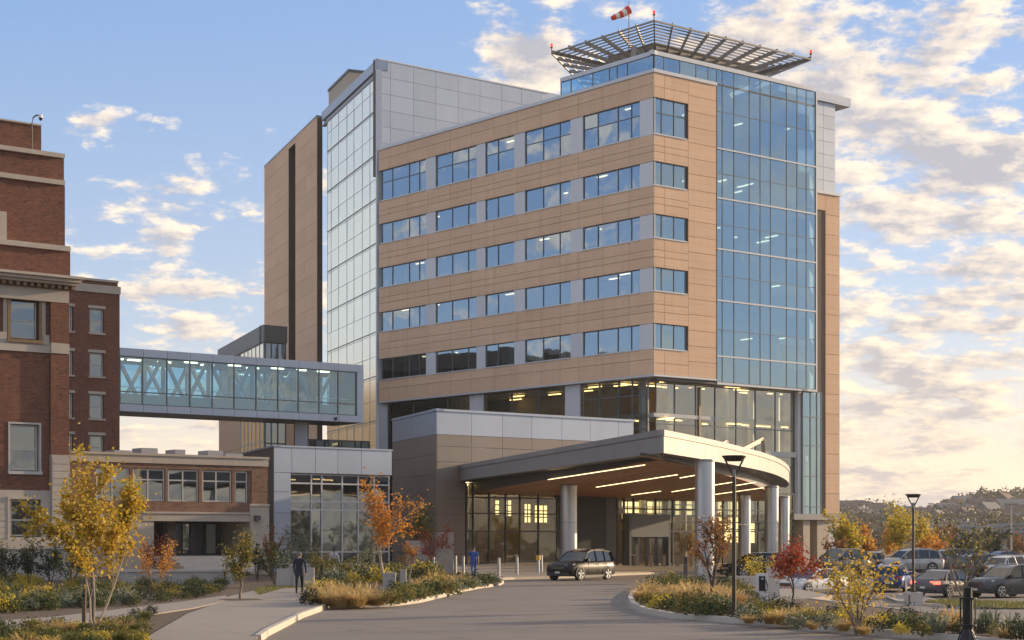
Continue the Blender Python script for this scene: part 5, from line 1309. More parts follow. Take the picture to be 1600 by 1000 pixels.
LAB = {'green_shrub': 'mounded green shrub', 'olive_shrub': 'olive shrub', 'silver_shrub': 'silvery shrub', 'dark_shrub': 'dark green shrub', 'golden_shrub': 'golden shrub', 'straw_grass': 'straw coloured grass tuft', 'green_grass': 'green grass tuft', 'spiky_plant': 'spiky pale plant'}
BED = {'L': 'in the left bed by the footpath', 'C': 'on the planting island left of the drive', 'D': 'on the planting island right of the drive', 'F': 'in the bed in front of the window wall'}
rng = random.Random(5)
px_of = lambda x, y: 800 + F * x / y
py_of = lambda x, y: HZ + F * (HC - KH) / y
MARKS = [(1115, 947, 'at the foot of the copper tree'), (1147, 966, 'around the foot of the island lamp post'), (1047, 911, 'near the yellow hoop'), (1020, 946, 'along the kerb at the rounded tip of the right island'), (1080, 962, 'along the kerb left of the island lamp post'), (1190, 945, 'in front of the charging post'), (1238, 956, 'at the foot of the red and orange tree'), (1205, 975, 'along the kerb below the charging post'), (1290, 980, 'between the red tree and the wide amber shrub'), (1342, 984, 'under the wide amber shrub'), (1400, 980, 'right of the wide amber shrub by the car park edge'), (1455, 984, 'midway between the amber shrub and the tree guard'), (1505, 995, 'at the foot of the black tree guard'), (1580, 996, 'right of the tree guard at the lower right corner'), (1150, 920, 'between the canopy column and the seat wall'), (1085, 918, 'at the base of the large canopy column'),
 (478, 940, 'at the left tip of the left island'), (515, 922, 'right of the man in the dark coat'), (550, 944, 'along the kerb of the left island, left of the orange tree'), (600, 930, 'at the foot of the orange tree'), (612, 942, 'beside the wide sign block'), (640, 936, 'along the kerb below the orange sapling'), (665, 918, 'beside the orange sapling'), (700, 916, 'under the crimson tree'), (695, 926, 'along the kerb below the crimson tree'), (750, 913, 'at the tip of the left island near the man in scrubs'), (530, 900, 'below the person in the white shirt'), (575, 905, 'under the broad silvery shrub'), (640, 899, 'in front of the pale screen wall'), (690, 899, 'at the foot of the taller screen wall'),
 (10, 930, 'at the left frame edge under the low sash window'), (60, 930, 'below the stone base of the brick building'), (100, 945, 'left of the wooden stakes beyond the narrow path'), (165, 935, 'behind the golden tree beyond the narrow path'), (240, 930, 'at the foot of the rust and yellow shrub'), (300, 930, 'below the long planter wall'), (345, 925, 'by the pier at the end of the planter wall'), (50, 955, 'beside the narrow path at the left'), (60, 990, 'in the lower left corner of the picture'), (148, 990, 'around the foot of the golden tree'), (210, 970, 'between the two paths right of the golden tree'), (250, 950, 'along the narrow path below the rust shrub')]
def plant(kind, bed, px, py, s=1.0, z=KH - .02, rel=None):
    x, y = G(px, py, KH) if rel is None else rel
    me = rng.choice(PR[kind]); o = bpy.data.objects.new(kind, me); COL.objects.link(o)
    o.location = (x, y, z); k = s * (.85 + .35 * rng.random()); o.scale = (k * (.9 + .3 * rng.random()), k, k * (.85 + .35 * rng.random())); o.rotation_euler = (0, 0, rng.random() * 6.28)
    o['kind'] = 'thing'; near = min(MARKS, key=lambda m: (m[0] - px_of(x, y)) ** 2 + 2.5 * (m[1] - py_of(x, y)) ** 2)[2]
    tag(o, LAB[kind] + ' ' + near, 'grass' if 'grass' in kind else ('plant' if 'spiky' in kind else 'shrub'), (kind.replace('_', ' ') + ('es ' if kind.endswith('s') else 's ')) + near); return o
def inpoly(p, poly):
    r = False
    for i in range(len(poly)):
        (x1, y1), (x2, y2) = poly[i], poly[i - 1]
        if (y1 > p[1]) != (y2 > p[1]) and p[0] < (x2 - x1) * (p[1] - y1) / (y2 - y1) + x1: r = not r
    return r
# right island: straw grass in the middle, mounds along the kerb
for px, py in ((1003, 938), (1012, 930), (1022, 936), (1040, 930), (1050, 936), (1060, 928), (1064, 938), (1075, 932), (1082, 940), (1090, 934), (1097, 929), (1103, 940), (1110, 936), (1128, 941), (1136, 935), (1150, 944), (1046, 942), (1118, 930), (1070, 942), (1056, 943), (1092, 943), (1141, 947), (1124, 948)): plant('straw_grass', 'D', px, py, 1.0)
for px, py, k in ((1018, 946, 'olive_shrub'), (1032, 950, 'golden_shrub'), (1048, 953, 'green_shrub'), (1064, 956, 'green_shrub'), (1078, 959, 'olive_shrub'), (1092, 952, 'dark_shrub'), (1098, 962, 'green_shrub'), (1110, 958, 'olive_shrub'), (1122, 962, 'green_shrub'), (1132, 957, 'silver_shrub'), (1160, 962, 'silver_shrub'), (1168, 968, 'silver_shrub'),
                  (1010, 922, 'silver_shrub'), (1024, 918, 'green_shrub'), (1040, 915, 'olive_shrub'), (1056, 914, 'green_shrub'), (1070, 918, 'olive_shrub'), (1084, 916, 'green_shrub'), (1096, 913, 'dark_shrub'), (1130, 918, 'dark_shrub'), (1142, 922, 'green_shrub'), (1150, 928, 'olive_shrub'), (1128, 926, 'green_shrub'), (1158, 932, 'olive_shrub'), (1168, 940, 'green_shrub'), (1085, 924, 'green_shrub'), (1060, 922, 'green_shrub')): plant(k, 'D', px, py, .95)
for px, py, k, s in ((1176, 962, 'olive_shrub', .8), (1186, 957, 'green_shrub', .85), (1206, 954, 'dark_shrub', .9), (1222, 956, 'dark_shrub', .8), (1240, 962, 'dark_shrub', .8), (1196, 964, 'golden_shrub', .8), (1188, 970, 'green_shrub', .7), (1204, 973, 'straw_grass', .75), (1216, 966, 'golden_shrub', .75), (1224, 974, 'straw_grass', .8), (1236, 971, 'straw_grass', .7), (1250, 974, 'green_grass', .9), (1258, 966, 'golden_shrub', .75), (1266, 970, 'olive_shrub', .7), (1278, 967, 'golden_shrub', .8), (1246, 980, 'silver_shrub', .7), (1290, 980, 'silver_shrub', .8), (1300, 966, 'dark_shrub', .75), (1312, 970, 'golden_shrub', .8), (1318, 984, 'straw_grass', .55), (1296, 972, 'olive_shrub', .7), (1324, 962, 'golden_shrub', .7), (1358, 978, 'golden_shrub', .7), (1364, 986, 'dark_shrub', .7), (1378, 976, 'golden_shrub', .75), (1388, 974, 'dark_shrub', .95),
                     (1398, 983, 'green_shrub', .8), (1412, 978, 'silver_shrub', .8), (1420, 972, 'dark_shrub', .8), (1428, 986, 'green_shrub', .75), (1440, 980, 'silver_shrub', .7), (1452, 978, 'silver_shrub', .8), (1462, 990, 'spiky_plant', .95), (1474, 976, 'dark_shrub', .8), (1484, 984, 'straw_grass', .8), (1490, 978, 'straw_grass', .8), (1500, 992, 'dark_shrub', .6), (1528, 990, 'dark_shrub', .6), (1546, 988, 'spiky_plant', 1.0), (1536, 984, 'silver_shrub', .6), (1560, 992, 'olive_shrub', .6), (1584, 996, 'spiky_plant', 1.1), (1592, 1000, 'dark_shrub', 1.0), (1606, 996, 'spiky_plant', 1.0), (1570, 998, 'straw_grass', .55), (1440, 992, 'olive_shrub', .65), (1408, 990, 'golden_shrub', .55), (1340, 976, 'olive_shrub', .6), (1350, 990, 'straw_grass', .45), (1270, 982, 'straw_grass', .5), (1170, 972, 'straw_grass', .5), (1210, 961, 'olive_shrub', .7), (1230, 964, 'straw_grass', .6)): plant(k, 'D', px, py, s * .93)
# left island
for px, py in ((498, 942), (508, 937), (518, 943), (528, 939), (540, 943), (552, 940), (564, 944), (576, 941), (588, 944), (512, 945), (534, 946), (558, 946), (505, 930), (530, 932), (658, 916), (668, 919), (680, 915), (690, 918), (700, 914), (710, 917), (655, 922), (672, 924), (718, 913), (728, 915)): plant('straw_grass', 'C', px, py, .95)
for px, py, k in ((492, 925, 'golden_shrub'), (512, 924, 'golden_shrub'), (522, 920, 'green_shrub'), (486, 945, 'dark_shrub'), (610, 944, 'olive_shrub'), (622, 942, 'green_shrub'), (634, 940, 'olive_shrub'), (644, 937, 'green_shrub'), (654, 935, 'olive_shrub'), (662, 932, 'green_shrub'), (672, 930, 'green_shrub'), (682, 928, 'olive_shrub'), (692, 926, 'green_shrub'), (702, 924, 'green_shrub'), (712, 922, 'silver_shrub'), (722, 920, 'green_shrub'), (732, 919, 'olive_shrub'), (742, 917, 'silver_shrub'), (752, 915, 'green_shrub'), (762, 914, 'green_shrub'), (770, 912, 'olive_shrub'), (724, 910, 'green_shrub'), (740, 909, 'dark_shrub'), (756, 909, 'green_shrub'), (700, 930, 'olive_shrub'), (640, 931, 'green_shrub'), (626, 934, 'olive_shrub'), (615, 930, 'dark_shrub'), (590, 934, 'silver_shrub'), (575, 930, 'silver_shrub'), (560, 926, 'green_shrub'), (545, 925, 'olive_shrub')): plant(k, 'C', px, py, 1.0)
# shrubs in front of the window wall
for k in range(46):
    px = 500 + rng.random() * 190; py = 897 + rng.random() * 16 + max(0, (560 - px)) * .03
    plant(rng.choice(('olive_shrub', 'green_shrub', 'dark_shrub', 'golden_shrub', 'silver_shrub')), 'F', px, py, 1.45)
# left beds
for k in range(120):
    px = rng.random() * 372 - 18; lo_ = 958 - px * .055 - max(0, px - 200) * .05; py = 912 + (lo_ - 912) * rng.random()
    kind = rng.choice(('green_shrub', 'green_shrub', 'olive_shrub', 'silver_shrub', 'golden_shrub', 'spiky_plant', 'green_grass'))
    if px < 120 and py < 940 and rng.random() < .6: kind = 'golden_shrub' if px > 20 else 'olive_shrub'
    if px > 200: kind = rng.choice(('green_shrub', 'olive_shrub', 'green_grass', 'green_shrub', 'dark_shrub'))
    if not inpoly(G(px, py + 3, KH), path2): plant(kind, 'L', px, py, 1.0 if px < 200 else .72)
for k in range(64):
    px = rng.random() * 250 - 20; py = 975 + rng.random() * 35 - px * .04 + 6
    q = G(px, py, KH)
    if inpoly(q, path2) or inpoly(q, walk) or inpoly(G(px, py - 5, KH), path2): continue
    plant(rng.choice(('green_grass', 'olive_shrub', 'green_grass', 'straw_grass', 'golden_shrub', 'green_shrub')), 'L', px, py, .55)
for px, py, k in ((200, 972, 'silver_shrub'), (212, 966, 'dark_shrub'), (236, 962, 'dark_shrub'), (226, 968, 'green_grass'), (180, 980, 'green_shrub'), (195, 985, 'straw_grass'), (165, 985, 'straw_grass'), (60, 985, 'olive_shrub')): plant(k, 'L', px, py, .6)
# mown lawn patches and fallen litter: uncountable
def blades(name, poly, n, h, m, z, seed):
    rnd = random.Random(seed); mb = MB(); xs = [p[0] for p in poly]; ys = [p[1] for p in poly]; c = 0
    while c < n:
        x = xs_ = min(xs) + rnd.random() * (max(xs) - min(xs)); y = min(ys) + rnd.random() * (max(ys) - min(ys))
        if not inpoly((x, y), poly): continue
        c += 1; a = rnd.random() * 6.28; w_ = .014; hh_ = h * (.5 + rnd.random()); zz = z(x, y) if callable(z) else z; i = len(mb.v)
        mb.v += [(x - w_ * math.cos(a), y - w_ * math.sin(a), zz), (x + w_ * math.cos(a), y + w_ * math.sin(a), zz), (x + rnd.gauss(0, .05), y + rnd.gauss(0, .05), zz + hh_)]; mb.f.append((i, i + 1, i + 2))
    o = link(name, leaf_mesh(mb, name, m)); o['kind'] = 'stuff'; return o
o = blades('grass', gs, 7000, .10, 'grass_green', lambda x, y: gh(x, y) + .11, 3); o['label'] = 'short grass on the kerbed strip in the car park'
lw = gp([(405, 930), (440, 920), (500, 916), (490, 912), (440, 914), (395, 921)], KH)
o = blades('grass', lw, 4000, .10, 'grass_green', KH - .02, 4); o['label'] = 'short green grass beside the footpath'
b = MB(); 
nearbed = gp([(-80, 1060), (-60, 998), (90, 987), (190, 977), (206, 978), (186, 1006), (130, 1100)], KH)
o = blades('grass', nearbed, 6000, .14, 'grass_green', KH - .02, 5); o['label'] = 'ragged grass around the golden tree'
bark_ = MB(); rnd = random.Random(9)
for poly in (islC, islD, nearbed):
    xs = [p[0] for p in poly]; ys = [p[1] for p in poly]
    for k in range(2600):
        x = min(xs) + rnd.random() * (max(xs) - min(xs)); y = min(ys) + rnd.random() * (max(ys) - min(ys))
        if inpoly((x, y), poly): leaf(bark_, Vector((x, y, KH + .01)), .07, rnd, -.1)
o = link('leaf_litter', leaf_mesh(bark_, 'leaf_litter', 'leaf_copper')); o['kind'] = 'stuff'; o['label'] = 'fallen brown leaves on the soil of the planting beds'
# ================================================================== STREET FURNITURE
def lamp_post(label, x, y, z, H, base=None):
    t = thing('street_lamp', label, 'street lamp', (x, y, z), 'lamp posts with shallow dish heads')
    b = MB(); b.cyl((x, y), .065, z - .05, z + H - .62, .055, n=12); b.box(x - .13, x + .13, y - .13, y + .13, z - .05, z + .06); b.cyl((x, y), .09, z + .05, z + .16, n=12); b.build('pole', 'bronze_dark', t)
    for s in (-1, 1):
        b = MB(); b.tube([(x, y, z + H - .64), (x + s * .14, y, z + H - .36), (x + s * .27, y, z + H - .11)], .028, 6); b.build('arm', 'bronze_dark', t)
    b = MB(); b.cyl((x, y), .25, z + H - .16, z + H - .02, .36, n=28); b.cyl((x, y), .36, z + H - .02, z + H, n=28); b.build('lamp_dish', 'bronze_dark', t)
    b = MB(); b.cyl((x, y), .05, z + H - .64, z + H - .40, .07, n=10); b.build('lamp_head', 'steel', t)
simple('bronze_dark', (.060, .052, .044), .45, .5, .1)
x, y = G(1147, 965, KH); lamp_post('tall thin lamp post on the right island in front of the canopy columns', x, y, KH - .02, 2.47 + 130 * y / F - KH)
Yl = 76.5; xl = ray(1427) * Yl; zl_ = gh(xl, Yl)
t = thing('lamp_base', 'square pale concrete footing that carries the car park lamp post', 'footing', (xl, Yl, zl_))
b = MB(); b.box(xl - .36, xl + .36, Yl - .36, Yl + .36, zl_ - .3, zl_ + .62); b.build('footing_block', 'pale_stone', t)
b = MB(); b.box(xl - .30, xl - .24, Yl - .38, Yl - .355, zl_ + .12, zl_ + .5); b.build('cover_plate', 'dark_steel', t)
lamp_post('tall thin lamp post on a concrete footing in the car park', xl, Yl, zl_ + .62, 2.45 + 70 * Yl / F - zl_ - .62)
for k, (px, py) in enumerate(((677.6, 899), (712, 897), (724, 897.5), (779.4, 900), (807.8, 898.5), (846, 896))):
    x, y = G(px, py, .16); z = max(zfc(x, y), KH) - .01
    t = thing('bollard', ['slim steel bollard beside the crimson tree', 'slim steel bollard just left of the man in blue scrubs, farther from the drive', 'thicker pale bollard immediately left of the man in blue scrubs', 'first steel bollard right of the man in blue scrubs', 'second steel bollard right of the man in blue scrubs', 'steel bollard behind the yellow topped bollard'][k], 'bollard', (x, y, z), 'steel bollards along the forecourt kerb')
    b = MB(); b.cyl((x, y), .085, z - .05, z + 1.1, n=18); b.build('post', 'brushed', t); b = MB(); b.cyl((x, y), .085, z + 1.1, z + 1.15, .05, n=18); b.build('cap', 'steel', t)
x, y = G(841, 897, .16); z = zfc(x, y) - .01
t = thing('bollard', 'bollard with a yellow upper band in front of the glass front', 'bollard', (x, y, z))
b = MB(); b.cyl((x, y), .09, z - .05, z + .84, n=18); b.build('post', 'brushed', t); b = MB(); b.cyl((x, y), .15, z + .84, z + 1.16, n=18); b.build('yellow_band', 'yellow_paint', t)
for k, px in enumerate((978, 998, 1019, 1040)):
    x, y = WE.P(px, 3.2); z = KH - .01
    t = thing('door_bollard', ['first tan bollard from the left in front of the sliding doors', 'second tan bollard from the left in front of the sliding doors', 'third tan bollard from the left in front of the sliding doors', 'fourth tan bollard from the left, right of the sliding doors'][k], 'bollard', (x, y, z), 'tan bollards in front of the doors')
    b = MB(); b.box(x - .13, x + .13, y - .13, y + .13, z - .05, z + 1.0); b.build('post', 'tan_panel', t); b = MB(); b.box(x - .11, x + .11, y - .11, y + .11, z + 1.0, z + 1.05); b.build('cap', 'charcoal_panel', t)
x, y = G(1071, 904, .1); t = thing('call_post', 'slim dark intercom post beside the yellow hoop', 'post', (x, y, .1))
b = MB(); b.box(x - .11, x + .11, y - .09, y + .09, 0, 1.4); b.build('post', 'charcoal_panel', t); b = MB(); b.box(x - .07, x + .07, y - .10, y - .088, 1.0, 1.3); b.build('panel', 'black_metal', t)
x, y = G(1047.5, 911, .13); t = thing('cycle_hoop', 'bright yellow steel hoop at the tip of the right island', 'hoop', (x, y, .12))
b = MB(); b.tube([(x - .22, y, 0), (x - .22, y, .55), (x - .14, y, .68), (x, y, .73), (x + .14, y, .68), (x + .22, y, .55), (x + .22, y, .45)], .04, 8); b.build('hoop_tube', 'yellow_paint', t)
x, y = G(1190.5, 940, KH); z = KH - .02
t = thing('charging_post', 'pale charging post with a dark front panel in front of the red tree', 'charging post', (x, y, z))
b = MB(); b.box(x - .21, x + .21, y - .14, y + .14, z - .05, z + 1.06); b.build('cabinet', 'white_plastic', t)
b = MB(); b.box(x - .13, x + .10, y - .165, y - .138, z + .42, z + .96); b.build('front_panel', 'black_metal', t)
b = MB(); b.cyl((x - .01, y - .16), .05, z + .84, z + .90, n=10); b.build('socket', 'brushed', t)
b = MB(); b.tube([(x + .12, y - .15, z + .8), (x + .19, y - .2, z + .6), (x + .16, y - .2, z + .45), (x + .1, y - .15, z + .42)], .018, 6); b.build('cable', 'black_rubber', t)
x, y = G(1208, 934, KH); t = thing('stone_post', 'square buff stone post right behind the charging post', 'post', (x, y, KH))
b = MB(); b.box(x - .22, x + .22, y - .2, y + .2, 0, KH + 1.12); b.build('post', 'pale_stone', t); b = MB(); b.box(x - .24, x + .24, y - .22, y + .22, KH + 1.12, KH + 1.18); b.build('cap', 'pale_stone', t)
x, y = G(1162, 913, KH); t = thing('seat_wall', 'low pale concrete seat wall between the canopy columns', 'wall', (x, y, KH))
b = MB(); b.box(x - .75, x + .75, y - .2, y + .2, -.3, KH + .42); b.build('wall_block', 'pale_stone', t)
for lab, pa, pb, y0, y1 in (('wide grey concrete sign block by the trunk of the orange tree', 598, 618, 895, 927), ('narrow grey concrete sign block behind the orange tree', 625, 634.5, 890, 917)):
    (x0, y_), (x1, _) = G(pa, y1, KH), G(pb, y1, KH); H_ = (y1 - y0) * y_ / F
    t = thing('sign_block', lab, 'sign block', ((x0 + x1) / 2, y_, KH), 'concrete sign blocks'); b = MB(); b.box(x0, x1, y_, y_ + .22, -.2, KH + H_ - .04); b.build('block', 'plinth_stone', t); b = MB(); b.box(x0 - .02, x1 + .02, y_ - .02, y_ + .24, KH + H_ - .04, KH + H_); b.build('cap', 'pale_stone', t)
for lab, pa, pb, y0, Y in (('wide pale concrete screen wall behind the orange sapling', 634, 670, 845, 108), ('taller pale concrete screen wall behind the crimson tree', 680, 708.5, 832, 112)):
    x0, x1 = ray(pa) * Y, ray(pb) * Y; t = thing('screen_wall', lab, 'wall', ((x0 + x1) / 2, Y, 0), 'concrete screen walls'); z1 = HC + (HZ - y0) * Y / F
    b = MB(); b.box(x0, x1, Y, Y + .3, -.3, z1 - .06); b.build('wall_panel', 'plinth_stone', t); b = MB(); b.box(x0 - .03, x1 + .03, Y - .03, Y + .33, z1 - .06, z1); b.build('wall_cap', 'pale_stone', t)
# black tree guard
x, y = G(1512.5, 1003, KH); z = KH - .02
t = thing('tree_guard', 'black cylindrical tree guard with vertical rods and flared foot at the bottom right', 'tree guard', (x, y, z))
b = MB(); b.cyl((x, y), .115, z + .30, z + .98, n=20); b.cyl((x, y), .09, z + .98, z + 1.24, n=16); b.build('drum', 'black_metal', t)
b = MB(); b.cyl((x, y), .24, z - .03, z + .30, .10, n=18); b.build('foot', 'black_metal', t)
for zz_ in (.38, .98):
    b = MB(); b.cyl((x, y), .19, z + zz_, z + zz_ + .035, n=24); b.build('ring', 'black_metal', t)
for k in range(8):
    a = k * .785; b = MB(); b.cyl((x + .175 * math.cos(a), y + .175 * math.sin(a)), .010, z + .38, z + 1.02, n=6); b.build('rod', 'black_metal', t)
for k in range(3):
    a = k * 2.09 + .4; b = MB(); b.tube([(x + .11 * math.cos(a), y + .11 * math.sin(a), z + .36), (x + .26 * math.cos(a), y + .26 * math.sin(a), z)], .015, 6); b.build('strut', 'black_metal', t)

# ================================================================== VEHICLES
def paint(name, c, metal=.35, rough=.28):
    m, t = mat(name); finish(t, principled(t, c, rough, metal, .25, **{'Coat Weight': .22, 'Coat Roughness': .08})); return m
paint('paint_black', (.005, .005, .0055), 0., .45); paint('paint_graphite', (.075, .078, .085)); paint('paint_grey', (.135, .125, .125)); paint('paint_blue', (.02, .07, .24)); paint('paint_silver', (.42, .41, .40)); paint('paint_white', (.68, .67, .65), .0); paint('paint_tan', (.20, .155, .11))
m_, t_ = mat('auto_glass'); finish(t_, principled(t_, (.012, .016, .02), .04, 0., .8))
m_, t_ = mat('headlight_lens'); finish(t_, principled(t_, (.55, .57, .60), .08, .3, .8))
m_, t_ = mat('tail_lens'); finish(t_, principled(t_, (.32, .015, .012), .15, 0., .8))
simple('plate', (.62, .62, .58), .5); simple('plastic_trim', (.03, .03, .032), .6); simple('chrome', (.6, .6, .6), .15, 1.0, .02)
PROF = {
 # body stations: x, z bottom, z top, half width ; greenhouse side outline (x, z) from cowl to tail
 'suv': dict(L=4.65, r=.36, wb=(1.42, -1.30), hw=.93, body=[(2.30, .42, .72, .62), (2.26, .34, .84, .78), (2.05, .26, .97, .88), (1.5, .22, 1.05, .925), (.85, .22, 1.10, .93), (0, .21, 1.10, .93), (-1.0, .22, 1.11, .93), (-1.8, .24, 1.12, .915), (-2.18, .30, 1.10, .86), (-2.30, .40, 1.0, .78), (-2.33, .5, .8, .7)],
             roof=[(1.05, 1.06), (.42, 1.56), (.1, 1.655), (-.6, 1.69), (-1.4, 1.655), (-1.85, 1.58), (-2.2, 1.08)], belt=1.08, pill=(.42, -.30, -1.15, -1.80), rails=True),
 'sedan': dict(L=4.75, r=.335, wb=(1.45, -1.35), hw=.91, body=[(2.36, .38, .60, .58), (2.32, .30, .70, .76), (2.05, .22, .80, .87), (1.5, .19, .88, .90), (.9, .19, .93, .91), (0, .18, .95, .91), (-1.0, .19, .97, .91), (-1.7, .21, 1.00, .89), (-2.15, .26, 1.0, .84), (-2.34, .34, .94, .77), (-2.38, .45, .75, .68)],
             roof=[(1.12, .92), (.35, 1.34), (0, 1.42), (-.55, 1.44), (-1.05, 1.38), (-1.85, 1.0)], belt=.94, pill=(.35, -.38, -1.10, -1.30), rails=False),
}
def car(label, kind, pt_, x, y, z, heading, group=None, s=1.0, cat='car', plate='rear', name='parked_car', lit=False):
    P = PROF[kind]; n_obj = len(COL.objects); hd = Vector(heading).normalized()
    t = thing(name, label, cat, (0, 0, 0), group)
    b = MB(); rows = []
    for (X, zb_, zt_, hw) in P['body']:
        zm = zb_ + (zt_ - zb_) * .55; half = [(0, zt_ + .015), (hw * .55, zt_ + .01), (hw * .86, zt_ - .03), (hw * .975, zt_ - .12), (hw, zm), (hw * .97, zb_ + .10), (hw * .90, zb_), (0, zb_)]
        rows.append([(X, q[0], q[1]) for q in half] + [(X, -q[0], q[1]) for q in half[-2:0:-1]])
    N = len(rows[0])
    for i in range(len(rows) - 1):
        for k in range(N): j = (k + 1) % N; b.face([rows[i][k], rows[i][j], rows[i + 1][j], rows[i + 1][k]])
    b.face(rows[0][::-1]); b.face(rows[-1]); b.build('body', pt_, t, smooth=True, weld=True)
    roof = P['roof']; hw = P['hw']; wz = lambda zz: hw * .94 - max(0, zz - P['belt']) * .36
    b = MB(); g = MB(); n = len(roof)
    for i in range(n - 1):
        a, c = roof[i], roof[i + 1]; q = [(a[0], -wz(a[1]), a[1]), (a[0], wz(a[1]), a[1]), (c[0], wz(c[1]), c[1]), (c[0], -wz(c[1]), c[1])]
        (g if i in (0, n - 2) else b).face(q)
        if i in (0, n - 2): b.face([(v[0] - .02 * (1 if i == 0 else -1), v[1] * .99, v[2] - .01) for v in q])
    for sgn in (-1, 1):
        gs_ = MB(); pts = [(a[0], sgn * wz(a[1]), a[1]) for a in roof]; gs_.face(pts if sgn > 0 else pts[::-1]); gs_.build('side_window', 'auto_glass', t)
        pl = P['pill']
        def on(xq):
            for i in range(n - 1):
                if roof[i][0] >= xq >= roof[i + 1][0]: f = (roof[i][0] - xq) / (roof[i][0] - roof[i + 1][0]); return roof[i][1] + f * (roof[i + 1][1] - roof[i][1])
            return roof[0][1]
        e = .012 * sgn
        for i in range(n - 1):                     # roof rail and pillars over the glass
            a, c = roof[i], roof[i + 1]; b.bar((a[0], sgn * (wz(a[1]) - .01) + e, a[1] - .015), (c[0], sgn * (wz(c[1]) - .01) + e, c[1] - .015), .07, .07)
        for xq in pl[1:3]: b.bar((xq + .04, sgn * wz(P['belt']) + e, P['belt'] - .02), (xq - .04, sgn * wz(on(xq - .04) - .02) + e * .6, on(xq - .04) - .02), .03, .085)
        b.bar((roof[-1][0] + .28, sgn * wz(P['belt']) + e, P['belt'] - .02), (roof[-2][0] + .02, sgn * wz(roof[-2][1]) + e * .6, roof[-2][1] - .04), .03, .26)
    b.build('cabin', pt_, t, smooth=False)
    gw = MB(); gw.v, gw.f, gw.uv, gw.mi = g.v[:4], [(0, 1, 2, 3)], g.uv[:4], [0]; gw.build('windscreen', 'auto_glass', t)
    gr = MB(); gr.v, gr.f, gr.uv, gr.mi = g.v[4:8], [(0, 1, 2, 3)], g.uv[4:8], [0]; gr.build('rear_window', 'auto_glass', t)
    r = P['r']
    for X in P['wb']:
        for sgn in (-1, 1):
            ar = MB(); yy = sgn * (hw - .012)
            ring = [(X + (r + .075) * math.cos(k * math.pi / 12), yy + sgn * .03, r + (r + .075) * math.sin(k * math.pi / 12)) for k in range(-1, 14)]
            ar.face(ring if sgn < 0 else ring[::-1]); ar.build('wheel_arch', 'plastic_trim', t)
            wh = part_empty('wheel', t)
            def disc(rr, y0, y1, m, nm, n=22):
                q = MB(); q.tube([(X, y0, r), (X, y1, r)], rr, n); q.build(nm, m, wh)
            disc(r, yy - sgn * .16, yy + sgn * .045, 'black_rubber', 'tyre', 26); 
            rim = MB(); rim.tube([(X, yy + sgn * .03, r), (X, yy + sgn * .05, r)], r * .20, 10)
            for k in range(5):
                a = k * 1.2566 + .3
                for da in (-.12, .12): rim.bar((X + r * .12 * math.cos(a), yy + sgn * .048, r + r * .12 * math.sin(a)), (X + r * .66 * math.cos(a + da), yy + sgn * .05, r + r * .66 * math.sin(a + da)), .03, .045)
            m1 = [(X + r * .70 * math.cos(k * .3927), yy + sgn * .05, r + r * .70 * math.sin(k * .3927)) for k in range(17)]; rim.tube(m1, .022, 5, cap=False)
            rim.build('rim', 'alloy', wh)
    f0 = P['body'][1]; f1 = P['body'][2]; xr = P['body'][-2][0]; rb = P['body'][-2]; rc = P['body'][-3]
    for sgn in (-1, 1):
        q = MB(); zc_ = f0[2] + .02; q.hexa([(f0[0] + .03, sgn * .46, zc_ - .13), (f1[0] - .02, sgn * .865, zc_ - .07), (f1[0] - .25, sgn * .86, zc_ - .05), (f1[0] - .05, sgn * .46, zc_ - .1), (f0[0] - .0, sgn * .48, zc_ + .01), (f1[0] - .06, sgn * .855, zc_ + .06), (f1[0] - .28, sgn * .84, zc_ + .08), (f1[0] - .1, sgn * .48, zc_ + .04)]); q.build('headlight', 'headlight_lens', t, weld=True)
        q = MB(); zc_ = P['belt'] - .16; q.hexa([(xr - .035, sgn * .44, zc_ - .08), (xr - .035, sgn * .78, zc_ - .08), (rc[0] + .02, sgn * .905, zc_ - .08), (rc[0] + .1, sgn * .5, zc_ - .08), (xr - .03, sgn * .44, zc_ + .08), (xr - .02, sgn * .78, zc_ + .09), (rc[0] + .06, sgn * .895, zc_ + .09), (rc[0] + .1, sgn * .5, zc_ + .08)]); q.build('tail_light', 'tail_lit' if lit else 'tail_lens', t, weld=True)
        q = MB(); xm = roof[0][0] - .28; q.box(xm - .07, xm + .07, sgn * .98 - .10, sgn * .98 + .10, P['belt'] - .01, P['belt'] + .13); q.box(xm - .03, xm + .03, sgn * .89 - .05, sgn * .89 + .05, P['belt'] - .0, P['belt'] + .04); q.build('mirror', pt_, t)
        for xh in (-.22, -1.05): q = MB(); q.box(xh - .1, xh + .1, sgn * (hw + .003) - .012, sgn * (hw + .003) + .012, P['belt'] - .20, P['belt'] - .165); q.build('door_handle', pt_, t)
        for xh in (.62, -.34, -1.16): q = MB(); q.bar((xh, sgn * (hw + .0), .34), (xh - .03, sgn * hw * .985, P['belt'] - .07), .012, .012); q.build('door_gap', 'plastic_trim', t)
        q = MB(); q.box(-1.0, 1.1, sgn * (hw - .02) - .025, sgn * (hw - .02) + .03, .19, .30); q.build('sill_trim', 'plastic_trim', t)
        if P['rails']:
            q = MB(); q.tube([(.0, sgn * .62, 1.62), (-.1, sgn * .62, 1.73), (-1.35, sgn * .62, 1.735), (-1.5, sgn * .62, 1.60)], .022, 6); q.build('roof_rail', 'chrome', t)
    q = MB(); q.box(f0[0] - .03, f0[0] + .045, -.46, .46, f0[2] - .20, f0[2] - .03); q.build('grille', 'plastic_trim', t)
    q = MB(); q.box(f0[0] - .08, f0[0] + .055, -.72, .72, f0[1] - .06, f0[1] + .10); q.build('bumper', 'plastic_trim', t)
    for k in range(3): q = MB(); zq = f0[2] - .18 + .05 * k; q.box(f0[0] + .04, f0[0] + .055, -.43, .43, zq, zq + .014); q.build('grille_bar', 'chrome', t)
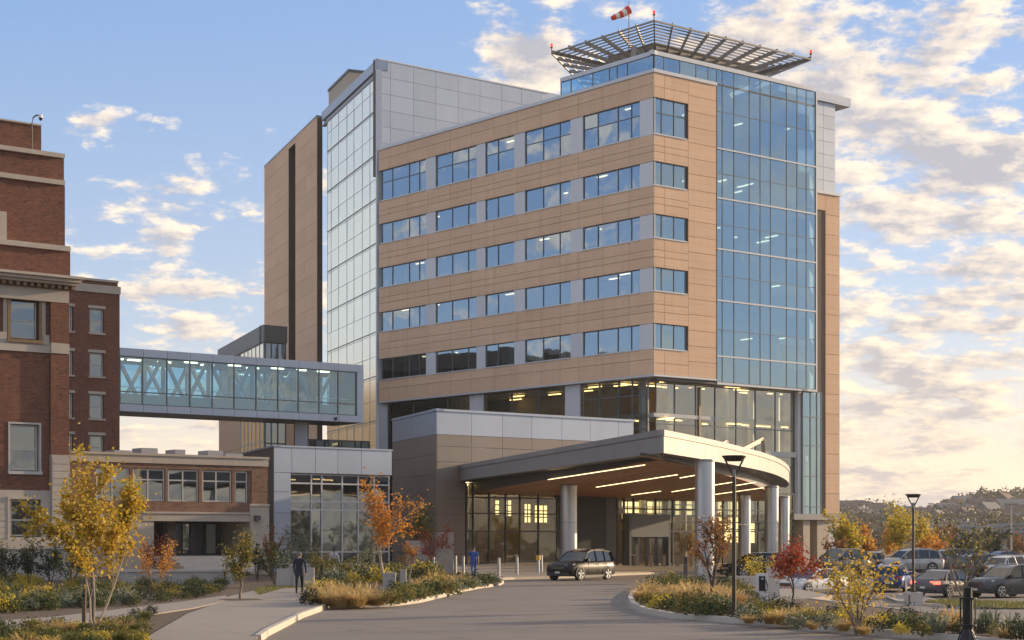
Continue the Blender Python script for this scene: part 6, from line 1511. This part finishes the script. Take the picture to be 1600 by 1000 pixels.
    q = MB(); q.box(f0[0] + .05, f0[0] + .075, -.15, .15, f0[1] + .06, f0[1] + .17); q.build('number_plate', 'plate', t)
    q = MB(); q.box(rb[0] - .075, rb[0] - .04, -.15, .15, rb[1] + .14, rb[1] + .25); q.build('number_plate', 'plate', t)
    q = MB(); q.box(rb[0] - .06, rb[0] + .12, -.74, .74, rb[1] - .10, rb[1] + .10); q.build('bumper', 'plastic_trim', t)
    t.location = (x, y, z); t.rotation_euler = (0, 0, math.atan2(hd.y, hd.x)); t.scale = (s, s, s)
    return t
def carpx(label, kind, pt_, px, Y, heading, **k):
    x = ray(px) * Y; return car(label, kind, pt_, x, Y, k.pop('z', gh(x, Y)), heading, **k)
carpx('black family car with roof rails driving out from under the canopy', 'suv', 'paint_black', 908, 99.5, (-.60, -.80), name='car', z=0.0, s=1.06)
carpx('black car standing under the canopy behind the red tree', 'suv', 'paint_black', 1180, 112, (-.92, -.35), group='parked cars')
carpx('blue hatchback parked left of the car park lamp post', 'suv', 'paint_blue', 1395, 97, (.35, .94), group='parked cars', s=.93)
carpx('grey saloon seen from behind with its tail light lit, right of the lamp post', 'sedan', 'paint_grey', 1482, 88.5, (.74, .67), group='parked cars', lit=True)
carpx('dark graphite car facing left at the right frame edge', 'suv', 'paint_graphite', 1574, 87.5, (-.86, -.50), group='parked cars')
carpx('grey car parked behind the wide amber shrub', 'suv', 'paint_graphite', 1312, 112, (-.80, -.60), group='parked cars', z=.05)
carpx('white car parked behind the red and orange tree', 'sedan', 'paint_white', 1268, 92, (-.75, -.66), group='parked cars')
carpx('tan car parked between the shrub and the blue hatchback', 'suv', 'paint_tan', 1364, 118, (.3, .95), group='parked cars')
carpx('pale silver estate car parked behind the lamp post', 'suv', 'paint_silver', 1420, 116, (-.97, -.25), group='parked cars', z=.05)
carpx('grey estate car parked right behind the thin half bare tree', 'suv', 'paint_grey', 1476, 122, (-.97, -.25), group='parked cars', z=.0)
carpx('light blue car roof showing far back in the car park', 'sedan', 'paint_blue', 1572, 150, (.9, .4), group='parked cars')
carpx('white car at the right frame edge behind the graphite car', 'suv', 'paint_white', 1592, 108, (.85, .5), group='parked cars')
carpx('grey car behind the graphite car and the thin tree', 'suv', 'paint_grey', 1545, 110, (.9, .4), group='parked cars')
carpx('small white car far back near the low white building', 'sedan', 'paint_white', 1525, 165, (.9, .4), group='parked cars')
carpx('black saloon far back between the autumn trees', 'sedan', 'paint_black', 1440, 160, (.9, .4), group='parked cars')

# ================================================================== PEOPLE
def skin(name, verts, edges, mats, pick, parent, sub=2):
    me = bpy.data.meshes.new(name); me.from_pydata([v[0] for v in verts], edges, []); o = bpy.data.objects.new(name + '_tmp', me); COL.objects.link(o)
    bpy.context.view_layer.objects.active = o
    sk = o.modifiers.new('skin', 'SKIN'); 
    if not me.skin_vertices: 
        bm = bmesh.new(); bm.from_mesh(me); bm.verts.layers.skin.verify(); bm.to_mesh(me); bm.free()
    for d, v in zip(me.skin_vertices[0].data, verts): r = v[1]; d.radius = r if isinstance(r, tuple) else (r, r); d.use_root = False
    me.skin_vertices[0].data[0].use_root = True
    sk.use_smooth_shade = True
    sb = o.modifiers.new('sub', 'SUBSURF'); sb.levels = sub; sb.render_levels = sub
    dg = bpy.context.evaluated_depsgraph_get(); ev = o.evaluated_get(dg); m2 = bpy.data.meshes.new_from_object(ev); bpy.data.objects.remove(o)
    m2.name = name; m2.materials.clear()
    for m in mats: m2.materials.append(MATS[m])
    for p in m2.polygons: p.material_index = pick(p.center); p.use_smooth = True
    ob = bpy.data.objects.new(name, m2); COL.objects.link(ob)
    if parent: ob.parent = parent; ob.matrix_parent_inverse = Matrix.Identity(4)
    return ob
simple('skin_tone', (.50, .29, .20), .6); simple('navy_coat', (.016, .019, .034), .85); simple('black_trousers', (.011, .011, .013), .85); simple('scrubs', (.022, .085, .34), .8); simple('white_shirt', (.72, .71, .72), .8); simple('navy_apron', (.02, .025, .06), .8); simple('hair_grey', (.16, .14, .13), .8); simple('hair_dark', (.015, .012, .01), .7); simple('shoe', (.012, .011, .011), .5)
def person(label, x, y, z, H, face, mats, hair, stride=.16, bulk=1.0, long_coat=False, sleeves=True, braid=False, arm_out=(.0, .0)):
    "figure built facing +Y, then turned; heights in fractions of 1.75 m"
    k = H / 1.75; t = thing('person', label, 'person', (x, y, z)); V = []; E = []
    def add(p, r, link_=None):
        V.append((Vector(p) * k, tuple(q * k for q in r) if isinstance(r, tuple) else r * k)); i = len(V) - 1
        if link_ is not None: E.append((link_, i))
        return i
    B = bulk
    pel = add((0, 0, .95), (.165 * B, .115 * B)); bel = add((0, .01, 1.10), (.155 * B, .11 * B), pel); che = add((0, .0, 1.30), (.185 * B, .12 * B), bel); sho = add((0, -.01, 1.43), (.13 * B, .09 * B), che); nec = add((0, .01, 1.51), .058, sho); hd0 = add((0, .03, 1.60), (.078, .092), nec); hd1 = add((0, .03, 1.70), (.070, .084), hd0)
    for s in (-1, 1):
        st = stride * s
        hip = add((s * .095, .0, .88), .098 * B, pel); kn = add((s * .10, st * .55 + .02, .49), .068, hip); an = add((s * .10, st - .02 + (-.06 if st < 0 else 0), .10 + (.05 if st < 0 else 0)), .045, kn); heel = add((s * .10, st - .03 + (-.06 if st < 0 else 0), .045 + (.05 if st < 0 else 0)), .040, an); toe = add((s * .115, st + .15 + (-.06 if st < 0 else 0), .035 + (.0 if st < 0 else 0)), (.042, .03), heel)
        ao = arm_out[0 if s < 0 else 1]
        sh = add((s * .205 * B, -.01, 1.405), .062 * B, sho); el = add((s * (.238 * B + ao * .5), -st * .45 - .02, 1.14), .048, sh); wr = add((s * (.246 * B + ao), -st * .75 + .06, .90), .033, el); pa = add((s * (.246 * B + ao), -st * .8 + .075, .82), (.026, .040), wr)
        for f in range(4):
            a = add((s * (.255 * B + ao), -st * .8 + .05 + f * .021, .765), .0105, pa); c = add((s * (.244 * B + ao), -st * .8 + .058 + f * .021, .725 + .006 * abs(f - 1.4)), .0085, a)
        th = add((s * (.255 * B + ao), -st * .8 + .115, .80), .012, pa); add((s * (.25 * B + ao), -st * .8 + .135, .765), .010, th)
    top, bot = mats
    def pick(c):
        zz = c.z / k; xx = abs(c.x) / k
        if zz > 1.495: return 2
        if zz < .075: return 3
        if zz < .14: return 3 if not long_coat else 3
        if xx > .19 and zz < .87: return 2
        if not sleeves and xx > .185 and zz < 1.18: return 2
        return 0 if zz > (.80 if long_coat else .93) or xx > .19 else 1
    skin('body', V, E, [top, bot, 'skin_tone', 'shoe'], pick, t)
    hm = MB(); rnd = random.Random(3)
    for i in range(9):
        for j in range(14):
            th0, th1 = math.pi * .62 * i / 9, math.pi * .62 * (i + 1) / 9; a0, a1 = 6.283 * j / 14, 6.283 * (j + 1) / 14
            f = lambda th, a: (math.sin(th) * math.cos(a) * .089 * k, (.015 + math.sin(th) * math.sin(a) * .104 - (.02 if th > 1.2 else 0)) * k, (1.655 + math.cos(th) * .112) * k)
            if math.sin((a0 + a1) / 2) > .35 and i > 4: continue
            hm.face([f(th0, a0), f(th1, a0), f(th1, a1), f(th0, a1)])
    o = hm.build('hair', hair, None, smooth=True); o.parent = t; o.matrix_parent_inverse = Matrix.Identity(4)
    for s in (-1, 1):
        e = MB(); e.tube([(s * .085 * k, .02 * k, 1.60 * k), (s * .098 * k, .012 * k, 1.63 * k), (s * .09 * k, .02 * k, 1.665 * k)], .014 * k, 6); o = e.build('ear', 'skin_tone', None, smooth=True); o.parent = t; o.matrix_parent_inverse = Matrix.Identity(4)
        e = MB(); e.cyl((s * .032 * k, .118 * k), .011 * k, 1.645 * k, 1.66 * k, n=8); o = e.build('eye', 'shoe', None); o.parent = t; o.matrix_parent_inverse = Matrix.Identity(4)
    e = MB(); e.tube([(0, .11 * k, 1.66 * k), (0, .135 * k, 1.615 * k), (0, .112 * k, 1.605 * k)], [.010 * k, .016 * k, .012 * k], 7); o = e.build('nose', 'skin_tone', None, smooth=True); o.parent = t; o.matrix_parent_inverse = Matrix.Identity(4)
    e = MB(); e.box(-.024 * k, .024 * k, .108 * k, .116 * k, 1.572 * k, 1.58 * k); o = e.build('mouth', 'mouth_red', None); o.parent = t; o.matrix_parent_inverse = Matrix.Identity(4)
    if long_coat:
        c = MB(); prof = [(.90 + .0, .185, .135), (.98, .178, .13), (1.1, .172, .125)]; prof = [(.76, .205, .15), (.85, .198, .145), (.95, .186, .135), (1.08, .176, .128)]
        for (z0, a0, b0), (z1, a1, b1) in zip(prof[:-1], prof[1:]):
            for j in range(20):
                q = lambda z_, a_, b_, j_: (a_ * B * math.cos(6.283 * j_ / 20) * k, b_ * B * math.sin(6.283 * j_ / 20) * k, z_ * k); c.face([q(z0, a0, b0, j), q(z0, a0, b0, j + 1), q(z1, a1, b1, j + 1), q(z1, a1, b1, j)])
        o = c.build('coat_skirt', top, None, smooth=True, weld=True); o.parent = t; o.matrix_parent_inverse = Matrix.Identity(4)
    if braid:
        e = MB(); e.tube([(0, -.075 * k, 1.66 * k), (0, -.12 * k, 1.58 * k), (.005, -.135 * k, 1.46 * k), (0, -.145 * k, 1.36 * k)], [.035 * k, .035 * k, .028 * k, .014 * k], 8); o = e.build('ponytail', hair, None, smooth=True); o.parent = t; o.matrix_parent_inverse = Matrix.Identity(4)
        e = MB()
        for s in (-1, 1): e.bar((s * .10 * k, -.115 * k, 1.42 * k), (-s * .06 * k, -.135 * k, 1.06 * k), .05 * k, .02 * k)
        e.box(-.15 * k, .15 * k, -.15 * k, -.125 * k, .88 * k, 1.08 * k); o = e.build('apron_straps', 'navy_apron', None); o.parent = t; o.matrix_parent_inverse = Matrix.Identity(4)
    t.rotation_euler = (0, 0, face); return t
simple('mouth_red', (.30, .10, .08), .6)
x, y = G(468, 928, KH); person('man in a dark navy coat and black trousers walking away up the footpath', x, y, KH, 1.76, .06, ('navy_coat', 'black_trousers'), 'hair_grey', .25, 1.04, True, True, arm_out=(-.02, .03))
x, y = G(740, 901, .15); person('man in bright blue scrubs walking towards the glass front', x, y, max(KH, zfc(x, y)), 1.80, .1, ('scrubs', 'scrubs'), 'hair_dark', .12, 1.12, False, False, arm_out=(.0, .0))
x, y = ray(522) * 99, 99.; person('person with a dark ponytail and white shirt seen behind the shrubs by the window wall', x, y, .2, 1.68, .12, ('white_shirt', 'navy_apron'), 'hair_dark', .05, .98, False, True, True, arm_out=(.06, .08))
# ================================================================== FAR HILLSIDE
def hz(x, y):
    r = ss(y, 420, 900); k = x / y
    ridge = 14 + 8.5 * ss(k, .22, .30) + 3.0 * math.sin(k * 38 + 1.0) * .6 + 1.6 * math.sin(k * 95)
    fall = 1 - .25 * ss(y, 900, 1300)
    return -.7 + r * (ridge + 3.5 * math.sin(x * .013 + y * .004) * (1 - ss(y, 760, 900)) * r) * fall
grid_sheet('hills', -300, 900, 400, 1300, 12, hz, 'far_ground')['kind'] = 'structure'
rnd = random.Random(77); HOUSES = []
def gable(x, y, z, w_, d, h, rh, ang, wall, roof, label):
    t = thing('hillside_house', label, 'house', (0, 0, 0), 'houses on the far hillside')
    b = MB(); b.box(-w_ / 2, w_ / 2, -d / 2, d / 2, -2.5, h); o = b.build('wall', wall, t)
    b = MB(); e = .35
    for s in (-1, 1):
        q = [(-w_ / 2 - e, s * (d / 2 + e), h - .2), (w_ / 2 + e, s * (d / 2 + e), h - .2), (w_ / 2 + e, 0, h + rh), (-w_ / 2 - e, 0, h + rh)]; b.face(q if s < 0 else q[::-1])
    for s in (-1, 1): b.face([(s * w_ / 2, -d / 2, h), (s * w_ / 2, d / 2, h), (s * w_ / 2, 0, h + rh - .1)])
    b.build('roof', roof, t)
    n = max(2, int(w_ / 3))
    for k in range(n):
        xx = -w_ / 2 + w_ * (k + .5) / n
        b = MB(); b.box(xx - .55, xx + .55, -d / 2 - .06, -d / 2 - .01, h * .35, h * .35 + 1.4); b.build('window', 'auto_glass', t)
    t.location = (x, y, z); t.rotation_euler = (0, 0, ang)
simple('house_pale', (.46, .42, .37), .9); simple('house_tan', (.36, .28, .21), .9); simple('house_grey', (.28, .28, .28), .9); simple('roof_brown', (.12, .08, .06), .9); simple('roof_grey', (.16, .155, .15), .9)
adj = ['pale', 'tan', 'grey']
spots = [(1505, 792), (1520, 785), (1540, 781), (1560, 779), (1588, 778), (1470, 795), (1450, 790), (1430, 799), (1480, 806), (1500, 809), (1530, 803), (1555, 799), (1578, 806), (1595, 797), (1400, 800), (1385, 797), (1360, 802), (1345, 798), (1330, 803), (1440, 812), (1465, 818), (1510, 818), (1545, 815), (1590, 817), (1416, 810), (1490, 799), (1525, 795), (1570, 790), (1375, 808), (1350, 810)]
def hill_at(px, py):
    Y = 440.
    while Y < 1250:
        x = ray(px) * Y
        if HZ - (hz(x, Y) - HC) * F / Y <= py: return x, Y, hz(x, Y)
        Y += 4
    return None
for i, (px, py) in enumerate(spots):
    q = hill_at(px, py + 3)
    if not q: continue
    HOUSES.append(q)
    c = i % 3; w_ = 8 + rnd.random() * 6
    gable(*q, w_, 6 + rnd.random() * 2, 3.2 + rnd.random() * 2.4, 1.8 + rnd.random() * 1.2, rnd.gauss(0, .5), ['house_pale', 'house_tan', 'house_grey'][c], 'roof_brown' if rnd.random() < .5 else 'roof_grey', adj[c] + ' walled house with a pitched roof among trees on the far hillside')
# woods on the hill: one mass of small crowns
mb = MB(); rnd = random.Random(12)
for k in range(2300):
    kk = .165 + rnd.random() * .165; y = 440 + (rnd.random() ** .8) * 560; x = kk * y; z = hz(x, y); R_ = 1.8 + rnd.random() * 2.4; Hh = R_ * (1.3 + rnd.random() * .7)
    if any(abs(x / y - q[0] / q[1]) * y < 7.5 and -30 < y - q[1] < 4 for q in HOUSES): continue
    for j in range(24):
        a = rnd.random() * 6.283; e = math.asin(rnd.random()); rr = R_ * (.65 + .4 * rnd.random())
        leaf(mb, Vector((x + math.cos(a) * math.cos(e) * rr, y + math.sin(a) * math.cos(e) * rr, z + math.sin(e) * Hh + .4)), 1.5, rnd, .3)
o = link('woods', leaf_mesh(mb, 'woods', 'leaf_far')); o['kind'] = 'stuff'; o['label'] = 'autumn woods covering the far hillside'
for i, (px, ytop, W) in enumerate(((1531, 767, 9), (1543, 770, 7.5), (1554, 770, 8), (1584, 772, 10), (1515, 776, 8), (1598, 777, 8), (1478, 780, 7))):
    Y = max(range(600, 1000, 5), key=lambda q: (hz(ray(px) * q, q) - HC) / q); x = ray(px) * Y; z = hz(x, Y); H_ = HC + (HZ - ytop) * Y / F - z
    t = thing('ridge_tree', ['pointed dark conifer on the skyline of the far hill', 'round topped tree just right of the skyline conifer', 'second round tree right of the skyline conifer', 'broad tree on the skyline above the far light pole', 'small tree left of the skyline conifer', 'tree on the skyline at the right frame edge', 'low tree on the skyline above the thin half bare tree'][i], 'tree', (x, Y, z), 'trees on the skyline of the hill')
    b = MB(); b.tube([(x, Y, z - 1), (x, Y, z + H_ * .7)], [.5, .2], 6); b.build('trunk', 'bark_dark', t)
    lm = MB(); 
    for j in range(420):
        a = rnd.random() * 6.283; f = rnd.random(); rr = W / 2 * ((1 - f) ** .8 if i == 0 else math.sqrt(max(0, 1 - (2 * f - 1) ** 2))) * (.5 + .5 * rnd.random()); leaf(lm, Vector((x + math.cos(a) * rr, Y + math.sin(a) * rr, z + H_ * (.22 + .78 * f) - .8)), 1.5, rnd, .2)
    o = link('crown', leaf_mesh(lm, 'crown', 'leaf_far'), t)
# low buildings and trees in the valley in front of the hill
for lab, px0, px1, y0, Y, d, m in (('low white building with wide openings beyond the car park', 1528, 1572, 824, 300, 14, 'house_pale'), ('long pale flat roofed shed at the foot of the hill', 1462, 1522, 817, 420, 20, 'house_pale'), ('grey flat roofed building right of the far light pole', 1584, 1640, 820, 380, 20, 'house_grey'), ('long tan low building behind the thin half bare tree', 1430, 1500, 831, 260, 12, 'house_tan'), ('pale low building at the right end of the valley', 1570, 1650, 833, 250, 12, 'house_pale')):
    x0, x1 = ray(px0) * Y, ray(px1) * Y; z1 = HC + (HZ - y0) * Y / F; t = thing('low_building', lab, 'building', ((x0 + x1) / 2, Y, -.7), 'low buildings in the valley')
    b = MB(); b.box(x0, x1, Y, Y + d, -.9, z1); b.build('wall', m, t); b = MB(); b.box(x0 - .4, x1 + .4, Y - .5, Y + d + .4, z1, z1 + .35); b.build('roof', 'roof_membrane', t)
    n = 5
    for k in range(n): xa = x0 + (x1 - x0) * (k + .2) / n; b = MB(); b.box(xa, xa + (x1 - x0) * .6 / n, Y - .05, Y - .01, z1 * .35, z1 * .85); b.build('window', 'auto_glass', t)
for i, (px, Y, H_, W, m) in enumerate(((1480, 240, 5.2, 6, 'leaf_copper'), (1510, 215, 4.2, 5, 'leaf_dark'), (1552, 205, 4.4, 5.5, 'leaf_dark'), (1590, 230, 4.0, 5, 'leaf_copper'), (1460, 200, 3.6, 4.4, 'leaf_orange'), (1535, 250, 4.5, 6, 'leaf_olive'))):
    x = ray(px) * Y; tree('valley_tree', ['tall brown tree behind the thin half bare tree', 'dark tree left of the low white building', 'dark spreading tree in front of the low white building', 'brown tree right of the far light pole', 'orange tree beyond the far parked cars', 'olive tree left behind the low white building'][i], (x, Y, -.6), H_, W, m, 700, .42, 200 + i, 'bark_dark', clear=.12, r=.1, depth=2, spread=.55, up=.25, scat=.6)
for lab, px, Y, yt in (('tall pale far light pole above the car park', 1580, 210, 789), ('short pale light pole left of the low white building', 1497, 230, 812)):
    x = ray(px) * Y; z1 = HC + (HZ - yt) * Y / F; t = thing('light_pole', lab, 'light pole', (x, Y, -.7)); b = MB(); b.cyl((x, Y), .16, -.8, z1, .10, n=8); b.build('pole', 'pale_stone', t); b = MB(); b.box(x - .9, x + .9, Y - .15, Y + .15, z1 - .05, z1 + .2); b.build('lamp_head', 'steel', t)

# ================================================================== NEIGHBOURING BUILDINGS (seen as reflections in the glass)
def block_building(lab, x0, x1, y0, y1, h, m, fl):
    t = thing('neighbour_building', lab, 'building', ((x0 + x1) / 2, (y0 + y1) / 2, 0))
    b = MB(); b.box(x0, x1, y0, y1, -1, h); b.build('wall', m, t)
    b = MB(); b.box(x0 - .2, x1 + .2, y0 - .2, y1 + .2, h, h + .8); b.build('parapet', 'limestone', t)
    b = MB(); b.box(x0 + 6, x0 + 16, y0 + 8, y0 + 20, h + .8, h + 4); b.build('plant_room', 'tan_panel', t)
    for k in range(fl):
        z = 2 + (h - 3) * k / fl; w = MB(); n = int((y1 - y0) / 4)
        for i in range(n): ya = y0 + 4 * i + 1.2; w.box(x1 + .01, x1 + .05, ya, ya + 1.7, z, z + 2)
        n = int((x1 - x0) / 4)
        for i in range(n): xa = x0 + 4 * i + 1.2; w.box(xa, xa + 1.7, y1 + .01, y1 + .05, z, z + 2)
        w.build('window', 'auto_glass', t)
block_building('long brick building left of the skybridge, mirrored in the glazed tower', -112, -74, 122, 292, 28, 'neighbour_wall', 7)
block_building('brick block across the street, mirrored in the entrance glass', -80, -22, -95, -60, 17, 'neighbour_wall', 4)
block_building('tan block across the street, mirrored in the lobby glass', -5, 62, -110, -70, 14, 'neighbour_wall', 4)
mb = MB(); rnd = random.Random(44)
for k in range(240):
    x = -150 + rnd.random() * 420; y = -50 + rnd.gauss(0, 4) + max(0, x - 60) * .45; R_ = 2.2 + rnd.random() * 2; Hh = 3 + rnd.random() * 3
    for j in range(60):
        a = rnd.random() * 6.283; e = math.asin(rnd.random() * 2 - 1); rr = R_ * (.5 + .5 * rnd.random())
        leaf(mb, Vector((x + math.cos(a) * math.cos(e) * rr, y + math.sin(a) * math.cos(e) * rr, 3.5 + math.sin(e) * Hh)), 1.1, rnd, .2)
o = link('street_woods', leaf_mesh(mb, 'street_woods', 'leaf_far')); o['kind'] = 'stuff'; o['label'] = 'belt of street trees behind the viewer, mirrored in the glass'

# ================================================================== HAZE
b = MB(); b.box(-910, 1410, -310, 2010, -1.9, 61.0)
o = b.build('haze', 'haze_air'); o['kind'] = 'stuff'; o['label'] = 'thin warm haze that softens the far hillside'
